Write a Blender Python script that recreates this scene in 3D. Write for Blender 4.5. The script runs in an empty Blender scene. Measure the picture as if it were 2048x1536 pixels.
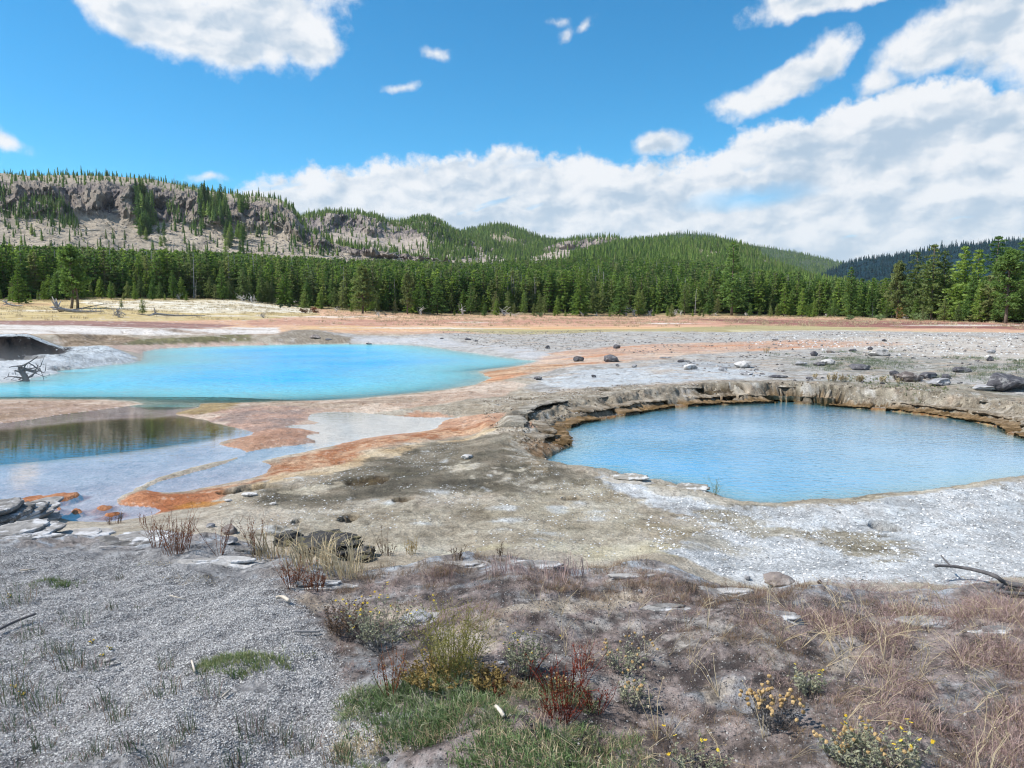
import bpy, math, random
import numpy as np
from math import radians, pi, sin, cos, tan, atan2, sqrt
S = bpy.context.scene
COL = S.collection
random.seed(7)
RNG = np.random.default_rng(7)

# ---------------------------------------------------------------- camera
FPX = 1479.0                      # focal length in photo pixels (26 mm on 36 mm, 2048 px wide)
CAMZ = 2.3
HOR = 622.0                       # photo row of the horizon
PITCH = math.atan((768.0 - HOR) / FPX)
cam_d = bpy.data.cameras.new("camera")
cam_d.lens = 26.0; cam_d.sensor_width = 36.0
cam_d.clip_start = 0.05; cam_d.clip_end = 60000.0
cam = bpy.data.objects.new("camera", cam_d); COL.objects.link(cam)
cam.location = (0, 0, CAMZ); cam.rotation_euler = (pi / 2 - PITCH, 0, 0)
S.camera = cam
S.render.resolution_x = 1024; S.render.resolution_y = 768
S.render.engine = 'CYCLES'
S.view_settings.view_transform = 'Standard'
S.view_settings.look = 'None'
S.view_settings.exposure = 0.42
S.view_settings.gamma = 1.0
S.view_settings.use_curve_mapping = False
S.cycles.max_bounces = 8
S.cycles.transparent_max_bounces = 12
S.cycles.volume_bounces = 0
S.cycles.filter_width = 1.15
S.cycles.pixel_filter_type = 'BLACKMAN_HARRIS'
S.cycles.caustics_reflective = False
S.cycles.caustics_refractive = False

CP, SP = cos(PITCH), sin(PITCH)
def ray(u, v):
    """direction of a photo pixel in world axes"""
    a = (np.asarray(u, float) - 1024.0) / FPX
    b = (768.0 - np.asarray(v, float)) / FPX
    return a, CP + b * SP, b * CP - SP
def at(u, v, z=0.0):
    """the point at height z that is seen at photo pixel u, v"""
    x, y, k = ray(u, v)
    t = (np.asarray(z, float) - CAMZ) / k
    return x * t, y * t
def az_el(u, v):
    x, y, k = ray(u, v)
    return np.arctan2(x, y), np.arctan2(k, np.hypot(x, y))
def proj(x, y, z):
    zc = y * CP - (z - CAMZ) * SP
    yc = y * SP + (z - CAMZ) * CP
    zc = np.maximum(zc, 1e-3)
    return 1024 + FPX * x / zc, 768 - FPX * yc / zc

# ---------------------------------------------------------------- sun and sky
SUN_EL = radians(50.0)
SUN_AZ = radians(-95.0)           # from the view axis, negative = left
sun_dir = (sin(SUN_AZ) * cos(SUN_EL), cos(SUN_AZ) * cos(SUN_EL), sin(SUN_EL))
sd_ = bpy.data.lights.new("sun", 'SUN'); sd_.energy = 4.9; sd_.angle = radians(0.53)
sd_.color = (1.0, 0.945, 0.87)
sun = bpy.data.objects.new("sun", sd_); COL.objects.link(sun)
sun.location = (-60, 30, 80)
from mathutils import Vector, Matrix, Euler
sun.rotation_euler = Vector(sun_dir).to_track_quat('Z', 'Y').to_euler()

world = bpy.data.worlds.new("World"); S.world = world
world.use_nodes = True
WT = world.node_tree
for n in list(WT.nodes): WT.nodes.remove(n)

class NT:
    """small helper to write node trees as expressions"""
    def __init__(s, tree): s.t = tree; s.n = tree.nodes; s.l = tree.links
    def new(s, kind, **kw):
        n = s.n.new(kind)
        for k, v in kw.items(): setattr(n, k, v)
        return n
    def put(s, sock, v):
        if isinstance(v, bpy.types.NodeSocket): s.l.new(v, sock)
        elif v is not None:
            if hasattr(sock.default_value, '__len__') and not hasattr(v, '__len__'):
                v = [v] * len(sock.default_value)
            if hasattr(sock.default_value, '__len__') and len(sock.default_value) == 4 and len(v) == 3: v = (*v, 1)
            sock.default_value = v
    def math(s, op, a, b=None, c=None, clamp=False):
        n = s.new('ShaderNodeMath', operation=op, use_clamp=clamp)
        for i, q in enumerate((a, b, c)):
            if q is not None: s.put(n.inputs[i], q)
        return n.outputs[0]
    def vmath(s, op, a, b=None):
        n = s.new('ShaderNodeVectorMath', operation=op)
        s.put(n.inputs[0], a)
        if b is not None: s.put(n.inputs[3 if op == 'SCALE' else 1], b)
        return n.outputs['Value'] if op in ('LENGTH', 'DOT_PRODUCT', 'DISTANCE') else n.outputs[0]
    def comb(s, x, y, z=0.0):
        n = s.new('ShaderNodeCombineXYZ')
        for i, q in enumerate((x, y, z)): s.put(n.inputs[i], q)
        return n.outputs[0]
    def sep(s, v):
        n = s.new('ShaderNodeSeparateXYZ'); s.put(n.inputs[0], v); return n.outputs
    def noise(s, vec, scale=1.0, detail=4.0, rough=0.5, lac=2.0, dist=0.0, out='Fac'):
        n = s.new('ShaderNodeTexNoise')
        if vec is not None: s.put(n.inputs['Vector'], vec)
        for k, q in (('Scale', scale), ('Detail', detail), ('Roughness', rough), ('Lacunarity', lac), ('Distortion', dist)): s.put(n.inputs[k], q)
        return n.outputs[out]
    def mapr(s, v, a, b, c=0.0, d=1.0, smooth=False):
        n = s.new('ShaderNodeMapRange', interpolation_type='SMOOTHSTEP' if smooth else 'LINEAR')
        for i, q in enumerate((v, a, b, c, d)): s.put(n.inputs[i], q)
        return n.outputs[0]
    def mix(s, f, a, b, blend='MIX'):
        n = s.new('ShaderNodeMix', data_type='RGBA', blend_type=blend)
        s.put(n.inputs[0], f); s.put(n.inputs[6], a); s.put(n.inputs[7], b)
        return n.outputs[2]
    def hsv(s, c, h=0.5, sat=1.0, val=1.0):
        n = s.new('ShaderNodeHueSaturation')
        for k, q in (('Color', c), ('Hue', h), ('Saturation', sat), ('Value', val)): s.put(n.inputs[k], q)
        return n.outputs[0]
    def attr(s, name, out='Color'):
        n = s.new('ShaderNodeAttribute', attribute_name=name); return n.outputs[out]

w = NT(WT)
sky = w.new('ShaderNodeTexSky', sky_type='NISHITA', sun_disc=False)
sky.sun_elevation = SUN_EL
sky.sun_rotation = SUN_AZ          # measured from +Y towards +X, like the lamp
sky.altitude = 2000.0; sky.air_density = 1.0; sky.dust_density = 0.3; sky.ozone_density = 1.5
tc = w.new('ShaderNodeTexCoord').outputs['Generated']
dx, dy, dz = w.sep(tc)
AZ = w.math('ARCTAN2', dx, dy)
EL = w.math('ARCSINE', dz)
K = FPX / 100.0                    # clouds are laid out in hundredths of the focal length
P0 = w.comb(w.math('MULTIPLY', AZ, K), w.math('MULTIPLY', EL, K), 0.0)
warp = w.vmath('SCALE', w.vmath('SUBTRACT', w.noise(P0, 1.3, 3, 0.6, out='Color'), (0.5, 0.5, 0.5)), 0.35)
P1 = w.vmath('ADD', P0, warp)
X1, Y1, _ = w.sep(P1)
def cu(u, v):
    a, e = az_el(u, v)
    return float(a) * K, float(e) * K
fine = w.noise(P0, 2.2, 8, 0.62)          # cauliflower edge
fineA = w.math('MULTIPLY', w.math('SUBTRACT', fine, 0.5), 1.0)
# single clouds: (u, v, rx, ry, tilt in degrees, counter-clockwise in the photo)
CL = [(250, 25, 85, 45, -18), (370, 55, 150, 62, -14), (520, 40, 150, 85, -6), (480, 105, 62, 34, 10), (620, 75, 66, 56, 0), (200, 5, 40, 26, 0),
      (430, -60, 260, 90, 0),
      (1570, 168, 120, 34, 24), (1650, 122, 62, 36, 34), (1475, 205, 56, 22, 12), (1690, 95, 26, 22, 40),
      (1680, -8, 160, 26, 6), (1545, 8, 26, 26, 60), (1900, 72, 128, 56, 16), (2020, 30, 130, 80, 12), (2150, 60, 160, 90, 8), (1760, 162, 46, 24, 10),
      (1322, 286, 58, 27, 8), (802, 178, 40, 11, 14), (870, 106, 30, 12, -8), (1128, 73, 20, 9, 36), (1168, 50, 26, 10, 30), (1117, 45, 18, 8, 0),
      (12, 284, 40, 20, -20), (420, 356, 40, 10, 0), (1990, 350, 70, 24, 0)]
dens = None
for (u, v, rx, ry, a) in CL:
    cx, cy = cu(u, v)
    m = w.new('ShaderNodeMapping', vector_type='TEXTURE')
    w.put(m.inputs[0], P1)
    m.inputs[1].default_value = (cx, cy, 0); m.inputs[2].default_value = (0, 0, radians(a)); m.inputs[3].default_value = (rx / 100, ry / 100, 1)
    d = w.math('SUBTRACT', 1.0, w.vmath('LENGTH', m.outputs[0]))
    d = w.math('MULTIPLY', d, min(1.0, (rx * ry) ** .5 / 55.0))
    dens = d if dens is None else w.math('SMOOTH_MAX', dens, d, 0.12)
# the long bank: top edge as a curve over azimuth
TOP = [(-700, 520), (0, 470), (300, 440), (440, 395), (500, 355), (560, 338), (680, 322), (850, 312), (960, 300), (1035, 292), (1110, 304), (1190, 300), (1250, 316), (1320, 316), (1390, 308),
       (1460, 278), (1530, 240), (1610, 228), (1690, 192), (1760, 168), (1850, 142), (1930, 150), (2048, 172), (2400, 200), (3200, 360)]
fc = w.new('ShaderNodeFloatCurve')
cv = fc.mapping.curves[0]
pts = [cu(*p) for p in TOP]
X0c, X1c, Y0c, Y1c = pts[0][0], pts[-1][0], 0.0, 8.0
fc.mapping.use_clip = False
while len(cv.points) > 2: cv.points.remove(cv.points[0])
for i, (a, b) in enumerate(pts):
    px_, py_ = (a - X0c) / (X1c - X0c), (b - Y0c) / (Y1c - Y0c)
    if i == 0: cv.points[0].location = (px_, py_)
    elif i == len(pts) - 1: cv.points[-1].location = (px_, py_)
    else: cv.points.new(px_, py_)
fc.mapping.update()
w.put(fc.inputs['Value'], w.mapr(X1, X0c, X1c))
topv = w.math('MULTIPLY', fc.outputs[0], Y1c)
bank = w.math('MULTIPLY', w.math('SUBTRACT', topv, Y1), 1.1)
bank = w.math('MINIMUM', bank, 0.9)
# behind and beside the view the bank goes on lower and broken
# long tilted streaks inside the bank
def streak(tilt, sx, sy, seed, det=6, rough=0.55):
    m = w.new('ShaderNodeMapping', vector_type='TEXTURE')
    w.put(m.inputs[0], w.vmath('ADD', P1, (seed, seed * 0.7, 0)))
    m.inputs[2].default_value = (0, 0, radians(tilt)); m.inputs[3].default_value = (sx, sy, 1)
    return w.noise(m.outputs[0], 1.0, det, rough)
st1 = streak(12, 2.6, 0.55, 3.0)
gap = w.math('MULTIPLY', w.mapr(st1, 0.36, 0.26, 0.0, 1.0), w.mapr(Y1, 3.4, 1.5, 0.0, 0.9))
gx, gy = cu(1500, 395)
gm = w.new('ShaderNodeMapping', vector_type='TEXTURE'); w.put(gm.inputs[0], P1)
gm.inputs[1].default_value = (gx, gy, 0); gm.inputs[2].default_value = (0, 0, radians(4)); gm.inputs[3].default_value = (1.15, 0.2, 1)
gap2 = w.math('MULTIPLY', w.mapr(w.vmath('LENGTH', gm.outputs[0]), 1.25, 0.2), 0.6)
edge_amp = w.math('MULTIPLY', fineA, 0.95)
alpha_c = w.mapr(w.math('ADD', dens, edge_amp), -0.08, 0.42, 0, 1, True)
alpha_b = w.mapr(w.math('ADD', bank, w.math('MULTIPLY', fineA, 1.0)), -0.04, 0.26, 0, 1, True)
low = w.math('MULTIPLY', w.math('MAXIMUM', gap, gap2), 1.0)
alpha_b = w.math('MULTIPLY', alpha_b, w.math('SUBTRACT', 1.0, low))
alpha = w.math('MAXIMUM', alpha_c, alpha_b)
# overhead and all round: scattered fair weather clouds
d3 = w.noise(tc, 2.6, 7, 0.55)
up = w.math('MULTIPLY', w.mapr(d3, 0.56, 0.66, 0, 1, True), w.mapr(EL, 0.50, 0.62, 0, 1, True))
back = w.math('MULTIPLY', w.mapr(d3, 0.50, 0.60, 0, 1, True), w.mapr(w.math('ABSOLUTE', AZ), 0.95, 1.15, 0, 1, True))
back = w.math('MULTIPLY', back, w.mapr(EL, 0.03, 0.1))
alpha = w.math('MAXIMUM', alpha, w.math('MAXIMUM', up, back))
# light on the clouds: denser side toward the sun is white, far side and undersides greyer
def lit(scale, off, det, k):
    m = w.new('ShaderNodeMapping'); w.put(m.inputs[0], P1); m.inputs[3].default_value = (.75, 1.25, 1)
    q0 = w.noise(m.outputs[0], scale, det, 0.5); q1 = w.noise(w.vmath('ADD', m.outputs[0], (-off, off * 1.3, 0)), scale, det, 0.5)
    return w.math('MULTIPLY', w.math('SUBTRACT', q0, q1), k)
relief = w.math('ADD', lit(1.0, .25, 2, 3.0), w.math('ADD', lit(2.4, .10, 3, 1.7), lit(6.5, .04, 3, .5)))
st2 = streak(10, 2.2, 0.55, 9.0, 5, 0.5)
core = w.mapr(w.math('MAXIMUM', dens, w.math('MULTIPLY', bank, 1.0)), 0.1, 0.75)
shade = w.math('ADD', w.math('MULTIPLY', w.math('SUBTRACT', st2, 0.50), 1.2), relief)
shade = w.math('ADD', shade, w.mapr(core, 0, 1, 1.15, 0.66))
# the broad grey belly of the right hand bank
belly = None
for (u, v, rx, ry, a) in [(1640, 320, 330, 40, 9), (1850, 270, 220, 34, 14), (1250, 400, 260, 18, 8), (1500, 455, 330, 16, 6), (1000, 385, 260, 16, 6), (420, 5, 150, 35, -8), (1580, 186, 110, 18, 24), (1320, 300, 50, 12, 5), (1930, 100, 130, 26, 12), (560, 70, 60, 30, 10), (1900, 420, 200, 24, 8)]:
    cx, cy = cu(u, v)
    m = w.new('ShaderNodeMapping', vector_type='TEXTURE'); w.put(m.inputs[0], P1)
    m.inputs[1].default_value = (cx, cy, 0); m.inputs[2].default_value = (0, 0, radians(a)); m.inputs[3].default_value = (rx / 100, ry / 100, 1)
    d = w.mapr(w.vmath('LENGTH', m.outputs[0]), 1.2, 0.2, 0, 1, True)
    belly = d if belly is None else w.math('MAXIMUM', belly, d)
shade = w.math('SUBTRACT', shade, w.math('MULTIPLY', belly, 0.36))
shade = w.mapr(shade, -0.20, 1.25, 0, 1, True)
ccol = w.mix(shade, (0.37, 0.46, 0.56), (0.71, 0.72, 0.735))
ccol = w.mix(w.mapr(EL, 0.0, 0.16, 0.45, 0.0), ccol, (0.62, 0.68, 0.73))
alpha = w.math('MULTIPLY', alpha, w.mapr(EL, -0.01, 0.05, 0.75, 0.97))
skyc = w.hsv(w.mix(1.0, sky.outputs[0], (0.60, 1.02, 1.10), 'MULTIPLY'), 0.5, 1.14, 1.0)
b1 = w.new('ShaderNodeBackground'); w.put(b1.inputs[0], skyc); b1.inputs[1].default_value = 0.126
b2 = w.new('ShaderNodeBackground'); w.put(b2.inputs[0], ccol); b2.inputs[1].default_value = 1.0
ms = w.new('ShaderNodeMixShader'); w.put(ms.inputs[0], alpha)
w.l.new(b1.outputs[0], ms.inputs[1]); w.l.new(b2.outputs[0], ms.inputs[2])
wo = w.new('ShaderNodeOutputWorld'); w.l.new(ms.outputs[0], wo.inputs[0])
world.cycles.sampling_method = 'MANUAL'; world.cycles.sample_map_resolution = 1024

# ---------------------------------------------------------------- numpy helpers
_perm = np.random.default_rng(3).permutation(512).astype(np.int64)
_g = np.random.default_rng(4).uniform(0, 2 * pi, 512); _gx, _gy = np.cos(_g), np.sin(_g)
def pnoise(x, y, seed=0):
    xi = np.floor(x).astype(np.int64); yi = np.floor(y).astype(np.int64)
    xf, yf = x - xi, y - yi
    ux = xf * xf * xf * (xf * (xf * 6 - 15) + 10); uy = yf * yf * yf * (yf * (yf * 6 - 15) + 10)
    def g(ix, iy, fx, fy):
        h = _perm[(_perm[(ix + seed * 37) & 511] + iy) & 511]
        return _gx[h] * fx + _gy[h] * fy
    a = g(xi, yi, xf, yf); b = g(xi + 1, yi, xf - 1, yf); c = g(xi, yi + 1, xf, yf - 1); d = g(xi + 1, yi + 1, xf - 1, yf - 1)
    return (a + ux * (b - a)) * (1 - uy) + (c + ux * (d - c)) * uy      # about -0.7 .. 0.7
def fbm(x, y, octv=4, seed=0, gain=0.5, lac=2.03):
    s = 0; a = 1.0; t = 0
    for o in range(octv):
        s = s + a * pnoise(x, y, seed + o * 11); t += a
        x = x * lac + 13.7; y = y * lac - 7.1; a *= gain
    return s / t * 1.6
def ridged(x, y, octv=4, seed=0):
    s = 0; a = 1.0; t = 0
    for o in range(octv):
        s = s + a * (1 - np.abs(pnoise(x, y, seed + o * 7)) * 2.2); t += a
        x = x * 2.07 + 3.1; y = y * 2.07 + 9.2; a *= 0.55
    return s / t
def sstep(x, a, b):
    t = np.clip((x - a) / (b - a), 0, 1); return t * t * (3 - 2 * t)
def chaikin(P, n=1):
    P = np.asarray(P, float)
    for _ in range(n):
        Q = np.roll(P, -1, 0); P = np.stack([P * .75 + Q * .25, P * .25 + Q * .75], 1).reshape(-1, 2)
    return P
def sdpoly(x, y, P, margin=1e9):
    """signed distance to a polygon, negative inside; points further than margin from its box give margin"""
    P = np.asarray(P, float)
    out = np.full(x.shape, float(margin))
    sel = (x > P[:, 0].min() - margin) & (x < P[:, 0].max() + margin) & (y > P[:, 1].min() - margin) & (y < P[:, 1].max() + margin)
    if not sel.any(): return out
    X, Y = x[sel], y[sel]
    d2 = np.full(X.shape, 1e18); ins = np.zeros(X.shape, bool)
    n = len(P)
    for i in range(n):
        ax, ay = P[i]; bx, by = P[(i + 1) % n]
        ex, ey = bx - ax, by - ay; wx, wy = X - ax, Y - ay
        t = np.clip((wx * ex + wy * ey) / (ex * ex + ey * ey + 1e-12), 0, 1)
        qx, qy = wx - ex * t, wy - ey * t
        d2 = np.minimum(d2, qx * qx + qy * qy)
        c = ((ay > Y) != (by > Y)) & (X < (bx - ax) * (Y - ay) / (by - ay + 1e-15) + ax)
        ins ^= c
    d = np.sqrt(d2); d[ins] *= -1
    out[sel] = np.minimum(d, margin)
    return out
def W(pts, z=0.0, smooth=1):
    """photo outline -> outline on the ground at height z"""
    p = np.asarray(pts, float); x, y = at(p[:, 0], p[:, 1], z)
    return chaikin(np.stack([x, y], 1), smooth) if smooth else np.stack([x, y], 1)
def lin(c):
    c = np.asarray(c, float) / 255.0
    return np.where(c <= 0.04045, c / 12.92, ((c + 0.055) / 1.055) ** 2.4)

# ---------------------------------------------------------------- mesh helpers
def mesh(name, V, F, mats=(), midx=None, smooth=False, attrs=None):
    """F: (n,3) or (n,4) integer array, or a list of such arrays"""
    V = np.asarray(V, np.float32).reshape(-1, 3)
    Fs = [np.asarray(f, np.int32) for f in (F if isinstance(F, list) else [F]) if len(f)]
    me = bpy.data.meshes.new(name)
    me.vertices.add(len(V)); me.vertices.foreach_set('co', V.ravel())
    nl = sum(f.size for f in Fs); nf = sum(len(f) for f in Fs)
    me.loops.add(nl); me.loops.foreach_set('vertex_index', np.concatenate([f.ravel() for f in Fs]) if Fs else np.zeros(0, np.int32))
    me.polygons.add(nf)
    if nf:
        tot = np.concatenate([np.full(len(f), f.shape[1], np.int32) for f in Fs])
        me.polygons.foreach_set('loop_start', np.concatenate([[0], np.cumsum(tot)[:-1]]).astype(np.int32))
        if midx is not None: me.polygons.foreach_set('material_index', np.asarray(midx, np.int32))
        me.polygons.foreach_set('use_smooth', np.full(nf, smooth))
    for k, a in (attrs or {}).items():
        a = np.asarray(a, np.float32)
        if a.ndim == 2 and a.shape[1] == 3: a = np.concatenate([a, np.ones((len(a), 1), np.float32)], 1)
        if a.ndim == 2: at_ = me.attributes.new(k, 'FLOAT_COLOR', 'POINT'); at_.data.foreach_set('color', a.ravel())
        else: at_ = me.attributes.new(k, 'FLOAT', 'POINT'); at_.data.foreach_set('value', a.ravel())
    for m in mats: me.materials.append(m)
    me.update(calc_edges=True)
    return me
def link(name, data, parent=None, **props):
    o = bpy.data.objects.new(name, data); COL.objects.link(o)
    if parent is not None: o.parent = parent
    for k, v in props.items(): o[k] = v
    return o
def tag(o, label, cat, group=None):
    o['label'] = label; o['category'] = cat
    if group: o['group'] = group
    return o
def grid_faces(nr, nc):
    i = np.arange(nr * nc).reshape(nr, nc)
    return np.stack([i[:-1, :-1], i[:-1, 1:], i[1:, 1:], i[1:, :-1]], -1).reshape(-1, 4)

class MB:
    """collects vertices and triangles"""
    def __init__(s): s.V = []; s.F = []; s.M = []; s.n = 0
    def add(s, V, F, m=0):
        V = np.asarray(V, float); F = np.asarray(F, int)
        if F.shape[1] == 4: F = np.concatenate([F[:, [0, 1, 2]], F[:, [0, 2, 3]]])
        s.V.append(V); s.F.append(F + s.n); s.M.append(np.full(len(F), m)); s.n += len(V)
    def get(s):
        return np.concatenate(s.V), np.concatenate(s.F), np.concatenate(s.M)
    def mesh(s, name, mats, smooth=False, attrs=None):
        V, F, M = s.get(); return mesh(name, V, F, mats, M, smooth, attrs)
def tube(pts, rad, sides=5, cap=True):
    pts = np.asarray(pts, float); n = len(pts); rad = np.broadcast_to(np.asarray(rad, float), (n,))
    T = np.gradient(pts, axis=0); T /= np.linalg.norm(T, axis=1)[:, None] + 1e-12
    ref = np.array([0.31, 0.2, 0.93]) if abs(T[0][2]) < 0.9 else np.array([1.0, 0.1, 0.0])
    A = np.cross(T, ref); A /= np.linalg.norm(A, axis=1)[:, None] + 1e-12
    B = np.cross(T, A)
    an = np.linspace(0, 2 * pi, sides, endpoint=False)
    V = pts[:, None, :] + rad[:, None, None] * (A[:, None, :] * np.cos(an)[None, :, None] + B[:, None, :] * np.sin(an)[None, :, None])
    V = V.reshape(-1, 3); F = []
    for i in range(n - 1):
        for j in range(sides):
            k = (j + 1) % sides
            F.append((i * sides + j, i * sides + k, (i + 1) * sides + k, (i + 1) * sides + j))
    F = np.array(F)
    F = np.concatenate([F[:, [0, 1, 2]], F[:, [0, 2, 3]]])
    if cap:
        ex = [(0, j + 1, j) for j in range(1, sides - 1)] + [((n - 1) * sides, (n - 1) * sides + j, (n - 1) * sides + j + 1) for j in range(1, sides - 1)]
        F = np.concatenate([F, np.array(ex)])
    return V, F

def scatter(name, protos, mats, P, rot, scl, var, kind='stuff', **props):
    """ONE object of countless small pieces: its own mesh holds the piece shapes and the points, a node modifier sets a piece on each point"""
    Vs, Fs, Ms, va = [], [], [], []; n = 0
    for k, (V, F, M) in enumerate(protos):
        Vs.append(V); Fs.append(np.asarray(F) + n); Ms.append(np.broadcast_to(M, (len(F),))); va.append(np.full(len(V), k)); n += len(V)
    N = len(P)
    Vs.append(np.asarray(P, float)); va.append(1000 + np.asarray(var, int))
    scl = np.asarray(scl, float)
    if scl.ndim == 1: scl = np.repeat(scl[:, None], 3, 1)
    me = mesh(name, np.concatenate(Vs), np.concatenate(Fs), mats, np.concatenate(Ms))
    a = me.attributes.new('variant', 'INT', 'POINT'); a.data.foreach_set('value', np.concatenate(va).astype(np.int32))
    z = np.zeros((n, 3), np.float32)
    a = me.attributes.new('rot', 'FLOAT_VECTOR', 'POINT'); a.data.foreach_set('vector', np.concatenate([z, rot]).astype(np.float32).ravel())
    a = me.attributes.new('scl', 'FLOAT_VECTOR', 'POINT'); a.data.foreach_set('vector', np.concatenate([z, scl]).astype(np.float32).ravel())
    ob = link(name, me, kind=kind, **props)
    t = bpy.data.node_groups.new(name + '_nodes', 'GeometryNodeTree')
    t.interface.new_socket('Geometry', in_out='INPUT', socket_type='NodeSocketGeometry')
    t.interface.new_socket('Geometry', in_out='OUTPUT', socket_type='NodeSocketGeometry')
    N_ = t.nodes.new; L = t.links.new
    gi = N_('NodeGroupInput'); go = N_('NodeGroupOutput'); jn = N_('GeometryNodeJoinGeometry')
    def na(nm, ty):
        q = N_('GeometryNodeInputNamedAttribute'); q.data_type = ty; q.inputs['Name'].default_value = nm
        return [o for o in q.outputs if o.enabled and o.name == 'Attribute'][0]
    vv, rr, ss = na('variant', 'INT'), na('rot', 'FLOAT_VECTOR'), na('scl', 'FLOAT_VECTOR')
    er = N_('FunctionNodeEulerToRotation'); L(rr, er.inputs[0])
    def eq(k):
        c = N_('FunctionNodeCompare'); c.data_type = 'INT'; c.operation = 'EQUAL'
        i = [s for s in c.inputs if s.enabled]; L(vv, i[0]); i[1].default_value = k
        return c.outputs[0]
    for k in range(len(protos)):
        sg = N_('GeometryNodeSeparateGeometry'); sg.domain = 'POINT'; L(gi.outputs[0], sg.inputs[0]); L(eq(k), sg.inputs['Selection'])
        ip = N_('GeometryNodeInstanceOnPoints'); L(gi.outputs[0], ip.inputs['Points']); L(eq(1000 + k), ip.inputs['Selection'])
        L(sg.outputs[0], ip.inputs['Instance']); L(er.outputs[0], ip.inputs['Rotation']); L(ss, ip.inputs['Scale'])
        L(ip.outputs[0], jn.inputs[0])
    L(jn.outputs[0], go.inputs[0])
    md = ob.modifiers.new('scatter', 'NODES'); md.node_group = t
    return ob
# ================================================================= the lie of the land
POOL_C = [(1090, 927), (1105, 912), (1122, 900), (1146, 888), (1138, 872), (1128, 862), (1150, 850), (1200, 841), (1262, 830), (1330, 818), (1400, 811), (1500, 808), (1570, 806), (1640, 811),
          (1700, 816), (1800, 824), (1880, 834), (1960, 846), (2005, 858), (2010, 868), (2060, 880), (2150, 895), (2240, 915), (2230, 935), (2150, 950), (2060, 962), (1960, 974), (1870, 986),
          (1790, 996), (1700, 1002), (1600, 1008), (1520, 1011), (1462, 1003), (1420, 990), (1370, 978), (1330, 962), (1300, 968), (1262, 960), (1228, 946), (1180, 944), (1130, 937)]
POOL_A = [(-700, 775), (-300, 772), (0, 768), (60, 758), (130, 744), (200, 731), (262, 727), (286, 720), (284, 706), (300, 700), (340, 696), (450, 692), (600, 688.5), (720, 688), (830, 690), (880, 697), (950, 707), (1040, 719),
          (1078, 722), (1030, 733), (950, 741), (970, 750), (975, 759), (930, 773), (860, 782), (780, 790), (700, 797), (600, 801), (520, 802), (400, 806), (330, 806), (250, 799), (100, 796), (0, 797), (-300, 800), (-700, 805)]
POOL_B = [(-300, 852), (0, 848), (60, 840), (120, 830), (200, 820), (300, 808), (370, 806), (400, 812), (372, 820), (340, 829), (400, 838), (440, 850), (500, 862), (505, 870), (452, 880), (430, 888), (452, 893), (480, 898),
          (494, 905), (470, 916), (400, 930), (330, 950), (285, 968), (250, 988), (225, 1003), (242, 1012), (330, 1018), (300, 1032), (225, 1044), (160, 1043), (110, 1034), (62, 1020), (0, 1010), (-300, 1030)]
CHANNEL = [(292, 978), (330, 960), (400, 943), (470, 922), (486, 906), (545, 895), (600, 890), (640, 884), (608, 872), (650, 866), (610, 858), (560, 852), (650, 848), (612, 838), (630, 826), (700, 824), (780, 831), (850, 836), (935, 833), (880, 842),
           (880, 852), (855, 862), (790, 868), (740, 874), (690, 885), (640, 897), (560, 912), (515, 923), (542, 930), (536, 944), (505, 956), (420, 972), (350, 985), (310, 984)]
WC, WA, WB, WCH = W(POOL_C), W(POOL_A), W(POOL_B), W(CHANNEL)
DEEP_B = W([(-300, 868), (0, 860), (120, 846), (240, 836), (345, 834), (415, 850), (440, 860), (400, 872), (300, 888), (120, 908), (0, 920), (-300, 930)])
BAR_B = [W(q) for q in ([(20, 1003), (60, 994), (110, 988), (180, 983), (150, 996), (90, 1008), (40, 1010)],
                        [(182, 1016), (212, 1010), (230, 1014), (206, 1022)], [(135, 1020), (165, 1016), (168, 1026), (140, 1030)], [(196, 1030), (240, 1022), (250, 1028), (206, 1036)], [(110, 1017), (124, 1014), (126, 1020), (112, 1023)])]
FG = W([(-500, 1030), (0, 1035), (60, 1050), (200, 1050), (300, 1052), (400, 1056), (470, 1062), (540, 1085), (620, 1125), (720, 1130), (850, 1112), (1000, 1106), (1150, 1124), (1280, 1132), (1400, 1152), (1540, 1178), (1640, 1195),
        (1760, 1188), (1900, 1182), (2048, 1186), (2700, 1190), (3500, 1300), (3500, 2600), (-1500, 2600), (-1500, 1300)], 0.3)
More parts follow.
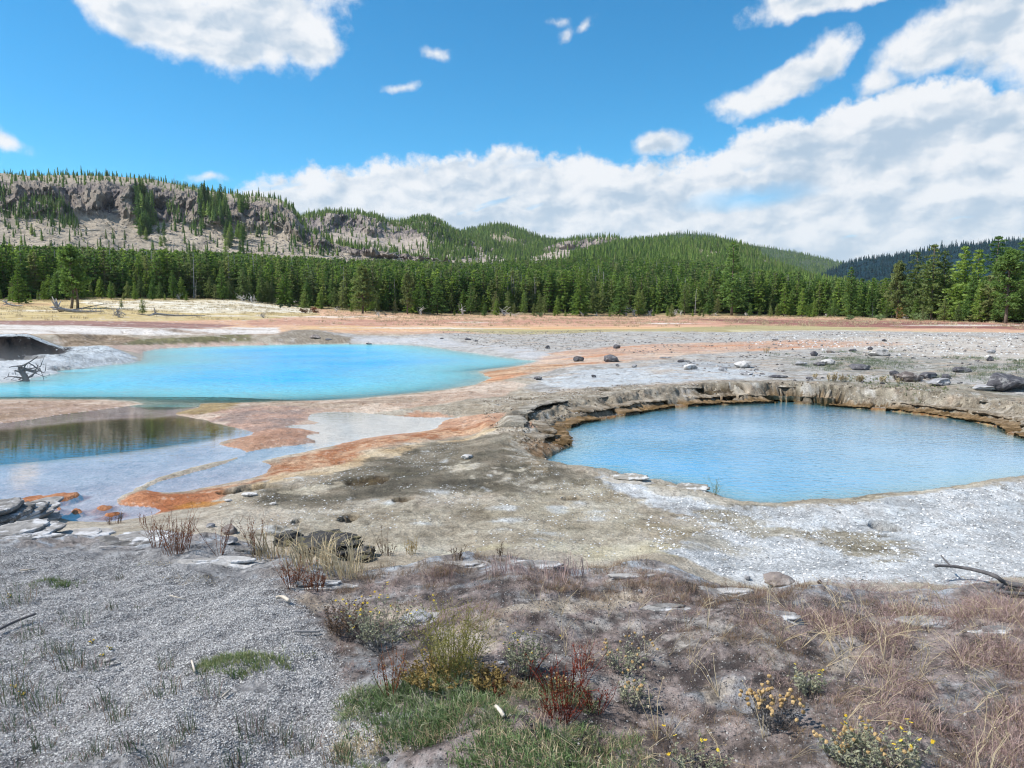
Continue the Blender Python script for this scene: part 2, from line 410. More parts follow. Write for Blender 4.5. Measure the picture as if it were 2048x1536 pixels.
CTRL = [  # u, v, height
    (-300, 1536, .42), (300, 1536, .42), (1024, 1536, .48), (1700, 1536, .50), (2300, 1536, .5), (0, 1300, .34), (500, 1300, .34), (1000, 1300, .42), (1500, 1300, .46), (2048, 1300, .48), (-300, 1300, .34),
    (0, 1120, .26), (400, 1120, .26), (620, 1140, .26), (900, 1140, .30), (1300, 1160, .34), (1640, 1205, .36), (2000, 1200, .36), (1024, 1200, .38), (100, 1060, .16), (300, 1055, .15), (20, 1015, .2),
    (500, 1040, .16), (700, 1080, .14), (900, 1085, .14), (1200, 1100, .17), (1500, 1150, .2), (1900, 1140, .24), (2048, 1060, .22), (1700, 1060, .18), (1500, 1040, .15), (1300, 1000, .17), (1100, 1000, .18), (900, 1000, .15), (700, 1000, .14), (550, 985, .11), (400, 1000, .08),
    (650, 930, .06), (850, 905, .10), (1000, 930, .2), (900, 870, .06), (1040, 885, .26), (1040, 850, .28), (980, 820, .2), (1200, 810, .34), (1330, 790, .38), (1500, 775, .44), (1650, 775, .44), (1850, 785, .42), (2000, 805, .38), (2150, 850, .38), (2300, 900, .36), (2200, 960, .26),
    (700, 810, .05), (550, 830, .04), (300, 802, .04), (100, 810, .05), (0, 822, .05), (-300, 820, .05), (850, 800, .06), (1000, 780, .12), (1050, 750, .16), (1100, 715, .14), (900, 690, .12), (1200, 740, .3), (1200, 700, .26), (1400, 740, .42), (1700, 730, .5), (2000, 740, .6), (2300, 740, .6),
    (1400, 690, .40), (1700, 690, .5), (2048, 690, .58), (600, 682, .2), (750, 680, .2), (450, 686, .2), (300, 690, .16), (290, 676, .6), (420, 674, .55), (200, 690, .16), (120, 700, .2), (0, 700, .3), (-300, 700, .35), (200, 714, .34), (120, 712, .36), (0, 712, .34), (0, 745, .2), (-200, 745, .2),
    (-300, 668, 1.0), (0, 668, 1.0), (100, 668, .98), (-300, 694, .4), (0, 695, .4), (100, 694, .38), (60, 664, 1.0), (150, 664, 1.0), (-300, 662, 1.0), (0, 664, 1.0), (200, 660, 1.0), (300, 660, .95), (600, 664, .7), (900, 668, .5), (1300, 664, .6), (1700, 662, .75), (2048, 664, .8), (2400, 664, .8)]
_cx, _cy = at([c[0] for c in CTRL], [c[1] for c in CTRL], [c[2] for c in CTRL])
_ca, _cl, _cz = np.arctan2(_cx, _cy) * 2.2, np.log(np.hypot(_cx, _cy)), np.array([c[2] for c in CTRL])
def interp_az(tab, az):
    A = [float(az_el(t[0], HOR)[0]) for t in tab]
    return np.interp(az, A, [t[1] for t in tab])
D0T = [(-900, 150), (0, 140), (300, 145), (500, 150), (620, 150), (720, 140), (900, 150), (1300, 155), (1600, 150), (1800, 135), (1950, 118), (2048, 112), (2900, 105)]
V0T = [(-900, 598), (0, 603), (100, 603), (200, 599), (480, 601), (560, 611), (640, 620), (720, 627), (850, 631), (1000, 632), (1300, 633), (1500, 634), (1700, 637), (1850, 641), (1950, 645), (2048, 649), (2900, 650)]
V1T = [(-900, 536), (0, 536), (200, 538), (400, 542), (650, 547), (900, 550), (1100, 547), (1250, 542), (1400, 550), (1500, 572), (1650, 594), (1800, 608), (2048, 610), (2900, 610)]
D1 = 460.0
def zrow(az, d, v):
    # height at which a ground point at azimuth az and distance d shows on photo row v (on the middle column)
    a = np.arctan((768.0 - v) / FPX) - PITCH
    return CAMZ + d * np.tan(a) * np.cos(az)
def height(x, y, detail=True):
    x = np.asarray(x, float); y = np.asarray(y, float)
    d = np.hypot(x, y); az = np.arctan2(x, y)
    la, ll = np.clip(az, -1.1, 1.1) * 2.2, np.log(np.maximum(d, 0.5))
    num = np.zeros(x.shape); den = np.zeros(x.shape)
    for i in range(len(_cz)):
        w_ = 1.0 / ((la - _ca[i]) ** 2 + (ll - _cl[i]) ** 2 + 0.0012) ** 1.5
        num += w_ * _cz[i]; den += w_
    A = num / den
    d0 = interp_az(D0T, az); z0 = zrow(az, d0, interp_az(V0T, az)); z1 = zrow(az, D1, interp_az(V1T, az))
    zf = np.where(d < d0, A + (z0 - A) * sstep(d, 55, d0) , z0 + (z1 - z0) * ((d - d0) / (D1 - d0)) ** 1.05 * (d >= d0)) if False else None
    t = np.clip((d - d0) / (D1 - d0), 0, 1.6)
    rise = z0 + (z1 - z0) * t
    flat = A + (z0 - A) * np.clip((d - 48) / (d0 - 48), 0, 1) ** 1.3
    Z = np.where(d < d0, flat, rise)
    near = 1 - sstep(d, 40, 80)
    n1 = fbm(x * 0.5, y * 0.5, 4, 1); n2 = fbm(x * 2.3, y * 2.3, 4, 5)
    Z = Z + near * (0.035 * n1 + 0.018 * n2) * sstep(d, 2, 8) + (1 - near) * fbm(x * .03, y * .03, 3, 9) * np.clip((d - 60) / 60, 0, 1.0) * 0.25
    Z = Z + sstep(d, 170, 260) * 2.2 * fbm(x * .012, y * .012, 4, 19)
    if not detail: return Z
    # foreground bank
    sf = sdpoly(x, y, FG, 4.0) + 0.07 * fbm(x * 2.2, y * 2.2, 4, 21)
    up = 1 - sstep(sf, -0.16, 0.07)
    Z = Z + up * (0.06 + 0.03 * fbm(x * 1.7, y * 1.7, 3, 24)) + up * 0.035 * np.clip(fbm(x * 4.5, y * 4.5, 3, 25), -1, 1)
    # the grey spit west of the turquoise pool, and the pit behind it
    pit = sdpoly(x, y, PIT, 8.0) + 0.35 * fbm(x * .8, y * .8, 3, 77)
    Z = np.where(pit < 0.9, Z + (-1.3 - Z) * (1 - sstep(pit, -0.5, 0.12)), Z)
    plat = sdpoly(x, y, PLAT, 4.0) + .25 * fbm(x * .9, y * .9, 4, 78)
    Z = Z + np.maximum(1.0 - .62 * sstep(az, A60, A125) - Z, 0) * (1 - sstep(plat, -.25, .15))
    sl = sdpoly(x, y, SPIT, 6.0) + 0.25 * fbm(x * 1.3, y * 1.3, 3, 71)
    Z = Z + (1 - sstep(sl, -0.7, 0.0)) * (0.0 + 0.13 * ridged(x * 1.1, y * 1.1, 5, 72))
    ob = sdpoly(x, y, OLIVE, 6.0)
    Z = Z + (1 - sstep(ob, -1.2, 0.3)) * 0.15 * (ridged(x * .7, y * .7, 3, 74) - .3)
    # opal pool on the right
    wob = 0.16 * fbm(x * 1.9, y * 1.9, 5, 31, .6)
    far_side = sstep(y + 0.25 * x, 11.5, 14.0)
    sc = sdpoly(x, y, WC, 5.0) + wob + 0.05 * far_side * ridged(x * 2.6, y * 2.6, 3, 37)
    rim = (1 - sstep(sc, 0.2, 2.2)) * sstep(sc, -0.3, 0.2)
    crust = ridged(x * 2.1, y * 2.1, 5, 41)
    Z = Z + rim * ((0.05 + 0.10 * far_side) * (crust - 0.45))
    # ledges: push the slope of the far rim into steps
    step = 0.085 + 0.02 * n1
    q = Z / step; fq = np.floor(q); fr = q - fq
    Zs = (fq + sstep(fr, 0.60, 1.0)) * step
    Z = Z + (Zs - Z) * rim * far_side * 0.85
    wall = np.where(far_side > 0.5, 0.42, 0.75)
    wall = 0.75 + (0.85 - 0.75) * far_side + .25 * far_side * n2
    tt = np.clip(sc / wall, 0, 1)
    prof = far_side * (0.15 * sstep(tt, 0, .14) + 0.35 * sstep(tt, .34, .50) + .50 * sstep(tt, .62, 1.0)) + (1 - far_side) * tt ** 0.55
    inside = -np.minimum(0.04 + 0.85 * np.maximum(-sc, 0), 2.0)
    Z = np.where(sc < 0, inside, np.where(sc < wall, -0.03 + (Z + 0.03) * prof, Z))
    # turquoise pool
    sa = sdpoly(x, y, WA, 6.0) + 0.25 * fbm(x * .8, y * .8, 6, 51, .6)
    wa = 1.6
    Z = np.where(sa < 0, -np.minimum(0.02 + 0.10 * np.maximum(-sa, 0), 1.3), np.where(sa < wa, -0.01 + (Z + 0.01) * np.clip(sa / wa, 0, 1) ** 0.8, Z))
    # reflecting pool on the left and the run-off channel: a few centimetres of water
    e = 0.05 * fbm(x * 3.0, y * 3.0, 5, 61)
    sb = sdpoly(x, y, WB, 4.0) + e
    sh = sdpoly(x, y, WCH, 4.0) + e * 1.3
    s2 = np.minimum(sb, sh)
    sdp = sdpoly(x, y, DEEP_B, 4.0) + e
    floor_ = -0.012 - 0.05 * np.clip(-s2 / 0.5, 0, 1) - 0.9 * (1 - sstep(sdp, -0.9, 0.15))
    for b in BAR_B:
        bar = sdpoly(x, y, b, 1.0) + e * 1.2 + 0.03 * fbm(x * 9, y * 9, 3, 65)
        floor_ = np.where(bar < 0.1, floor_ + (0.022 - floor_) * (1 - sstep(bar, -0.05, 0.02)), floor_)
    wb = 1.1
    Z = np.where(s2 < 0, floor_, np.where(s2 < wb, -0.004 + (Z * 1 + 0.004) * np.clip(s2 / wb, 0, 1) ** 0.75, Z))
    # sink holes
    for (hx, hy, rx, ry, dep) in HOLES:
        m = (np.abs(x - hx) < rx * 2.5) & (np.abs(y - hy) < ry * 2.5)
        if not m.any(): continue
        X, Y = x[m] - hx, y[m] - hy
        rr = np.sqrt((X / rx) ** 2 + (Y / ry) ** 2) + 0.25 * fbm(x[m] * 5, y[m] * 5, 3, 81)
        Z[m] += -dep * (1 - sstep(rr, 0.75, 1.05)) + 0.05 * dep * np.exp(-((rr - 1.25) / .25) ** 2)
    return Z
def hole(u, v, ru, rv, dep, z=0.15):
    x, y = at(u, v, z); x0, y0 = at(u, v - rv, z); x1, y1 = at(u + ru, v, z)
    return (float(x), float(y), float(abs(x1 - x)), float(abs(y0 - y)), dep)
HOLES = [hole(515, 974, 42, 8, .13, .1), hole(470, 978, 40, 5, .06, .1), hole(697, 1037, 20, 8, .11), hole(592, 1046, 9, 7, .09), hole(806, 1001, 22, 5, .07), hole(735, 960, 46, 9, .05), hole(1142, 1003, 18, 3.5, .05), hole(1768, 1050, 24, 11, .22, .2),
         hole(1050, 834, 24, 5, .16, .28), hole(1095, 852, 8, 8, .12, .28), hole(1565, 768, 40, 3.5, .30, .45), hole(1570, 790, 50, 6, .22, .28), hole(1660, 775, 34, 3.5, .25, .42), hole(1440, 768, 55, 3, .2, .44), hole(1610, 786, 40, 4, .18, .32), hole(1300, 795, 22, 4, .16, .34),
         hole(1050, 793, 24, 2.5, .12, .25), hole(1100, 797, 18, 2.2, .1, .28), hole(1900, 800, 40, 3, .1, .42), hole(1220, 778, 24, 3, .1, .34), hole(30, 713, 50, 3, .2, .45), hole(150, 718, 40, 3, .14, .45)]
def fan(a0, a1, d0, d1, n=8):
    A = [float(az_el(a0, HOR)[0]), float(az_el(a1, HOR)[0])]
    q = [(d0 * math.sin(a), d0 * math.cos(a)) for a in np.linspace(A[0], A[1], n)] + [(d1 * math.sin(a), d1 * math.cos(a)) for a in np.linspace(A[1], A[0], n)]
    return np.array(q)
A60, A125 = float(az_el(40, HOR)[0]), float(az_el(122, HOR)[0])
PLAT = fan(-500, 122, 42.3, 62.0)
PIT = fan(-500, 114, 37.6, 42.6)
SPIT = W([(-600, 700), (0, 699), (180, 701), (262, 709), (283, 716), (262, 724), (190, 728), (140, 734), (90, 730), (0, 728), (-600, 730)], 0.1)
OLIVE = W([(210, 688), (250, 680), (400, 676), (480, 672), (490, 678), (440, 684), (330, 688)], 0.2)

def ground_z(x, y):
    return float(height(np.array([x], float), np.array([y], float))[0])
def ground_at(u, v):
    """first point of the ground that the photo pixel sees"""
    a, b, c = ray(u, v); L = math.sqrt(a * a + b * b + c * c); a, b, c = a / L, b / L, c / L
    t = np.geomspace(2.0, 600.0, 1600)
    X, Y, Z = a * t, b * t, CAMZ + c * t
    H = height(X, Y); k = np.argmax(Z < H)
    if k == 0: k = len(t) - 1
    f = (Z[k - 1] - H[k - 1]) / max(1e-9, (Z[k - 1] - H[k - 1]) - (Z[k] - H[k]))
    tt = t[k - 1] + (t[k] - t[k - 1]) * min(max(f, 0), 1)
    x, y = a * tt, b * tt
    return float(x), float(y), ground_z(x, y)

# ================================================================= ground sheet
KA = 0.72          # share of a sunlit colour in the photo that is the surface's own colour
def alb(c): return lin(c) * KA
rows = [1.1]
while rows[-1] < 520:
    r = rows[-1]
    k = 0.0062 if r < 30 else (0.008 if r < 60 else (0.013 if r < 190 else 0.03))
    if 13.2 < r < 19: k = 0.0042
    rows.append(r * (1 + k))
rows = np.array(rows); _s = np.radians(np.linspace(41.5, 78, 92)[1:])
azs = np.concatenate([-_s[::-1], np.linspace(radians(-41.5), radians(41.5), 850), _s]); NC = len(azs)
GD, GA = np.meshgrid(rows, azs, indexing='ij')
gx, gy = (GD * np.sin(GA)).ravel(), (GD * np.cos(GA)).ravel()
gz = height(gx, gy)
gd = GD.ravel()
pu, pv = proj(gx, gy, gz)
print('ground', len(rows), NC, len(gx))

Cg = np.zeros((len(gx), 3)); wet = np.zeros(len(gx))
N_lo = fbm(gx * .35, gy * .35, 4, 101); N_mid = fbm(gx * 1.6, gy * 1.6, 5, 102); N_hi = fbm(gx * 7, gy * 7, 4, 103); N_st = fbm(gx * .9, gy * .9, 5, 104)
N_far = fbm(gx * .08, gy * .35, 5, 105, 0.6)
AREAS = []
def mixc(m, a, b): return a + (b - a) * m[:, None]
def over(m, c):
    global Cg
    c = np.asarray(c); Cg = Cg + (c - Cg) * np.clip(m, 0, 1)[:, None]
def two(a, b, n, lo=-.5, hi=.5): return mixc(sstep(n, lo, hi), alb(a), alb(b))
def area(pts, z, soft=.006, warp=.02, seed=0, fr=None, smooth=1, stretch=1.0):
    P = W(pts, z, smooth); dm = float(np.hypot(P[:, 0], P[:, 1]).mean())
    m = max(0.3, dm * 0.12)
    s = sdpoly(gx, gy, P, m)
    sel = s < m
    out = np.zeros(len(gx))
    f = fr or 14.0 / dm
    X, Y, D = gx[sel], gy[sel], gd[sel]
    s_ = s[sel] + fbm(X * f, Y * f * stretch, 7, 200 + seed, 0.68) * warp * 1.7 * D
    out[sel] = 1 - sstep(s_, -soft * D, soft * D)
    return out
# base: tan grey sinter
over(np.ones(len(gx)), two((160, 148, 128), (206, 196, 180), N_mid * .7 + N_lo * .6 + N_hi * .4, -.6, .7))
def layp(pts, z, ca, cb, noise=None, soft=.006, warp=.02, op=1.0, lo=-.5, hi=.5):
    # far ground: the outline is followed where the sloping meadow really shows it
    P = np.asarray(pts, float).copy(); n = N_mid if noise is None else noise
    sel = gd > 25
    nx_ = fbm(gx[sel] * .12, gy[sel] * .12, 6, 500 + len(AREAS), .6) * warp * 250; ny_ = fbm(gx[sel] * .10, gy[sel] * .25, 6, 600 + len(AREAS), .62) * warp * 70
    P[:, 1] *= 5
    s = sdpoly(pu[sel] + nx_, (pv[sel] + ny_) * 5, P, 60.0)
    m = np.zeros(len(gx)); m[sel] = (1 - sstep(s, -5, 5)) * op
    AREAS.append(1); over(m, two(ca, cb, n, lo, hi))
# ---- far meadow (colour bands of dry grass and mats)
far = sstep(pv, 672, 662)
over(far, two((214, 170, 146), (236, 196, 158), N_far, -.4, .4))

def lay(pts, z, ca, cb, noise=None, soft=.006, warp=.02, op=1.0, lo=-.5, hi=.5, speck=0.0, stretch=1.0, w_=0.0, fr=None):
    global wet
    n = N_mid if noise is None else noise
    m = area(pts, z, soft, warp, len(AREAS) * 3, fr, 1, stretch) * op
    if speck: m = m * sstep(N_hi * .6 + N_st * .7, -speck - .25, -speck + .35) if speck > -9 else m
    AREAS.append(1)
    over(m, two(ca, cb, n, lo, hi))
    if w_: wet = np.maximum(wet, m * w_)
layp([(-900, 594), (400, 594), (600, 606), (640, 630), (500, 640), (300, 642), (-900, 642)], 1.5, (196, 172, 112), (226, 206, 160), N_far, .01, .03)
layp([(150, 601), (500, 600), (620, 615), (640, 624), (400, 626), (240, 620), (190, 610)], 2.5, (222, 205, 170), (246, 240, 224), N_far, .02, .08, lo=-.3, hi=.2)
layp([(-300, 606), (100, 606), (110, 612), (-300, 615)], 2.0, (214, 170, 130), (226, 190, 150), N_far, .02, .05, .7)
layp([(-900, 641), (150, 641), (300, 644), (480, 650), (420, 658), (200, 655), (-900, 650)], 1.0, (150, 116, 108), (178, 140, 128), N_far, .02, .05)
layp([(-900, 650), (120, 651), (350, 657), (560, 655), (560, 668), (300, 672), (100, 668), (-900, 668)], .9, (186, 168, 152), (236, 230, 224), N_far + N_mid * .5, .02, .08, lo=-.4, hi=.2)
layp([(500, 640), (900, 640), (1200, 636), (2100, 642), (2400, 655), (2048, 659), (1700, 656), (1300, 650), (900, 650), (500, 652)], .9, (176, 122, 104), (222, 176, 152), N_far, .02, .08, .8)
layp([(1350, 637), (1700, 640), (2048, 648), (2600, 655), (2600, 662), (2048, 659), (1700, 655), (1500, 648)], .8, (128, 84, 78), (176, 126, 112), N_far + .3 * N_mid, .02, .08, .9)
layp([(600, 652), (1000, 653), (1400, 655), (1500, 661), (1100, 664), (800, 661), (600, 659)], .8, (224, 172, 122), (232, 200, 152), N_far, .02, .06, .7)
layp([(860, 658), (1250, 659), (1500, 650), (1800, 655), (1700, 663), (1300, 668), (1000, 668)], .7, (156, 156, 108), (196, 190, 140), N_far, .02, .06, .8)
layp([(1450, 660), (1700, 661), (2100, 667), (2600, 670), (2600, 680), (2048, 684), (1800, 676), (1500, 668)], .8, (206, 194, 148), (236, 228, 206), N_far + N_mid * .5, .02, .06)
for (u0, u1, v) in [(300, 560, 632), (640, 900, 656), (780, 1060, 657.5), (1250, 1420, 647), (1560, 1850, 667), (1780, 2100, 651), (0, 130, 622), (520, 800, 634), (900, 1010, 645)]:
    layp([(u0, v - .8), ((u0 + u1) / 2, v - 1.6), (u1, v - .5), ((u0 + u1) / 2, v + 1)], .9, (238, 230, 214), (248, 244, 236), N_far, .02, .05, .8)
# ---- grey flat behind the pools
lay([(560, 668), (900, 670), (1300, 667), (1600, 668), (2100, 676), (2700, 684), (2700, 790), (2048, 790), (1700, 780), (1400, 778), (1150, 775), (1060, 765), (1060, 735), (1100, 722), (960, 704), (860, 690), (600, 688)], .45, (160, 157, 152), (206, 203, 199), N_mid * .6 + N_st * .5 + N_hi * .5, .008, .03)
lay([(1700, 672), (2100, 680), (2700, 690), (2700, 735), (2048, 728), (1850, 705), (1650, 692), (1500, 684)], .6, (198, 188, 176), (224, 216, 206), N_mid, .01, .05, .8)
lay([(600, 680), (850, 684), (1000, 700), (1100, 716), (1150, 716), (1080, 700), (960, 688), (800, 676)], .2, (196, 198, 202), (214, 214, 216), N_mid, .01, .03, .8)
# orange and pink streaks
STK = fbm(gx * .25, gy * 1.3, 5, 140, .6)
lay([(1060, 712), (1120, 702), (1250, 694), (1450, 689), (1700, 690), (1850, 698), (1700, 704), (1550, 709), (1400, 713), (1300, 722), (1180, 732), (1080, 738), (1040, 745), (960, 752), (905, 744), (980, 738), (1050, 728)],   .25, (192, 168, 154), (230, 202, 178), STK, .008, .02, 1, -.3, .3)
lay([(1080, 700), (1250, 690), (1600, 685), (1820, 694), (1500, 702), (1250, 706)], .35, (196, 160, 140), (226, 186, 158), STK, .012, .05, .8, -.2, .3)
lay([(900, 744), (1000, 737), (1080, 731), (1180, 729), (1200, 733), (1080, 742), (1010, 754), (985, 764), (1010, 775), (930, 790), (960, 768), (980, 757), (960, 749)], .15, (184, 138, 102), (224, 188, 156), STK, .006, .02, 1, -.3, .4)
for (a, b, c) in [((1120, 712), (1330, 703), 1.2), ((1130, 726), (1350, 716), 1.0), ((1350, 697), (1650, 692), 1.2), ((1440, 707), (1700, 699), 1.2), ((1150, 697), (1350, 691), 1.0), ((960, 744), (1130, 737), 1.6)]:
    mu, mv = (a[0] + b[0]) / 2, (a[1] + b[1]) / 2
    lay([a, (mu, mv - c * 1.6), b, (mu, mv + c)], .3, (206, 140, 96), (220, 160, 120), STK, .01, .03, .75)
lay([(1075, 752), (1090, 744), (1200, 735), (1330, 733), (1480, 742), (1560, 752), (1530, 762), (1350, 768), (1180, 770), (1100, 762)], .35, (192, 198, 204), (210, 214, 216), N_mid, .006, .02, 1)
lay([(1270, 726), (1400, 722), (1500, 728), (1500, 736), (1330, 734)], .4, (160, 164, 168), (190, 194, 198), N_mid, .006, .03, .9)
lay([(1540, 712), (1650, 704), (1900, 712), (2048, 728), (2048, 765), (1900, 752), (1750, 742), (1600, 738)], .55, (128, 126, 112), (176, 172, 160), N_mid + N_hi * .7, .02, .08, .75, speck=.15)
lay([(1560, 757), (1760, 754), (2000, 772), (2048, 790), (1900, 786), (1760, 776), (1600, 768)], .5, (122, 130, 106), (176, 168, 150), N_mid + N_hi, .012, .05, .7)
lay([(1100, 768), (1280, 766), (1500, 760), (1800, 770), (2060, 790), (2060, 830), (1700, 800), (1400, 798), (1250, 815), (1120, 840), (1060, 830), (1050, 790)], .4, (136, 126, 110), (182, 172, 154), N_mid * .6 + N_hi * .8, .01, .03, .9)
# left: spit, olive bank, salmon shores
lay([(-600, 699), (180, 700), (285, 712), (285, 722), (190, 730), (100, 745), (0, 768), (-600, 770)], .2, (150, 156, 160), (222, 230, 236), N_mid * .7 + N_hi * .6 + N_st * .5, .006, .02, 1, -.45, .35)
lay([(-600, 725), (60, 728), (140, 734), (200, 728), (280, 722), (130, 745), (60, 757), (0, 767), (-600, 775)], .08, (206, 212, 216), (228, 230, 232), N_mid, .004, .02, .8)
lay([(0, 771), (60, 761), (130, 747), (230, 731), (250, 733), (150, 750), (80, 763), (0, 775)], .03, (216, 190, 172), (226, 204, 190), N_mid, .004, .01, .9)
lay([(150, 700), (260, 706), (300, 699), (400, 693), (640, 688), (640, 685), (450, 686), (250, 692), (120, 696)], .15, (206, 176, 160), (224, 196, 180), N_mid, .008, .02, .95)
layp([(200, 690), (245, 682), (300, 677), (450, 670), (500, 668), (500, 680), (420, 685), (300, 690)], .35, (106, 102, 74), (146, 140, 100), N_mid + N_hi * .5, .01, .04)
layp([(110, 668), (230, 670), (290, 676), (240, 690), (130, 694)], .6, (112, 96, 76), (176, 156, 132), N_mid + N_hi * .8, .01, .04)
lay([(590, 672), (640, 670), (700, 676), (690, 682), (600, 684), (560, 680)], .3, (136, 124, 108), (170, 160, 144), N_hi, .01, .04)
# strip between the turquoise pool and the reflecting pool
lay([(-600, 798), (0, 798), (150, 798), (290, 802), (420, 806), (600, 802), (760, 792), (900, 780), (980, 762), (1060, 772), (1000, 800), (900, 812), (700, 826), (640, 860), (500, 868), (420, 850), (340, 830), (300, 808), (120, 832), (0, 850), (-600, 860)], .05,
    (196, 168, 146), (228, 208, 188), N_mid + N_lo, .004, .015, 1, -.5, .5, w_=.4)
lay([(-600, 808), (0, 808), (180, 810), (290, 812), (180, 822), (90, 834), (0, 846), (-600, 850)], .03, (170, 140, 110), (196, 166, 146), N_mid, .004, .015, .9, w_=.7)
lay([(440, 812), (560, 808), (700, 800), (850, 790), (870, 800), (700, 814), (600, 818), (480, 820)], .05, (160, 140, 122), (206, 184, 160), STK, .006, .03, .8, w_=.3)
lay([(420, 822), (560, 818), (640, 822), (620, 850), (660, 870), (560, 890), (500, 880), (500, 864), (430, 846)], .03, (166, 144, 132), (204, 166, 144), N_mid + N_hi * .5, .02, .05, 1, w_=.7)
lay([(430, 888), (500, 866), (580, 856), (650, 866), (610, 882), (480, 905)], .02, (184, 138, 108), (204, 156, 126), N_mid + N_hi * .6, .02, .045, .85, w_=.4)
lay([(300, 804), (380, 802), (480, 806), (470, 818), (400, 830), (340, 826)], .03, (150, 126, 66), (190, 160, 104), STK, .005, .02, .9, w_=.8)
# channel surroundings: salmon, then bright rust along the near shore
lay([(640, 860), (760, 830), (860, 822), (980, 836), (1060, 850), (1080, 880), (1010, 868), (900, 872), (820, 882), (700, 900)], .06, (198, 150, 120), (218, 180, 152), N_mid, .005, .02, .95, w_=.3)
lay([(280, 990), (340, 988), (420, 974), (505, 958), (540, 946), (545, 930), (515, 922), (640, 898), (700, 886), (800, 869), (880, 854), (960, 858), (1040, 862), (940, 872), (850, 885), (780, 902), (700, 925), (610, 945), (560, 960), (450, 978), (380, 992), (340, 1010), (300, 1015), (250, 1005)], .05,
    (176, 118, 80), (220, 182, 148), N_mid + N_hi * .8, .022, .03, 1, -.4, .5, w_=.3)
lay([(540, 948), (660, 925), (800, 895), (900, 880), (980, 870), (960, 885), (820, 912), (700, 938), (600, 958), (520, 970), (430, 985), (520, 962)], .08, (206, 178, 138), (224, 206, 178), N_mid, .008, .03, .85)
lay([(225, 1004), (262, 986), (300, 975), (360, 990), (420, 985), (470, 990), (430, 1005), (350, 1018), (290, 1030), (320, 1014), (250, 1012)], .03, (176, 108, 66), (204, 144, 104), N_mid + N_hi * .5, .004, .012, 1, w_=.3)
lay([(350, 1003), (450, 1000), (470, 1006), (360, 1014)], .06, (190, 126, 44), (206, 150, 80), N_mid, .006, .02, .9, w_=.3)
# dark algae flat between the pools
lay([(600, 985), (640, 950), (740, 918), (820, 890), (900, 876), (1000, 880), (1060, 900), (1090, 940), (1200, 960), (1160, 990), (1000, 1000), (940, 985), (800, 990), (640, 1020), (520, 1010), (470, 995), (560, 975)], .15,
    (92, 86, 72), (164, 154, 136), N_mid * .8 + N_lo * .6, .012, .04, .95, -.5, .6)
lay([(700, 960), (900, 940), (1050, 950), (1000, 980), (850, 990), (720, 985), (600, 975)], .15, (88, 83, 72), (128, 120, 104), N_mid, .02, .05, .7)
lay([(560, 975), (640, 966), (720, 962), (800, 958), (700, 972), (600, 984), (540, 986)], .14, (196, 184, 160), (216, 206, 186), N_mid, .006, .03, .8)
lay([(880, 925), (940, 922), (1000, 945), (1090, 960), (1200, 975), (1300, 985), (1240, 1000), (1060, 980), (960, 958)], .18, (204, 192, 168), (226, 218, 202), N_mid + N_hi, .008, .05, .8, speck=.05)
lay([(600, 1060), (640, 1020), (800, 1010), (1000, 1010), (1200, 1010), (1300, 1040), (1280, 1090), (1100, 1105), (900, 1090), (760, 1090)], .15, (138, 127, 108), (200, 190, 170), N_mid * .7 + N_hi * .5, .02, .06, .85)
lay([(1000, 1000), (1150, 965), (1280, 975), (1300, 1040), (1200, 1080), (1050, 1060)], .16, (164, 153, 130), (206, 197, 178), N_mid, .03, .08, .7)
lay([(800, 1090), (1100, 1098), (1250, 1090), (1400, 1110), (1400, 1140), (1200, 1125), (1000, 1105), (850, 1108), (760, 1112)], .16, (190, 178, 144), (222, 216, 196), N_mid, .012, .04, .85)
for (u, v, ru, rv) in [(1010, 1020, 26, 6), (1110, 1020, 30, 6), (1200, 1028, 24, 5), (1000, 1063, 18, 5), (1080, 1072, 40, 4), (1070, 1088, 24, 5), (860, 1050, 40, 4), (610, 1018, 16, 4), (1165, 1012, 22, 5), (880, 985, 40, 8), (1000, 1045, 60, 5), (780, 1005, 20, 4), (1180, 1045, 30, 4)]:
    lay([(u - ru, v), (u, v - rv), (u + ru, v), (u, v + rv)], .15, (206, 208, 206), (226, 228, 228), N_hi, .008, .02, .85)
# mineral rim of the opal pool, white sinter to the right
lay([(1150, 850), (1060, 862), (1000, 880), (1040, 925), (1090, 945), (1110, 925), (1135, 895)], .24, (150, 136, 112), (214, 208, 196), N_hi + N_mid * .5, .01, .03, .9, -.3, .5)
lay([(1180, 945), (1260, 962), (1310, 968), (1400, 990), (1470, 1005), (1530, 1014), (1700, 1006), (1900, 985), (2100, 960), (2600, 950), (2600, 1190), (2048, 1190), (1760, 1190), (1640, 1198), (1540, 1180), (1420, 1150), (1330, 1120), (1400, 1080), (1420, 1040), (1340, 1010), (1230, 985)], .2,
    (186, 189, 191), (228, 230, 231), N_mid + N_hi * .5, .008, .03, 1, -.6, .5)
lay([(1310, 962), (1400, 985), (1480, 1006), (1600, 1012), (1800, 998), (2048, 968), (2400, 955), (2400, 966), (2048, 982), (1800, 1010), (1600, 1024), (1480, 1022), (1380, 1010), (1300, 990)], .12, (184, 172, 150), (212, 204, 188), N_mid, .006, .03, .8)
lay([(1380, 1020), (1500, 1030), (1600, 1045), (1700, 1055), (1850, 1100), (1840, 1128), (1740, 1118), (1640, 1080), (1500, 1056), (1400, 1040)], .2, (152, 140, 114), (186, 178, 160), N_hi + N_mid, .012, .05, .85, -.3, .6)
lay([(1300, 1060), (1380, 1050), (1500, 1100), (1480, 1118), (1380, 1105), (1290, 1090)], .18, (160, 146, 116), (190, 180, 158), N_mid, .02, .06, .6)
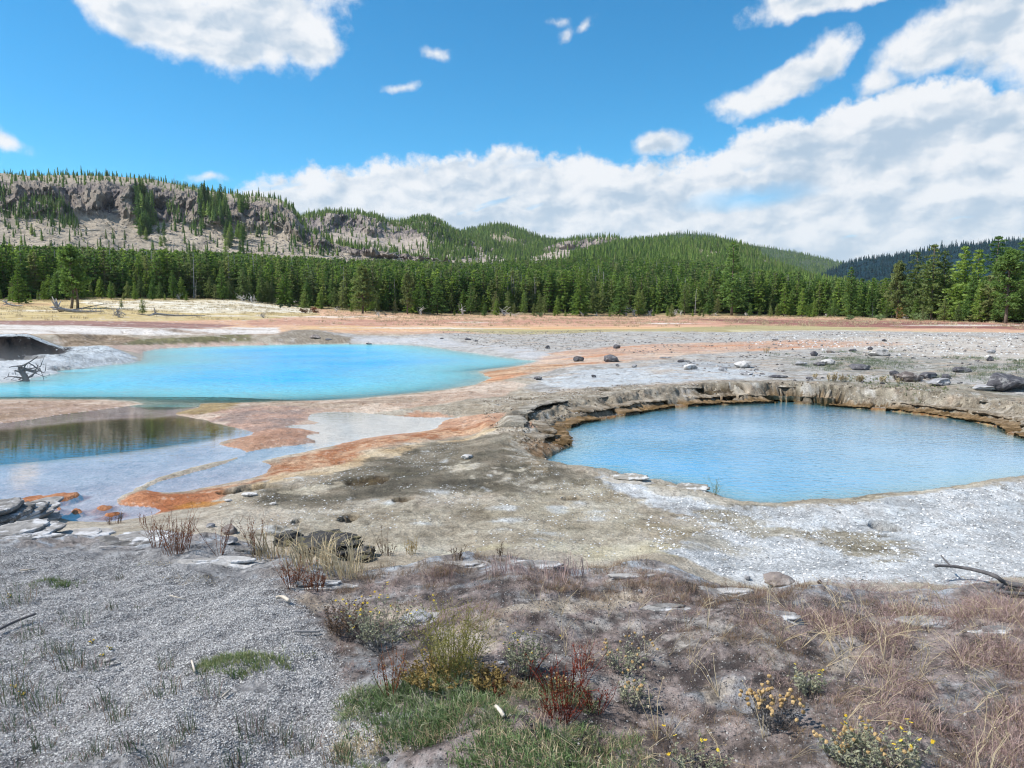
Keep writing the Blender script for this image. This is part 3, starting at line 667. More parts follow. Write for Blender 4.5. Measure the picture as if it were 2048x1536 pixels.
# foreground bank: grey crust, gravel ground on the left, dark litter on the right
FGs = sdpoly(gx, gy, FG, 3.0) + 0.05 * N_mid
fgm = 1 - sstep(FGs, -.05, .05)
over(fgm, two((146, 138, 134), (186, 180, 176), N_mid + N_hi * .6, -.5, .6))
over(fgm * .8 * sstep(N_hi + .3 * N_mid, .0, .3), two((166, 176, 188), (192, 200, 208), N_mid))
lay([(-900, 1075), (0, 1072), (200, 1062), (430, 1068), (560, 1100), (520, 1150), (600, 1200), (640, 1260), (680, 1330), (740, 1420), (800, 1540), (800, 1900), (-900, 1900)], .38, (136, 136, 138), (176, 175, 175), N_hi, .02, .03, .9)
lay([(560, 1130), (800, 1120), (1300, 1140), (1500, 1175), (1640, 1200), (2048, 1190), (2900, 1200), (2900, 1900), (900, 1900), (760, 1480), (700, 1350), (640, 1230)], .42, (66, 56, 54), (166, 148, 140), N_mid * .8 + N_hi * .9, .03, .05, .85, -.4, .5)
over(area([(640, 1140), (1500, 1170), (2700, 1230), (2700, 1900), (1100, 1900), (760, 1500), (640, 1250)], .42, .03, .05, 300) * .62 * sstep(fbm(gx * 3.1, gy * 3.1, 5, 303, .68), .02, .34), two((168, 174, 180), (200, 194, 186), fbm(gx * 1.1, gy * 1.1, 3, 305)))
for (pts) in ([(1400, 1300), (1440, 1290), (1475, 1310), (1450, 1320), (1410, 1315)], [(1640, 1345), (1700, 1310), (1780, 1330), (1800, 1350), (1730, 1360), (1680, 1370)], [(1430, 1395), (1480, 1390), (1470, 1410), (1420, 1420)], [(850, 1290), (930, 1240), (1000, 1240), (1010, 1290), (940, 1330), (880, 1320)],
              [(1150, 1180), (1250, 1170), (1290, 1190), (1210, 1215), (1120, 1225), (1000, 1250), (960, 1230), (1080, 1205)], [(700, 1180), (840, 1190), (880, 1230), (780, 1220), (690, 1210)], [(590, 1160), (700, 1170), (700, 1200), (600, 1200)], [(620, 1440), (740, 1420), (800, 1470), (720, 1500), (640, 1480)]):
    lay(pts, .42, (176, 160, 142), (206, 194, 178), N_hi, .01, .03, .85, fr=3.0)
# dark algae and iron stain on the right pool's rim and waterline; holes are dark brown
gzv = gz.reshape(GD.shape)
sl = np.abs(np.gradient(gzv, axis=0)) / np.gradient(GD, axis=0)
slope = sl.ravel() * (gd < 70)
sC = sdpoly(gx, gy, WC, 2.0)
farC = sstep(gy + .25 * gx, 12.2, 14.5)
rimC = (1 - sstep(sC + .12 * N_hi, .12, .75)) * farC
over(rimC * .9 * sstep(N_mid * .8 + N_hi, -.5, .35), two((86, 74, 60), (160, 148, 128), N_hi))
line = (1 - sstep(np.abs(sC + .05 * N_mid - .04), .02, .17)) * (.35 + .65 * farC)
over(line * .75 * sstep(N_lo + N_mid * .5, -.5, .1), two((120, 76, 24), (178, 118, 48), N_hi))
lay([(1130, 858), (1110, 866), (1060, 880), (1050, 900), (1090, 908), (1130, 880)], .15, (118, 78, 40), (160, 120, 70), N_hi, .01, .03, .7)
lay([(1620, 806), (1700, 808), (1850, 824), (1990, 842), (2010, 856), (1850, 836), (1650, 816)], .12, (156, 106, 40), (196, 152, 90), N_hi, .004, .012, .9)
lay([(1860, 818), (1990, 834), (2048, 856), (2048, 866), (2000, 850), (1900, 832)], .3, (186, 180, 174), (226, 224, 224), N_hi, .004, .02, .8)
for (hx, hy, rx, ry, dep) in HOLES:
    rr = np.sqrt(((gx - hx) / rx) ** 2 + ((gy - hy) / ry) ** 2) + .25 * N_hi
    over((1 - sstep(rr, .7, 1.25)) * .9, two((58, 46, 30), (96, 80, 50), N_hi))  # dark brown inside each hole, fading out past its edge
pitm = 1 - sstep(sdpoly(gx, gy, PIT, 3.0) - .25 * sstep(gd, 39, 42) * (1 + N_mid), .1, .5)
over(pitm, alb((38, 32, 28)))  # shade of the pit and its back wall painted in as near black
fz = sstep(gd, 15, 20) * (1 - sstep(gd, 62, 70)) * (gx > -3) * sstep(gz, .08, .2)
s1_ = fbm(gx * .5, gy * .9, 6, 920, .68); s2_ = fbm(gx * 2.2, gy * 1.6, 6, 921, .7)
over(fz * .65 * sstep(s1_, .02, .30), two((176, 156, 136), (214, 196, 176), N_hi))
over(fz * .6 * sstep(s2_, .16, .40), two((108, 102, 94), (142, 136, 126), N_hi))
over(fz * .5 * sstep(-s2_ - .4 * s1_, .16, .40), two((214, 212, 208), (234, 232, 228), N_hi))
lz = sstep(gd, 43, 46) * (1 - sstep(gd, 85, 100)) * (gx < -2)
l1_ = fbm(gx * .35, gy * .5, 6, 930, .7); l2_ = fbm(gx * 1.2, gy * .8, 6, 931, .72)
over(lz * .6 * sstep(l2_ + .4 * l1_, .15, .45), two((120, 98, 88), (160, 140, 124), N_hi))
over(lz * .6 * sstep(-l2_ + .4 * l1_, .15, .45), two((220, 208, 196), (238, 230, 222), N_hi))
hot = sstep(gd, 6, 8) * (1 - sstep(gd, 26, 32))
q1_ = fbm(gx * 2.6, gy * 2.0, 6, 910, .7); q2_ = fbm(gx * 9, gy * 7, 5, 911, .7)
Cg = Cg * (1 + hot[:, None] * (q1_[:, None] * np.array([.22, .30, .36]) + q2_[:, None] * np.array([.22, .26, .30])))
over(hot * sstep(wet, .2, .35) * .55 * sstep(q2_ + .5 * q1_, .28, .42), two((214, 196, 180), (232, 216, 204), N_hi))
over(hot * sstep(wet, .2, .35) * .6 * sstep(-q2_ - .5 * q1_, .26, .42), two((128, 82, 46), (150, 110, 70), N_hi))
Cg = np.clip(Cg, .01, .9)
zone = (gd > 7) * (1 - sstep(gd, 24, 30)) * (gz > .02) * (1 - fgm)
p1_ = fbm(gx * 1.5, gy * 1.1, 6, 900, .65); p2_ = fbm(gx * 1.1, gy * 1.7, 6, 901, .65); p3_ = fbm(gx * 5, gy * 4, 5, 902, .65)
quiet = 1 - sstep(wet, .05, .3)
over(zone * quiet * .75 * sstep(p1_ + .3 * p3_, .34, .50), two((196, 198, 196), (222, 224, 224), N_hi))
over(zone * quiet * .65 * sstep(p2_ + .4 * p3_, .32, .52), two((86, 78, 58), (120, 112, 88), N_hi))
over(zone * .5 * sstep(p3_, .30, .42), alb((96, 88, 74)))
over(fgm * .7 * sstep(fbm(gx * 6, gy * 6, 5, 903, .7), .22, .34), alb((58, 54, 54)))
# beds under the water
sB = np.minimum(sdpoly(gx, gy, WB, 2.0), sdpoly(gx, gy, WCH, 2.0))
sDp = sdpoly(gx, gy, DEEP_B, 3.0)
under = (gz < 0.0)
mB = (sB < .6) & under
over(mB * 1.0, two((226, 200, 200), (246, 228, 230), N_mid))
over(mB * sstep(pu + 120 * N_lo, 420, 660), two((236, 226, 222), (246, 240, 238), N_mid))
over((mB & (pu < 500)) * (1 - sstep(sDp, .0, .6)), two((132, 110, 58), (168, 146, 90), N_mid))
over((mB & (pu < 600)) * (1 - sstep(sDp, -.5, .1)), two((48, 60, 38), (80, 84, 50), N_mid))
sA = sdpoly(gx, gy, WA, 5.0)
over(((sA < .8) & under) * 1.0, two((196, 206, 196), (214, 222, 214), N_mid))
over(((sA < .8) & under) * (1 - sstep(sA, -2.5, -.6)) * (pv < 800), alb((70, 180, 200)))
over(((sC < .5) & under) * 1.0, two((150, 150, 120), (170, 170, 140), N_mid))
for _b in BAR_B:
    sb_ = sdpoly(gx, gy, _b, 1.0) + .05 * N_hi
    over(1 - sstep(sb_, .0, .12), two((182, 116, 76), (206, 150, 112), N_hi))
# dark olive shelf along the near shore of the turquoise pool
lay([(330, 803), (420, 797), (520, 795), (600, 797), (580, 802), (480, 804)], 0, (60, 110, 100), (84, 130, 110), N_mid, .006, .02, .8)
# forest floor
ff = sstep(gd - interp_az(D0T, np.arctan2(gx, gy)) + 5 * N_far, -2, 8)
over(ff, two((104, 108, 66), (160, 148, 112), N_far + N_mid * .3))
Cg = np.clip(Cg, .004, .85)
ao_noise = N_hi

def mat(name, rough=.9, spec=.3):
    m = bpy.data.materials.new(name); m.use_nodes = True
    t = NT(m.node_tree); p = m.node_tree.nodes['Principled BSDF']
    p.inputs['Roughness'].default_value = rough
    p.inputs['Specular IOR Level'].default_value = spec
    return m, t, p
def bump(t, p, h, strength=.5, dist=.02):
    b = t.new('ShaderNodeBump'); b.inputs['Strength'].default_value = strength; b.inputs['Distance'].default_value = dist
    t.put(b.inputs['Height'], h); t.l.new(b.outputs[0], p.inputs['Normal'])
M_ground, t, p = mat('sinter_ground', .92, .2)
oc = t.new('ShaderNodeTexCoord').outputs['Object']
f1 = t.noise(oc, 38, 6, .7); f2 = t.noise(oc, 7, 6, .65); f3 = t.noise(oc, 150, 3, .6)
g1 = t.mapr(f1, .3, .7, .62, 1.40); g2 = t.mapr(f2, .3, .7, .78, 1.22); g3 = t.mapr(f3, .3, .7, .75, 1.25)
c = t.vmath('SCALE', t.attr('Col'), t.math('MULTIPLY', g3, t.math('MULTIPLY', g1, g2)))
vo = t.new('ShaderNodeTexVoronoi', feature='DISTANCE_TO_EDGE'); t.put(vo.inputs['Vector'], t.vmath('ADD', oc, t.vmath('SCALE', t.noise(oc, 6, 4, .6, out='Color'), .25))); vo.inputs['Scale'].default_value = 3.2
c = t.vmath('SCALE', c, t.mapr(t.math('ADD', vo.outputs['Distance'], t.math('MULTIPLY', t.noise(oc, 2.0, 3, .6), .12)), .045, .085, .62, 1.0))
t.put(p.inputs['Base Color'], c)
t.put(p.inputs['Roughness'], t.mapr(t.attr('wet', 'Fac'), 0, 1, .92, .38))
hh = t.math('ADD', t.math('MULTIPLY', f1, .5), t.math('ADD', t.math('MULTIPLY', f2, 1.6), t.math('MULTIPLY', f3, .16)))
bump(t, p, hh, .9, .05)
gm = mesh('ground', np.stack([gx, gy, gz], 1), grid_faces(len(rows), NC)[:, ::-1], [M_ground], smooth=True, attrs={'Col': Cg, 'wet': wet})
ground = link('ground', gm, kind='structure')
# the rest of the flat all round, a little lower where the two meet
rr_ = np.array([0.0, 4, 10, 30, 80, 200, 600, 2500, 9000]); aa_ = np.linspace(0, 2 * pi, 73)[:-1]
Vp = [(0, 0, .2)] + [(r * sin(a), r * cos(a), (.22 if r < 5 else .05 if r < 100 else -3.0) - (.35 if abs((a + pi) % (2 * pi) - pi) < radians(77) else 0)) for r in rr_[1:] for a in aa_]
Fp = []; n_ = len(aa_)
for j in range(n_): Fp.append((0, 1 + (j + 1) % n_, 1 + j, 1 + j))
tri_ = [(a, b, c) for (a, b, c, d) in Fp]; quad_ = []
for i in range(len(rr_) - 2):
    for j in range(n_):
        k = (j + 1) % n_; quad_.append((1 + i * n_ + j, 1 + i * n_ + k, 1 + (i + 1) * n_ + k, 1 + (i + 1) * n_ + j))
M_plain, t, p = mat('plain_soil', .95, .1)
oc = t.new('ShaderNodeTexCoord').outputs['Object']
t.put(p.inputs['Base Color'], t.mix(t.noise(oc, .15, 8, .65), tuple(alb((150, 130, 100))), tuple(alb((110, 120, 80)))))
# keep the plain clear below everything in front of the camera
Vp = np.array(Vp); Vp[:, 2] -= np.where((np.abs(np.arctan2(Vp[:, 0], Vp[:, 1])) < radians(79)), 6.0, 0.0)
plain = link('plain', mesh('plain', Vp, [np.array(tri_), np.array(quad_)], [M_plain]), kind='structure')

# ---- thin plates of sinter that overhang the water along the far rim of the right pool
def ledges():
    P = W(POOL_C, 0, 2); seg = np.roll(P, -1, 0) - P; L = np.hypot(seg[:, 0], seg[:, 1]); cum = np.concatenate([[0], np.cumsum(L)])
    n = int(cum[-1] / .03); s = np.linspace(0, cum[-1], n, endpoint=False)
    Q = np.concatenate([P, P[:1]]); px = np.interp(s, cum, Q[:, 0]); py = np.interp(s, cum, Q[:, 1])
    k = 9; sx = np.convolve(np.concatenate([px[-k:], px, px[:k]]), np.ones(2 * k + 1) / (2 * k + 1), 'same')[k:-k]; sy = np.convolve(np.concatenate([py[-k:], py, py[:k]]), np.ones(2 * k + 1) / (2 * k + 1), 'same')[k:-k]
    tx, ty = np.gradient(sx), np.gradient(sy); tl = np.hypot(tx, ty); area_ = 0.5 * np.sum(P[:, 0] * np.roll(P[:, 1], -1) - np.roll(P[:, 0], -1) * P[:, 1]); sg = 1 if area_ > 0 else -1
    nx, ny = sg * ty / tl, -sg * tx / tl
    far_ = sstep(py + .25 * px, 10.8, 12.6)
    for li, (off, zt, th, ow) in enumerate([(.0, .07, .05, .4), (.30, .19, .07, .5), (.80, .36, .06, .6)]):
        z0 = np.zeros(n); inn = off + (.10 + .22 * (li > 0)) * fbm(s * .9, z0 + li, 5, 800 + li, .6) + .12 * fbm(s * 5, z0, 5, 810 + li, .65)
        top = zt + .035 * fbm(s * .8, z0, 3, 820 + li); pres = sstep(fbm(s * .7, z0 + 3 * li, 4, 830 + li) + .16 + (far_ - 1) * 3, 0, .12)
        th_ = th * (1 + .5 * fbm(s * 3, z0, 3, 840 + li))
        sec = []
        for (o_, zf) in [(.14, -1.0), (.04, -.85), (.0, -.35), (.035, -.02), (.10, .06), (ow * .5, .12), (ow, None)]:
            d_ = inn + o_ + (.02 * fbm(s * 12, z0 + o_, 3, 850 + li) if o_ > 0 else 0)
            X, Y = sx + nx * d_, sy + ny * d_; H = height(X, Y)
            if zf is None: Z = H - .03
            else: Z = top + th_ * zf + (.028 * fbm(X * 10, Y * 10, 4, 860) if zf > -.5 else 0)
            Z = np.where(pres < .5, np.minimum(Z, H - .05), np.minimum(Z, H + .13) if zf is not None and zf > -.3 else Z)
            sec.append(np.stack([X, Y, Z], -1))
        V = np.stack(sec).reshape(-1, 3); V = np.concatenate([V.reshape(7, n, 3), V.reshape(7, n, 3)[:, :1]], 1)
        F = grid_faces(7, n + 1); F = F[:, ::-1] if sg < 0 else F
        V = V.reshape(-1, 3); nn = fbm(V[:, 0] * 3, V[:, 1] * 3, 4, 870) + .6 * fbm(V[:, 0] * 11, V[:, 1] * 11, 3, 871)
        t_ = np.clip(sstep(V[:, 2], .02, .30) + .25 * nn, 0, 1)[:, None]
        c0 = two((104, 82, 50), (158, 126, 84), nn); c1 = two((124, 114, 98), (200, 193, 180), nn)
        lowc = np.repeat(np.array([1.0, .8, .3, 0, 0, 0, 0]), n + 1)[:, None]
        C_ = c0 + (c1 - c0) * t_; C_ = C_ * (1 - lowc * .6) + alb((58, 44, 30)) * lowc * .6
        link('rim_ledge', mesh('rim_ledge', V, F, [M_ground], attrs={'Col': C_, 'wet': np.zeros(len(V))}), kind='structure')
ledges()
# ================================================================= water
def water(name, P, deep, k, rip, rip_scale, tint, body, stretch=(1, 1), nx=220, ny=200, clampv=None, rough=0.03, refl=1.0):
    x0, y0 = P.min(0) - .8; x1, y1 = P.max(0) + .8
    if clampv: x0 = max(x0, clampv)
    X, Y = np.meshgrid(np.linspace(x0, x1, nx), np.linspace(y0, y1, ny), indexing='xy')
    X, Y = X.ravel(), Y.ravel(); s = sdpoly(X, Y, P, 3.0)
    F = grid_faces(ny, nx); cell = max((x1 - x0) / nx, (y1 - y0) / ny)
    keep = (s[F] < .55 + cell).any(1); F = F[keep]
    use = np.unique(F); re = -np.ones(len(X), int); re[use] = np.arange(len(use)); F = re[F]; X, Y = X[use], Y[use]
    dep = np.maximum(-height(X, Y), 0)
    m = bpy.data.materials.new(name + '_water'); m.use_nodes = True; T = NT(m.node_tree); nt = m.node_tree
    for n in list(nt.nodes): nt.nodes.remove(n)
    oc = T.new('ShaderNodeTexCoord').outputs['Object']
    dp = T.attr('depth', 'Fac')
    fac = T.math('SUBTRACT', 1.0, T.math('POWER', 2.718, T.math('MULTIPLY', dp, -k)))
    mp = T.new('ShaderNodeMapping'); T.put(mp.inputs[0], oc); mp.inputs[3].default_value = (*stretch, 1)
    h1 = T.noise(mp.outputs[0], rip_scale, 3, .55, dist=.6); h2 = T.noise(mp.outputs[0], rip_scale * 3.7, 3, .5, dist=.3); h3 = T.noise(oc, .35, 2, .5)
    amp = T.mapr(h3, .35, .65, .55, 1.25)
    H = T.math('MULTIPLY', T.math('ADD', h1, T.math('MULTIPLY', h2, .3)), amp)
    b = T.new('ShaderNodeBump'); b.inputs['Strength'].default_value = 1.0; b.inputs['Distance'].default_value = rip; T.put(b.inputs['Height'], H)
    col = T.mix(T.mapr(dp, 0, deep, 0, 1, True), tint, body)
    col = T.mix(T.mapr(T.noise(oc, .22, 4, .6), .35, .65, 0, .42), col, tint)
    df = T.new('ShaderNodeBsdfDiffuse'); T.put(df.inputs[0], col); T.l.new(b.outputs[0], df.inputs['Normal'])
    tr = T.new('ShaderNodeBsdfTransparent'); T.put(tr.inputs[0], (.93, .96, .95))
    m1 = T.new('ShaderNodeMixShader'); T.put(m1.inputs[0], fac); T.l.new(tr.outputs[0], m1.inputs[1]); T.l.new(df.outputs[0], m1.inputs[2])
    gl = T.new('ShaderNodeBsdfGlossy'); gl.inputs['Roughness'].default_value = rough; T.put(gl.inputs[0], (1, 1, 1)); T.l.new(b.outputs[0], gl.inputs['Normal'])
    fr = T.new('ShaderNodeFresnel'); fr.inputs[0].default_value = 1.333; T.l.new(b.outputs[0], fr.inputs['Normal'])
    m2 = T.new('ShaderNodeMixShader'); T.put(m2.inputs[0], T.math('MULTIPLY', fr.outputs[0], refl)); T.l.new(m1.outputs[0], m2.inputs[1]); T.l.new(gl.outputs[0], m2.inputs[2])
    o = T.new('ShaderNodeOutputMaterial'); T.l.new(m2.outputs[0], o.inputs[0])
    me = mesh(name, np.stack([X, Y, np.zeros(len(X))], 1), F, [m], smooth=True, attrs={'depth': dep})
    return link(name, me, kind='structure')
w_opal = water('water', WC, .8, 6.0, .009, 6.5, tuple(lin((120, 180, 190)) * .8), tuple(lin((76, 166, 214)) * .80), (1, 1.5), refl=1.7)
w_turq = water('water', WA, .7, 9.0, .11, 1.9, tuple(lin((122, 200, 208)) * .9), tuple(lin((44, 166, 226)) * .95), (1, 1.6), 240, 160, -34, .08, .62)
WBC = np.concatenate([W([(-300, 800), (420, 800), (960, 825), (960, 845), (560, 940), (540, 965), (330, 1020), (230, 1050), (-300, 1050)], 0, 0)])
w_refl = water('water', WBC, .7, 1.3, .0011, 3.0, tuple(lin((120, 112, 70)) * .6), tuple(lin((46, 56, 34)) * .7), (1, 2.2), 260, 200, None, .015, 1.2)
pitw = fan(-500, 118, 37.3, 42.9)
M_pitw, t, p = mat('pit_water', .1, .5); p.inputs['Base Color'].default_value = (.01, .02, .022, 1)
link('water', mesh('water', [(a, b, -1.0) for a, b in pitw], [np.array([[0, i, i + 1] for i in range(1, len(pitw) - 1)])], [M_pitw]), kind='structure')

# ---- thin steam drifting over the turquoise pool
def steam(x0, x1, y0, y1, z1, dens, label, sc=.22):
    V = [(x, y, z) for z in (.03, z1) for (x, y) in ((x0, y0), (x1, y0), (x1, y1), (x0, y1))]
    F = np.array([(3, 2, 1, 0), (4, 5, 6, 7), (0, 1, 5, 4), (1, 2, 6, 5), (2, 3, 7, 6), (3, 0, 4, 7)])
    m = bpy.data.materials.new('steam'); m.use_nodes = True; T = NT(m.node_tree)
    for n in list(m.node_tree.nodes): m.node_tree.nodes.remove(n)
    g = T.new('ShaderNodeTexCoord'); oc = g.outputs['Object']; gx_, gy_, gz_ = T.sep(g.outputs['Generated'])
    n = T.noise(oc, sc, 3, .55)
    d = T.mapr(n, .42, .68, 0, 1, True)
    for c_ in (gx_, gy_): d = T.math('MULTIPLY', d, T.math('MULTIPLY', T.mapr(c_, 0, .15, 0, 1, True), T.mapr(c_, 1, .85, 0, 1, True)))
    d = T.math('MULTIPLY', d, T.mapr(gz_, 1.0, .05, 0, 1, True))
    v = T.new('ShaderNodeVolumePrincipled'); T.put(v.inputs['Density'], T.math('MULTIPLY', d, dens)); T.put(v.inputs['Color'], (.93, .95, .97)); v.inputs['Anisotropy'].default_value = .3
    o = T.new('ShaderNodeOutputMaterial'); T.l.new(v.outputs[0], o.inputs['Volume'])
    m.cycles.volume_step_rate = 1.5 if hasattr(m.cycles, 'volume_step_rate') else 1
    ob = link('steam', mesh('steam', V, F, [m]), kind='stuff', label=label, category='steam'); return ob
steam(-30, 1.5, 17.5, 36, 1.2, .06, 'thin white steam drifting over the turquoise pool')
HAZE = 0.00005
# ================================================================= hills
def M_hillmat(name, ca, cb, cg, scale, crag=None):
    m, t, p = mat(name, .95, .1)
    oc = t.new('ShaderNodeTexCoord').outputs['Object']
    n1 = t.noise(oc, scale, 8, .65); n2 = t.noise(oc, scale * 6, 6, .7)
    col = t.mix(t.mapr(n2, .3, .7), tuple(alb(ca)), tuple(alb(cb)))
    col = t.mix(t.mapr(t.math('ADD', n1, t.attr('green', 'Fac')), .95, 1.35, 0, 1), col, tuple(alb(cg)))
    col = t.vmath('SCALE', col, t.mapr(t.noise(oc, scale * 25, 4, .7), .3, .7, .75, 1.2))
    if crag:
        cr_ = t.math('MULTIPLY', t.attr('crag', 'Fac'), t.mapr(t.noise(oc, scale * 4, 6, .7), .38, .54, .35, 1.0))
        col = t.mix(cr_, col, t.mix(t.mapr(t.noise(oc, scale * 14, 5, .7), .38, .62), tuple(alb(crag)), tuple(alb((132, 120, 120)))))  # blue-black shadow of the crags mixed into the rock colour, strongest in recesses
    t.put(p.inputs['Base Color'], col)
    bump(t, p, t.math('ADD', n2, t.math('MULTIPLY', t.noise(oc, scale * 30, 4, .7), .3)), .9, 1.5)
    return m
def hill(prof, base, Db, Dc, material, power=1.0, rock=None, nA=420, nT=110, back=60, green=0.3, rough=2.0, seed=0, spur=None):
    """a ridge: prof = crest line of the ground in the photo, base = foot line, Db / Dc = distance of foot and crest"""
    pa = np.array([az_el(u, v) for u, v in prof]); ba = np.array([az_el(u, v) for u, v in base])
    a = np.linspace(pa[:, 0].min(), pa[:, 0].max(), nA)
    ec = np.interp(a, pa[:, 0], pa[:, 1]); eb = np.interp(a, ba[:, 0], ba[:, 1]); eb = np.minimum(eb, ec)
    db = np.interp(a, pa[:, 0], np.full(len(pa), Db)) if np.isscalar(Db) else np.interp(a, [float(az_el(q[0], HOR)[0]) for q in Db], [q[1] for q in Db])
    dc = np.interp(a, pa[:, 0], np.full(len(pa), Dc)) if np.isscalar(Dc) else np.interp(a, [float(az_el(q[0], HOR)[0]) for q in Dc], [q[1] for q in Dc])
    tt = np.linspace(-.12, 1, nT)
    T, A = np.meshgrid(tt, a, indexing='ij')
    f = np.clip(T, -1, 1)
    E = eb + (ec - eb) * (np.sign(f) * np.abs(f) ** power)
    if rock: g = np.interp(T, rock[0], rock[1])
    else: g = np.clip(T, -.2, 1)
    D = db + (dc - db) * g
    arc = A * db.mean()
    Zh = CAMZ + D * np.tan(E)
    h = np.maximum(Zh - (CAMZ + db * np.tan(eb)), 0)
    n = fbm(arc / 60, D / 60 + seed, 5, 300 + seed)
    fade = sstep(T, 0, .15) * (1 - sstep(T, .8, 1.0))
    Zh = Zh + n * rough * fade * 1.5
    if rock:
        cl = sstep(T, rock[2] - .14, rock[2] + .02) * (1 - sstep(T, rock[3], rock[3] + .12))
        cl = cl * sstep(fbm(arc / 70, T * 1.5, 3, 340 + seed) + .75, 0, .35)
        r1 = ridged(arc / 26 + .25 * fbm(arc / 30, Zh / 30, 3, 320), Zh / 60, 5, 310 + seed)
        r2 = ridged(arc / 8, Zh / 16, 4, 315 + seed)
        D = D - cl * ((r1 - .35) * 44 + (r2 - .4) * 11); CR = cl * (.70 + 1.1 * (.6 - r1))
        Zh = Zh + cl * 4 * fbm(arc / 10, D / 10, 4, 331)
        tal = (1 - cl) * fade
        Zh = Zh + tal * (1.4 * fbm(arc / 8, D / 12, 4, 333) + 3.5 * fbm(arc / 45, D / 30, 3, 335))
        D = D - tal * 5 * ridged(arc / 50, T * 1.2, 3, 336)
        G = (.15 + .35 * fbm(arc / 40, T * 4, 4, 345)) * sstep(T, .25, .5) * (1 - cl) + green
    else:
        CR = np.zeros(T.shape); G = np.full(T.shape, green) + .3 * fbm(arc / 80, T * 3, 3, 350 + seed)
    # back side falls away
    k = 6
    Db_ = np.stack([D[-1] + (i + 1) * back for i in range(k)]); Zb = np.stack([Zh[-1] - (i + 1) * back * (.12 + .05 * i) for i in range(k)])
    A2 = np.concatenate([A, np.repeat(A[:1], k, 0)]); D2 = np.concatenate([D, Db_]); Z2 = np.concatenate([Zh, Zb]); G2 = np.concatenate([G, np.repeat(G[-1:], k, 0)])
    V = np.stack([D2 * np.sin(A2), D2 * np.cos(A2), Z2], -1)
    me = mesh('hill', V.reshape(-1, 3), grid_faces(nT + k, nA)[:, ::-1], [material], smooth=not rock, attrs={'green': G2.ravel(), 'crag': np.clip(np.concatenate([CR, np.zeros((k, nA))]), 0, 1).ravel()})
    o = link('hill', me, kind='structure')
    return V                                         # (rows, columns, 3), last k rows behind the crest

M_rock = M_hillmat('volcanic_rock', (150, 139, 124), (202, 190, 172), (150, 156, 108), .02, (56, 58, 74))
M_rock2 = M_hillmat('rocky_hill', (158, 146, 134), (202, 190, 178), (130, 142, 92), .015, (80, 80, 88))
M_wood = M_hillmat('forest_floor', (150, 142, 118), (196, 184, 160), (112, 122, 72), .012)
M_woodfar = M_hillmat('forest_floor_far', (70, 92, 66), (100, 112, 80), (60, 86, 56), .006)
M_shadefloor = M_hillmat('cloud_shaded_floor', (18, 46, 60), (34, 66, 78), (16, 44, 58), .006)  # same cloud shadow, put into the ground colour of the right hill
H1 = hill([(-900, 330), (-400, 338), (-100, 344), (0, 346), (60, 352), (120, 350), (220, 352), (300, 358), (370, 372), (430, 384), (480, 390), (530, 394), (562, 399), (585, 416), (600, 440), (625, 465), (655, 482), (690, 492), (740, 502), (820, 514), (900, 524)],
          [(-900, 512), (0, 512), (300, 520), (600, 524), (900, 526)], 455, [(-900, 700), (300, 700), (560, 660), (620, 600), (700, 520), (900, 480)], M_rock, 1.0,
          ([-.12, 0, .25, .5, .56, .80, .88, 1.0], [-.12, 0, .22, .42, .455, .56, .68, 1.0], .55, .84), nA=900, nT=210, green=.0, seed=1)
H2 = hill([(520, 440), (580, 436), (620, 430), (660, 424), (700, 424), (740, 428), (775, 442), (800, 444), (830, 438), (860, 437), (885, 447), (915, 468), (950, 486), (1000, 505), (1060, 522)],
          [(500, 520), (1100, 526)], 640, 960, M_rock2, .9, ([-.12, 0, .5, .62, .85, 1], [-.12, 0, .5, .57, .72, 1], .6, .88), nA=420, nT=120, green=.12, rough=4, seed=2)
H3 = hill([(820, 500), (870, 484), (910, 468), (950, 460), (985, 452), (1010, 453), (1045, 464), (1080, 478), (1110, 484), (1150, 488), (1200, 500), (1260, 520)], [(800, 522), (1300, 526)], 820, 1300, M_wood, .8, None, nA=300, nT=70, green=.3, rough=8, seed=3)
H4 = hill([(1060, 512), (1095, 494), (1130, 482), (1160, 477), (1200, 474), (1232, 475), (1250, 484), (1290, 500), (1340, 520)], [(1050, 522), (1350, 526)], 760, 1020, M_rock2, .8, ([-.12, 0, .5, .7, .9, 1], [-.12, 0, .5, .6, .72, 1], .6, .85), nA=240, nT=80, green=.0, rough=4, seed=4)
H5 = hill([(1140, 522), (1190, 502), (1230, 490), (1270, 486), (1320, 484), (1380, 483), (1430, 485), (1462, 490), (1490, 497), (1515, 511), (1544, 527), (1572, 543), (1614, 558), (1660, 575), (1740, 600)], [(1100, 526), (1250, 530), (1400, 536), (1500, 556), (1650, 580), (1800, 605)], 470, 860, M_wood, .9, None, nA=420, nT=100, green=.25, rough=5, seed=5)
H8 = hill([(1250, 490), (1300, 476), (1340, 470), (1380, 468), (1420, 472), (1470, 486), (1520, 500)], [(1200, 520), (1550, 525)], 1200, 1700, M_woodfar, 1, None, nA=120, nT=30, green=.4, rough=4, seed=8)
H6 = hill([(1440, 500), (1498, 491), (1540, 496), (1573, 502), (1620, 511), (1655, 519), (1697, 530), (1740, 545), (1830, 570)], [(1400, 545), (1900, 590)], 1500, 2500, M_woodfar, .9, None, nA=260, nT=60, green=.2, rough=10, seed=6)
H7 = hill([(1560, 590), (1600, 574), (1655, 548), (1680, 536), (1705, 526), (1745, 519), (1780, 514), (1820, 508), (1862, 501), (1915, 493), (1966, 489), (2048, 484), (2200, 470), (2500, 460), (2900, 470)], [(1500, 600), (2900, 600)], 760, 1450, M_shadefloor, .9, None, nA=420, nT=70, green=.3, rough=14, seed=7)

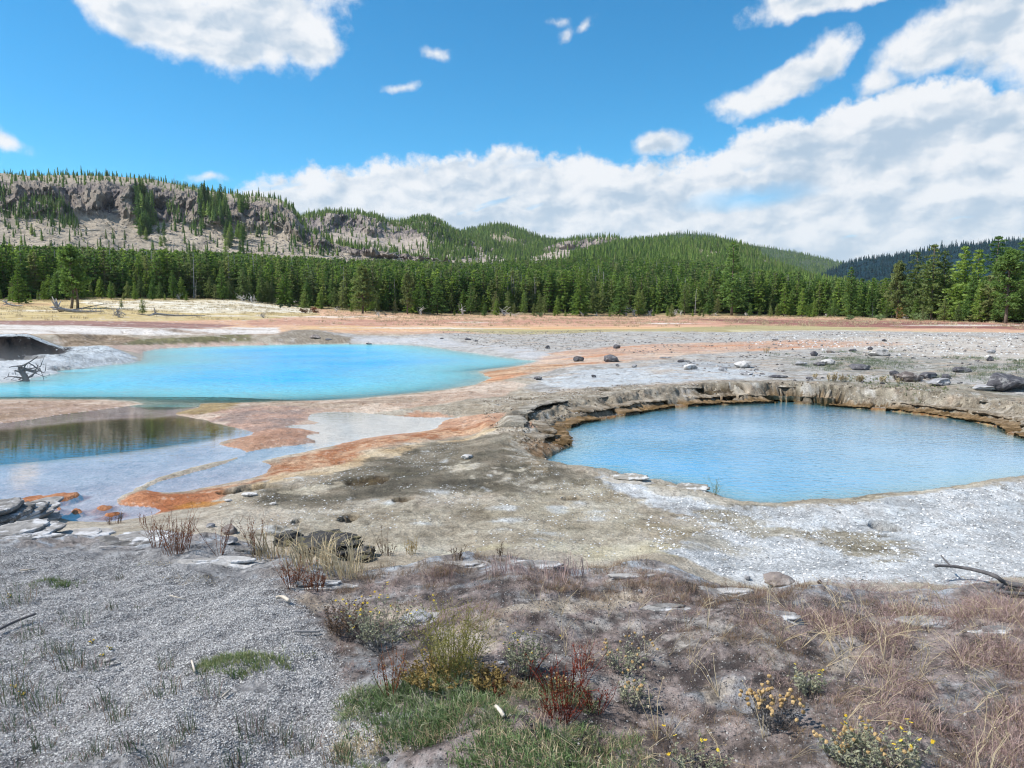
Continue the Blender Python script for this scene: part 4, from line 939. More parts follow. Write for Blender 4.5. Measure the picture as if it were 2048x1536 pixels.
# ================================================================= trees
def norm(v): v = np.asarray(v, float); return v / (np.linalg.norm(v) + 1e-9)
def needles(mb, c, r, n, rng, m=0, flat=.55, size=.22, out=None):
    """n leaf-sized faces spread through an ellipsoid clump"""
    P = rng.normal(size=(n, 3)); P /= np.linalg.norm(P, axis=1)[:, None]; P *= rng.uniform(.25, 1, (n, 1)) ** .6
    P = P * np.array([r, r, r * flat]) + c
    A = rng.normal(size=(n, 3)); A[:, 2] *= .5; A /= np.linalg.norm(A, axis=1)[:, None]
    if out is not None: A = A * .7 + out; A /= np.linalg.norm(A, axis=1)[:, None]
    B = np.cross(A, rng.normal(size=(n, 3))); B /= np.linalg.norm(B, axis=1)[:, None]
    s = size * rng.uniform(.6, 1.4, (n, 1))
    V = np.stack([P - A * s, P + B * s * .42, P + A * s, P - B * s * .42], 1).reshape(-1, 3)
    i = np.arange(n) * 4
    mb.add(V, np.stack([i, i + 1, i + 2, i + 3], 1), m)
def conifer(seed, H=10.0, R=1.9, base=.06, dens=1.0, lv=20, top=1.0, droop=.18, irregular=.25, size=.24):
    rng = np.random.default_rng(seed); cr = MB(); tr = MB()
    bend = rng.normal(size=2) * .15
    zs = np.linspace(0, H, 7)
    tr.add(*tube(np.stack([bend[0] * (zs / H) ** 2, bend[1] * (zs / H) ** 2, zs - .3], 1), np.linspace(.017 * H, .004 * H, 7), 6))
    for i in range(lv):
        f = base + (1 - base) * ((i + .5) / lv) ** .95; z = f * H
        q = (z / H - base) / (1 - base)
        rad = R * (1 - q) ** .75 * min(1, .55 + q * 4) * top + .12
        nb = max(3, int(round((7 - 3 * q) * dens)))
        ph = rng.uniform(0, 2 * pi)
        for k in range(nb):
            if rng.uniform() < .08: continue
            a = ph + 2 * pi * k / nb + rng.normal() * .25; L = rad * (1 + rng.normal() * irregular); L = max(.15, L)
            dirv = np.array([cos(a), sin(a), 0])
            ns = max(1, int(L / .42))
            for s_ in range(ns):
                t_ = (s_ + .8) / ns
                c = dirv * L * t_ + np.array([bend[0] * q * q, bend[1] * q * q, z - droop * L * t_ ** 1.4 + rng.normal() * .06 + .22 * L * t_ * (q > .5)])
                needles(cr, c, .20 + .30 * L / ns * .9, int(7 * dens) + 2, rng, 0, .5, size, dirv * .6 + np.array([0, 0, .15]))
    needles(cr, np.array([bend[0], bend[1], H * .985]), .16, 10, rng, 0, 2.2, size * .7, np.array([0, 0, .8]))
    return cr, tr
def pine(seed, H=11.0, R=3.0, base=.3, n=70, two_trunks=False):
    """open grown pine: clumps on visible limbs, bare stem below"""
    rng = np.random.default_rng(seed); cr = MB(); tr = MB()
    stems = [(0, 0)] if not two_trunks else [(-.35, 0), (.45, .2)]
    for sx, sy in stems:
        zs = np.linspace(0, H * .96, 8)
        tr.add(*tube(np.stack([sx * (1 - zs / H) + .25 * np.sin(zs * .5 + sx), sy * (1 - zs / H) + 0 * zs, zs - .3], 1), np.linspace(.024 * H, .004 * H, 8), 7))
    for i in range(n):
        q = rng.uniform() ** .9; z = H * (base + (1 - base) * q)
        env = R * (sin(pi * min(1, .22 + .78 * q)) ** .6) * (1 - .35 * q)
        a = rng.uniform(0, 2 * pi); L = env * rng.uniform(.45, 1.12)
        e = np.array([cos(a) * L, sin(a) * L, z + rng.normal() * .2])
        s0 = np.array([0.1 * rng.normal(), 0, z - .12 * L - .2])
        mid = (e + s0) / 2 + np.array([0, 0, -.12 * L])
        tr.add(*tube([s0, mid, e], [.05 + .015 * L, .04, .015], 4, False))
        for j in range(3):
            c = s0 + (e - s0) * (.55 + .25 * j) + rng.normal(size=3) * .22
            needles(cr, c, .55, 22, rng, 0, .6, .26, norm(e - s0) * .3 + np.array([0, 0, .25]))
    needles(cr, np.array([0, 0, H]), .5, 30, rng, 0, .9, .26)
    return cr, tr
def snag(seed, H=9.0, n=26):
    rng = np.random.default_rng(seed); tr = MB()
    zs = np.linspace(0, H, 6); w_ = rng.normal(size=2) * .25
    tr.add(*tube(np.stack([w_[0] * (zs / H) ** 2, w_[1] * (zs / H), zs - .3], 1), np.linspace(.016 * H, .004 * H, 6), 5))
    for i in range(n):
        z = rng.uniform(.15, .97) * H; a = rng.uniform(0, 2 * pi); L = rng.uniform(.2, 1.1) * (1.15 - z / H)
        p0 = np.array([w_[0] * (z / H) ** 2, w_[1] * z / H, z]); e = p0 + np.array([cos(a) * L, sin(a) * L, rng.uniform(-.25, .35) * L])
        tr.add(*tube([p0, (p0 + e) / 2 + [0, 0, -.06], e], [.045, .03, .012], 3, False))
    return tr
def far_conifer(seed, H=10.0, R=1.7, lv=9, k=7):
    """jagged tiers, for trees a few pixels tall"""
    rng = np.random.default_rng(seed); mb = MB()
    V, F = tube([[0, 0, -.3], [0, 0, H * .9]], [.16, .04], 3, False); mb.add(V, F, 1)
    for i in range(lv):
        q = i / lv; z = H * (.06 + .94 * q); r = R * (1 - q) ** .8 + .1; hgt = H / lv * 1.7
        ph = rng.uniform(0, 6.3)
        for j in range(k):
            if rng.uniform() < .12: continue
            a = ph + 2 * pi * j / k + rng.normal() * .12; w_ = pi / k * 1.15; L = r * rng.uniform(.7, 1.3)
            V = [(0, 0, z + hgt * .75), (cos(a - w_) * L * .7, sin(a - w_) * L * .7, z + rng.normal() * .15), (cos(a) * L, sin(a) * L, z - .25 * L * rng.uniform(.3, 1.2)), (cos(a + w_) * L * .7, sin(a + w_) * L * .7, z + rng.normal() * .15)]
            mb.add(V, [(0, 1, 2), (0, 2, 3)], 0)
    return mb

def foliage(name, ca, cb, cc=None, dead=.0):
    m, t, p = mat(name, .75, .25)
    oi = t.new('ShaderNodeObjectInfo'); rnd = oi.outputs['Random']
    oc = t.new('ShaderNodeTexCoord').outputs['Object']
    n = t.noise(oc, 1.1, 4, .7)
    col = t.mix(t.mapr(t.math('ADD', t.math('MULTIPLY', rnd, .6), t.math('MULTIPLY', n, .9)), .45, 1.05), ca, cb)
    if cc: col = t.mix(t.mapr(t.math('FRACT', t.math('MULTIPLY', rnd, 17.3)), .7, 1.0, 0, .75), col, cc)
    t.put(p.inputs['Base Color'], col)
    tl = t.new('ShaderNodeBsdfTranslucent'); t.put(tl.inputs[0], t.hsv(col, .49, 1.1, 1.6))
    ms_ = t.new('ShaderNodeMixShader'); ms_.inputs[0].default_value = .40
    o = [n_ for n_ in m.node_tree.nodes if n_.type == 'OUTPUT_MATERIAL'][0]
    t.l.new(p.outputs[0], ms_.inputs[1]); t.l.new(tl.outputs[0], ms_.inputs[2]); t.l.new(ms_.outputs[0], o.inputs[0])
    return m
def wood(name, ca, cb, sc=6, rough=.85):
    m, t, p = mat(name, rough, .2)
    oc = t.new('ShaderNodeTexCoord').outputs['Object']
    mp = t.new('ShaderNodeMapping'); t.put(mp.inputs[0], oc); mp.inputs[3].default_value = (1, 1, .25)
    n = t.noise(mp.outputs[0], sc, 6, .7)
    t.put(p.inputs['Base Color'], t.mix(t.mapr(n, .3, .7), ca, cb)); bump(t, p, n, .8, .03)
    return m
M_leaf = foliage('pine_needles', (.095, .170, .036), (.225, .320, .078), (.24, .25, .11))
M_leafd = foliage('dark_needles', (.058, .120, .034), (.135, .220, .060), (.16, .19, .09))
M_leafo = foliage('olive_needles', (.10, .145, .048), (.20, .25, .09), (.22, .22, .11))
M_leafy = foliage('yellow_green_needles', (.08, .12, .03), (.16, .19, .05))
M_leafshade = foliage('cloud_shaded_needles', (.014, .052, .066), (.026, .080, .094))  # cloud shadow on the right hill put into a darker, bluer needle colour
M_bark = wood('pine_bark', (.10, .075, .055), (.20, .16, .13))
M_grey = wood('weathered_wood', (.20, .19, .19), (.46, .44, .43))
M_greyd = wood('dark_weathered_wood', (.05, .048, .052), (.17, .16, .16))
M_tan = wood('bleached_wood', (.34, .29, .23), (.62, .56, .48))

def put_tree(name, crown_me, trunk_me, u, v, Hm, label, cat='tree', group=None, rz=None, cmat=None, sx=1.0, H0=10.0, z=None, xyz=None):
    if xyz is None: xyz = ground_at(u, v)
    root = link(name, None); root.location = xyz; s = Hm / H0
    root.rotation_euler = (0, 0, random.uniform(0, 6.28) if rz is None else rz); root.scale = (s * sx, s * sx, s)
    if crown_me: link('crown', crown_me, root)
    if trunk_me: link('trunk', trunk_me, root)
    tag(root, label, cat, group)
    return root
# shapes shared by the trees
SH = []
for i, (mt, R, base, dens, irr) in enumerate([(M_leaf, 1.9, .05, 1.0, .25), (M_leaf, 1.6, .08, 1.0, .3), (M_leafd, 2.1, .05, 1.1, .3), (M_leafo, 2.2, .07, .9, .4), (M_leaf, 2.5, .04, 1.1, .3), (M_leafd, 1.5, .12, .9, .35), (M_leafo, 1.8, .1, .8, .45)]):
    cr, tr = conifer(40 + i, 10, R, base, dens, 20, irregular=irr)
    SH.append((cr.mesh('crown', [mt]), tr.mesh('trunk', [M_bark], True), cr, tr, mt))
PN = []
for i, (R, base, n, tw) in enumerate([(3.0, .26, 80, True), (2.9, .14, 95, False), (2.6, .2, 70, False)]):
    cr, tr = pine(80 + i, 11, R, base, n, tw)
    PN.append((cr.mesh('crown', [M_leafd if i < 1 else M_leafo]), tr.mesh('trunk', [M_bark], True)))
SN = [snag(120 + i).mesh('dead_trunk', [M_grey], True) for i in range(4)]

def horizon_dist(v0, H, hpx):  # distance at which a tree of H metres is hpx tall
    return H * FPX / hpx
def tree_by_px(kind, u, vb, vt, label, sh, group=None, sx=1.0, rz=None):
    """a tree whose foot shows at (u, vb) and whose tip shows at row vt"""
    x, y, z = ground_at(u, vb)
    Hm = max(1.0, (vb - vt) / FPX * math.hypot(x, y))
    cm, tm = (sh[0], sh[1]) if sh else (None, None)
    return put_tree(kind, cm, tm, u, vb, Hm, label, 'tree', group, rz, sx=sx, H0=11.0 if sh in PN else 10.0, xyz=(x, y, z)), (x, y, z, Hm)

SINGLE = []
def solo(kind, u, vb, vt, label, sh, sx=1.0, rz=None):
    o, q = tree_by_px(kind, u, vb, vt, label, sh, None, sx, rz); SINGLE.append((q[0], q[1], q[3])); return o
solo('pine_tree', 148, 617, 513, 'broad dark pine with twin bare stems standing alone on the pale meadow', PN[0], 1.0, 0.3)
solo('pine_tree', 38, 607, 553, 'bushy bright green young pine beside the left grey fallen log', SH[4], 1.15)
solo('pine_tree', 725, 627, 533, 'round spreading pine on a thick dark stem with a long shadow to its right', PN[1], 1.0, 1.1)
solo('pine_tree', 815, 629, 548, 'slender open pine with bare lower stem just right of the round spreading pine', PN[2], .75, 2.0)
solo('pine_sapling', 286, 629, 599, 'small dark green sapling beside the long thin fallen trunk on the meadow', SH[6], 1.3)
solo('pine_sapling', 243, 616, 600, 'tiny green sapling alone on white meadow ground between two pines', SH[6], 1.4)
solo('pine_tree', 1463, 631, 492, 'tall dark spired pine that rises far above the middle of the forest edge', SH[5], 1.15)
solo('pine_tree', 1700, 636, 545, 'pointed dark pine rising over the forest edge below the notch of the hills', SH[2], .95)
solo('pine_tree', 1862, 640, 511, 'tall ragged olive pine with two tops in front of the dark blue hill', SH[3], 1.0)
solo('pine_tree', 1885, 640, 521, 'ragged second pine leaning against the tall two-topped one', SH[6], .95)
solo('pine_tree', 1828, 639, 522, 'olive brown pine with broken top left of the tall two-topped pine', SH[3], .85)
solo('pine_tree', 1793, 638, 539, 'rounded greyish olive pine that ends the lower row under the dark hill', PN[2], .8)
solo('pine_tree', 1926, 642, 517, 'broad bright olive pine with dense crown reaching the ground, darkest shade at foot', SH[4], 1.15)
solo('pine_tree', 1952, 643, 523, 'narrow green pine close behind the broad olive pine on the right', SH[1], 1.1)
solo('pine_tree', 1986, 640, 502, 'tall narrow columnar pine, highest of the right group, rounded top', SH[5], 1.2)
solo('pine_tree', 2012, 647, 528, 'wide drooping pine on two dark stems near the right edge', PN[0], 1.0, .8)
solo('pine_tree', 2050, 646, 500, 'very tall pine cut by the right edge of the picture', SH[2], 1.3)
solo('pine_tree', 875, 630, 556, 'dark dense pine with shaded hollow near the white stump group', SH[2], 1.25)
solo('pine_tree', 1160, 632, 543, 'full rounded green pine right of the big pile of bleached branches', SH[4], 1.0)
solo('pine_tree', 1240, 633, 548, 'full dark green pine behind the tangled dead branches', SH[2], 1.1)
solo('pine_tree', 610, 617, 580, 'small bushy pine jutting out of the forest edge above the reddish bush', SH[4], 1.2)
solo('pine_tree', 640, 617, 585, 'low rounded young pine next to the jutting bushy one', SH[4], 1.3)
for (u, vb, vt, la) in [(392, 599, 562, 'thin bare grey dead tree standing at the left forest edge'), (1390, 630, 578, 'tall thin dead grey tree standing inside the middle forest'), (1745, 636, 606, 'short white dead stump spike in front of the right forest'), (1310, 600, 548, 'pale dead spire poking out of the forest left of the tall dark pine')]:
    x, y, z = ground_at(u, vb); Hm = (vb - vt) / FPX * math.hypot(x, y)
    put_tree('dead_tree', None, SN[len(SINGLE) % 4], u, vb, Hm, la, 'dead tree', xyz=(x, y, z), H0=9.0); SINGLE.append((x, y, 0))

# ---- front of the forest: each tree its own object
rngT = np.random.default_rng(21)
def edge_d(az): return interp_az(D0T, az)
def clearing(u, v):
    out = np.zeros(len(u), bool)
    for (cu_, cv_, ru, rv) in [(625, 540, 62, 7), (755, 536, 50, 6), (1000, 560, 0, 0), (1330, 548, 60, 5), (1560, 548, 30, 5)]:
        if ru: out |= ((u - cu_) / ru) ** 2 + ((v - cv_) / rv) ** 2 < 1
    return out
LAND_ = [(75, 'the leftmost fallen log'), (210, 'the two-stemmed meadow pine'), (330, 'the meadow sapling'), (460, 'the low white bush on the meadow'), (560, 'the pale roots left of the reddish bush'), (660, 'the reddish bush'), (760, 'the round spreading pine'),
        (930, 'the white stump group'), (1060, 'the big pile of bleached branches'), (1200, 'the thin white leaning poles'), (1330, 'the tangled dead branches'), (1440, 'the tall dark spired pine'), (1560, 'the gap right of the spired pine'), (1690, 'the notch of the hills'), (1780, 'the short white stump spike'), (1900, 'the tall two-topped pine'), (2100, 'the twin-stemmed right pine')]
LAND = [(75, 'the leftmost fallen log'), (210, 'the two-stemmed meadow pine'), (330, 'the meadow sapling'), (460, 'the low white bush'), (560, 'the forked pale snag'), (660, 'the reddish bush'), (760, 'the round spreading pine'), (930, 'the white leaning poles'), (1060, 'the bleached branch pile'), (1200, 'the pale low brush'), (1330, 'the tangled dead branches'), (1440, 'the tall spired pine'), (1560, 'the forest gap'), (1690, 'the notch of hills'), (1780, 'the white stump spike'), (1900, 'the tall two-topped pine'), (2100, 'the twin-stemmed right pine')]
SHAPEW = ['slim', 'narrow', 'dense dark', 'ragged olive', 'broad', 'thin dark', 'open olive']
cand = []
U = np.arange(-60, 2110, 11.5)
for row, (off, hm) in enumerate([(2.0, 5.3), (9.0, 6.4)]):
    for u in U:
        uu = u + rngT.normal() * 5; a = float(az_el(uu, HOR)[0]); d = float(edge_d(a)) + off + abs(rngT.normal()) * 4
        Hh = hm * rngT.uniform(.55, 1.25)
        if row == 0 and rngT.uniform() < .42: Hh *= rngT.uniform(.25, .6); d -= rngT.uniform(0, 9)
        if row == 1 and rngT.uniform() < .42: continue
        if uu > 1830: Hh *= 1.25
        if 1630 < uu < 1810: Hh *= .82
        cand.append((uu, a, d, Hh, row))
cx = np.array([c[2] * sin(c[1]) for c in cand]); cy = np.array([c[2] * cos(c[1]) for c in cand]); cz = height(cx, cy, False)
cnt = 0; used = {}
for i, (uu, a, d, Hh, row) in enumerate(cand):
    if any((cx[i] - q[0]) ** 2 + (cy[i] - q[1]) ** 2 < (2.0 + .12 * q[2]) ** 2 for q in SINGLE): continue
    if cnt > 262: break
    k = int(rngT.integers(0, len(SH)))
    Li = min(range(len(LAND)), key=lambda j: abs(LAND[j][0] - uu)); side = 'left of' if uu < LAND[Li][0] else 'right of'
    sz = 'low' if Hh < 3.2 else ('small' if Hh < 4.8 else ('middling' if Hh < 6.5 else 'tall'))
    lb = f"{sz} {SHAPEW[k]} pine {'second row' if row else 'front row'} {side} {LAND[Li][1]}".replace('pine', 'forest pine,')
    used[lb] = used.get(lb, 0) + 1
    if used[lb] > 1: lb = ['', '', 'second ', 'third ', 'fourth '][min(used[lb], 4)] + lb
    put_tree('forest_pine', SH[k][0], SH[k][1], 0, 0, Hh, lb, 'tree', 'pines along the front edge of the forest', sx=rngT.uniform(.85, 1.25), xyz=(cx[i], cy[i], cz[i]))
    cnt += 1
print('front trees', cnt)

# ---- the rest of the forest as one mass
def protos_of(idx, mats_base=0):
    out = []
    for i in idx:
        V, F, M = SH[i][2].get(); V2, F2, M2 = SH[i][3].get()
        out.append((V, F, M, V2, F2, M2))
    return out
def far_set(n, seed, R=1.7):
    return [(lambda g: (g[0], g[1], g[2]))(far_conifer(seed + i, 10, R * rngT.uniform(.8, 1.2), lv=9, k=7).get()) for i in range(n)]
# middle distance: medium detail trees from the valley slope
medium = []
for i in range(6):
    cr, tr = conifer(300 + i, 10, [1.7, 1.5, 2.0, 1.8, 1.4, 1.9][i], .08, .8, 13, irregular=.3, size=.36)
    V, F, M = cr.get(); V2, F2, M2 = tr.get()
    medium.append((np.concatenate([V, V2]), np.concatenate([F, F2 + len(V)]), np.concatenate([np.full(len(F), [0, 0, 1, 0, 2, 1][i]), np.full(len(F2), 3)])))
sn = [s.get() for s in [snag(150 + i, 10, 14) for i in range(2)]]
for V, F, M in sn: medium.append((V, F, np.full(len(F), 4)))
N = 24000
a = rngT.uniform(radians(-40), radians(40), N); d0 = edge_d(a); dd = d0 + 9 + (470 - d0) * rngT.uniform(0, 1, N) ** 1.25
X, Y = dd * np.sin(a), dd * np.cos(a); Z = height(X, Y, False); u_, v_ = proj(X, Y, Z)
keep = ~clearing(u_, v_)
# slope above thins out to grass towards the talus on the left
keep &= ~((dd > 430) & (rngT.uniform(0, 1, N) < .5))
X, Y, Z, dd, a = X[keep], Y[keep], Z[keep], dd[keep], a[keep]; n = len(X)
var = rngT.integers(0, 6, n); dead = rngT.uniform(0, 1, n) < np.where((dd > 250) & (a < 0),   .12, .05); var = np.where(dead, rngT.integers(6, 8, n), var)
hh_ = np.where(dead, 8.5, 7.4) * rngT.uniform(.45, 1.25, n) * (1 + .3 * fbm(X / 25, Y / 25, 3, 400))
hh_ = np.minimum(hh_, 9.0) * np.where(a > float(az_el(1600, HOR)[0]), .78, 1.0)
hh_ *= np.where((dd - interp_az(D0T, a)) < 40, 1.0, 1.05)
s3 = np.stack([hh_ / 10 * rngT.uniform(.75, 1.1, n)] * 2 + [hh_ / 10], 1)
scatter('forest', medium, [M_leaf, M_leafd, M_leafo, M_bark, M_grey], np.stack([X, Y, Z], 1), np.stack([rngT.normal(size=n) * .02, rngT.normal(size=n) * .02, rngT.uniform(0, 6.28, n)], 1), s3, var,
        label='dense green pine forest filling the valley behind the meadow edge', category='forest')

# ---- trees on the hills
def inpoly(u, v, P):
    return sdpoly(np.asarray(u, float), np.asarray(v, float), P, 30.0) < 0
def on_hill(V, n, lo=0.0, hi=1.0, back=6):
    R = V.shape[0] - back
    r = rngT.uniform(lo * (R - 2), hi * (R - 1.01), n); c = rngT.uniform(0, V.shape[1] - 1.01, n)
    ri, ci = r.astype(int), c.astype(int); fr, fc_ = (r - ri)[:, None], (c - ci)[:, None]
    P = (V[ri, ci] * (1 - fc_) + V[ri, ci + 1] * fc_) * (1 - fr) + (V[ri + 1, ci] * (1 - fc_) + V[ri + 1, ci + 1] * fc_) * fr
    return P, r / (R - 1)
def crest(V, n, spread, back=6):
    R = V.shape[0] - back
    c = rngT.uniform(0, V.shape[1] - 1.01, n); ci = c.astype(int); fc_ = (c - ci)[:, None]
    k = rngT.uniform(0, spread, n)
    ri = R - 1; fr = k[:, None]
    A = V[ri, ci] * (1 - fc_) + V[ri, ci + 1] * fc_; B = V[ri + 1, ci] * (1 - fc_) + V[ri + 1, ci + 1] * fc_
    return A + (B - A) * fr
pts_, hts_, vrs_ = [], [], []
def plant(P, h0, h1, kinds, ok=None):
    h0, h1 = h0 * .66, h1 * .66
    if ok is not None: P = P[ok]
    n = len(P)
    if not n: return
    pts_.append(P); hts_.append(h0 * .6 + (h1 * 1.1 - h0 * .6) * rngT.uniform(0, 1, n) ** 1.4); vrs_.append(rngT.choice(kinds, n))
HF = far_set(4, 500) ; HS = [s.get() for s in [snag(170 + i, 10, 8) for i in range(2)]]
hp = [(V, F, np.where(M == 1, 2, 0)) for V, F, M in HF[:2]] + [(V, F, np.where(M == 1, 2, 1)) for V, F, M in HF[2:]] + [(V, F, np.full(len(F), 3)) for V, F, M in HS]
# cliff: forest on top, clumps on the talus
P = crest(H1, 4500, 1.6); plant(P, 5, 9, [0, 1, 2, 3])
P = crest(H1, 130, .6); plant(P, 9, 14, [2, 3, 4, 5, 4])
P, r = on_hill(H1, 1800, .84, 1.0); u_, v_ = proj(*P.T); plant(P, 5, 9, [0, 1, 2, 3], (rngT.uniform(0, 1, len(P)) < sstep(r, .84, .95)))
CLUMPS = [([(0, 420), (60, 400), (90, 392), (120, 400), (150, 430), (160, 458), (130, 465), (100, 455), (60, 440), (0, 445)], 260, 5, 10), ([(0, 330), (30, 335), (20, 400), (0, 440)], 16, 6, 10),
          ([(268, 385), (300, 395), (315, 425), (315, 452), (285, 478), (275, 450)], 60, 13, 22), ([(395, 385), (440, 395), (460, 430), (470, 465), (440, 455), (400, 440)], 90, 12, 21), ([(470, 385), (500, 395), (500, 420), (480, 430)], 18, 9, 15),
          ([(330, 410), (360, 415), (370, 440), (340, 440)], 26, 6, 10), ([(450, 470), (490, 470), (490, 515), (450, 515)], 18, 9, 17), ([(350, 435), (430, 450), (400, 475), (340, 465)], 26, 7, 13), ([(280, 470), (330, 460), (330, 500), (280, 490)], 10, 8, 15),
          ([(200, 395), (320, 380), (560, 400), (590, 430), (560, 470), (300, 470)], 60, 4, 9), ([(500, 440), (560, 430), (640, 480), (620, 500), (520, 490)], 60, 5, 12), ([(590, 430), (630, 440), (660, 470), (620, 470)], 60, 5, 9), ([(0, 445), (200, 470), (400, 500), (680, 500), (680, 515), (0, 512)], 160, 5, 10),
          ([(300, 480), (640, 460), (700, 500), (320, 510)], 60, 5, 11)]
P, r = on_hill(H1, 60000, .02, .84); u_, v_ = proj(*P.T)
TREE_P = []
for poly, n, h0, h1 in CLUMPS:
    q = np.flatnonzero(inpoly(u_, v_, poly)); q = q[:n]
    if h1 >= 15 and n < 100: TREE_P += [(P[i], float(rngT.uniform(h0, h1))) for i in q[:20]]; q = q[20:]
    if len(q): plant(P[q], h0, h1, [2, 3, 2, 3, 0])
plant(P[inpoly(u_, v_, [(0, 380), (600, 400), (680, 510), (0, 500)])][:130], 6, 12, [4, 5])
# rocky hill
P, r = on_hill(H2, 9000); u_, v_ = proj(*P.T); dn = .10 + .9 * sstep(u_ + 2.0 * (470 - v_), 880, 960) + .75 * inpoly(u_, v_, [(760, 430), (900, 440), (960, 520), (860, 520), (850, 470)]); plant(P, 6, 12, [0, 1, 2, 3], rngT.uniform(0, 1, len(P)) < dn)
P = crest(H2, 900, 1.2); plant(P, 8, 13, [0, 1, 2, 3]); P, r = on_hill(H2, 1500, .88, 1); plant(P, 6, 11, [0, 1, 2])
P, r = on_hill(H3, 16000); u_, v_ = proj(*P.T); bald = inpoly(u_, v_, [(975, 470), (1010, 468), (1050, 490), (1060, 500), (1000, 495)]) | inpoly(u_, v_, [(930, 500), (960, 492), (990, 510), (930, 520)]); plant(P, 9, 15, [0, 1, 2], rngT.uniform(0, 1, len(P)) < np.where(bald, .18, 1))
P = crest(H3, 900, 1); plant(P, 9, 15, [0, 1, 2])
P, r = on_hill(H4, 2600); u_, v_ = proj(*P.T); plant(P, 7, 12, [0, 1, 2, 3], rngT.uniform(0, 1, len(P)) < np.where(r > .86, .95, .16)); P = crest(H4, 350, 1); plant(P, 8, 12, [0, 1, 2, 3])
P, r = on_hill(H5, 13000); u_, v_ = proj(*P.T)
bald = np.zeros(len(P), bool)
for q in ([(1380, 508), (1400, 500), (1440, 506), (1450, 522), (1400, 520)], [(1500, 520), (1540, 515), (1580, 530), (1600, 545), (1540, 535)], [(1440, 515), (1480, 530), (1450, 545)], [(1300, 518), (1340, 515), (1370, 524), (1320, 528)], [(1260, 545), (1340, 540), (1380, 550), (1300, 556)]): bald |= inpoly(u_, v_, q)
plant(P, 8, 13, [0, 1, 0, 2], rngT.uniform(0, 1, len(P)) < np.where(bald, .12, 1)); P = crest(H5, 900, 1); plant(P, 9, 14, [0, 1, 2])
P, r = on_hill(H8, 2500); plant(P, 10, 16, [2, 3]); P = crest(H8, 400, 1); plant(P, 10, 18, [2, 3, 5])
P, r = on_hill(H6, 9000); u_, v_ = proj(*P.T); nz = fbm(P[:, 0] / 60, P[:, 2] / 25, 4, 420); plant(P, 9, 16, [0, 2, 3], (nz > -.1) | (rngT.uniform(0, 1, len(P)) < .4)); P = crest(H6, 700, 1); plant(P, 9, 15, [0, 2, 3])
PT, HT, VT = np.concatenate(pts_), np.concatenate(hts_), np.concatenate(vrs_)
n = len(PT); print('hill trees', n)
scatter('hillside_forest', hp, [M_leaf, M_leafd, M_bark, M_grey], PT, np.stack([rngT.normal(size=n) * .02, rngT.normal(size=n) * .02, rngT.uniform(0, 6.28, n)], 1), np.stack([HT / 10 * rngT.uniform(.8, 1.15, n)] * 2 + [HT / 10], 1), VT,
        label='conifers scattered and massed over the cliff and the hills beyond', category='forest')
pts_, hts_, vrs_ = [], [], []
P, r = on_hill(H7, 16000); nz = fbm(P[:, 0] / 90, P[:, 2] / 30, 4, 430); plant(P, 9, 15, [0, 1], (nz > -.25) | (rngT.uniform(0, 1, len(P)) < .5)); P = crest(H7, 1200, 1); plant(P, 11, 17, [0, 1]); P = crest(H7, 90, .5); plant(P, 16, 24, [0, 2, 3, 3])
PT, HT, VT = np.concatenate(pts_), np.concatenate(hts_), np.concatenate(vrs_); n = len(PT)
scatter('dark_hill_forest', [(V, F, np.where(M == 1, 1, 0)) for V, F, M in HF[:2]] + [(V, F, np.full(len(F), 1)) for V, F, M in HS], [M_leafshade, M_bark], PT, np.stack([np.zeros(n), np.zeros(n), rngT.uniform(0, 6.28, n)], 1), np.stack([HT / 10] * 3, 1), VT,
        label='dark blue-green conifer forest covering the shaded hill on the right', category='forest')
ORD = ['first', 'second', 'third', 'fourth', 'fifth', 'sixth', 'seventh', 'eighth', 'ninth', 'tenth', 'eleventh', 'twelfth', 'thirteenth', 'fourteenth', 'fifteenth', 'sixteenth', 'seventeenth', 'eighteenth', 'nineteenth', 'twentieth']
tp = []
for q, hm in TREE_P[:85]:
    uu, vv = proj(*q); tp.append((0 if uu < 380 else 1 if uu < 470 else 2, 0 if vv < 425 else 1 if vv < 455 else 2, float(uu), q, hm))
tp.sort(key=lambda t_: t_[:3]); seen_ = {}
for i, (g_, r_, uu, q, hm) in enumerate(tp):
    k_ = seen_[(g_, r_)] = seen_.get((g_, r_), -1) + 1; k = [2, 5, 0][i % 3]
    od = ORD[k_] if k_ < 20 else 'last'
    lb = f"{['dense dark', 'thin dark', 'green'][i % 3]} talus conifer, {od} from left {['high up', 'midway up', 'low down'][r_]} {['below the dark crag', 'in the central gully', 'at the cliff right shoulder'][g_]}"
    put_tree('hillside_pine', SH[k][0], SH[k][1], 0, 0, hm * .72, lb, 'tree', 'conifers standing on the cliff talus', xyz=tuple(q))

hz = 9500.0
V = [(x, y, z) for z in (-12.0, 420.0) for (x, y) in ((-hz, -hz), (hz, -hz), (hz, hz), (-hz, hz))]
M_hz = bpy.data.materials.new('haze'); M_hz.use_nodes = True; T = NT(M_hz.node_tree)
for n_ in list(M_hz.node_tree.nodes): M_hz.node_tree.nodes.remove(n_)
v_ = T.new('ShaderNodeVolumePrincipled'); v_.inputs['Density'].default_value = HAZE; T.put(v_.inputs['Color'], (.80, .90, 1.0)); v_.inputs['Anisotropy'].default_value = .2
o_ = T.new('ShaderNodeOutputMaterial'); T.l.new(v_.outputs[0], o_.inputs['Volume'])
link('haze', mesh('haze', V, np.array([(3, 2, 1, 0), (4, 5, 6, 7), (0, 1, 5, 4), (1, 2, 6, 5), (2, 3, 7, 6), (3, 0, 4, 7)]), [M_hz]), kind='stuff')
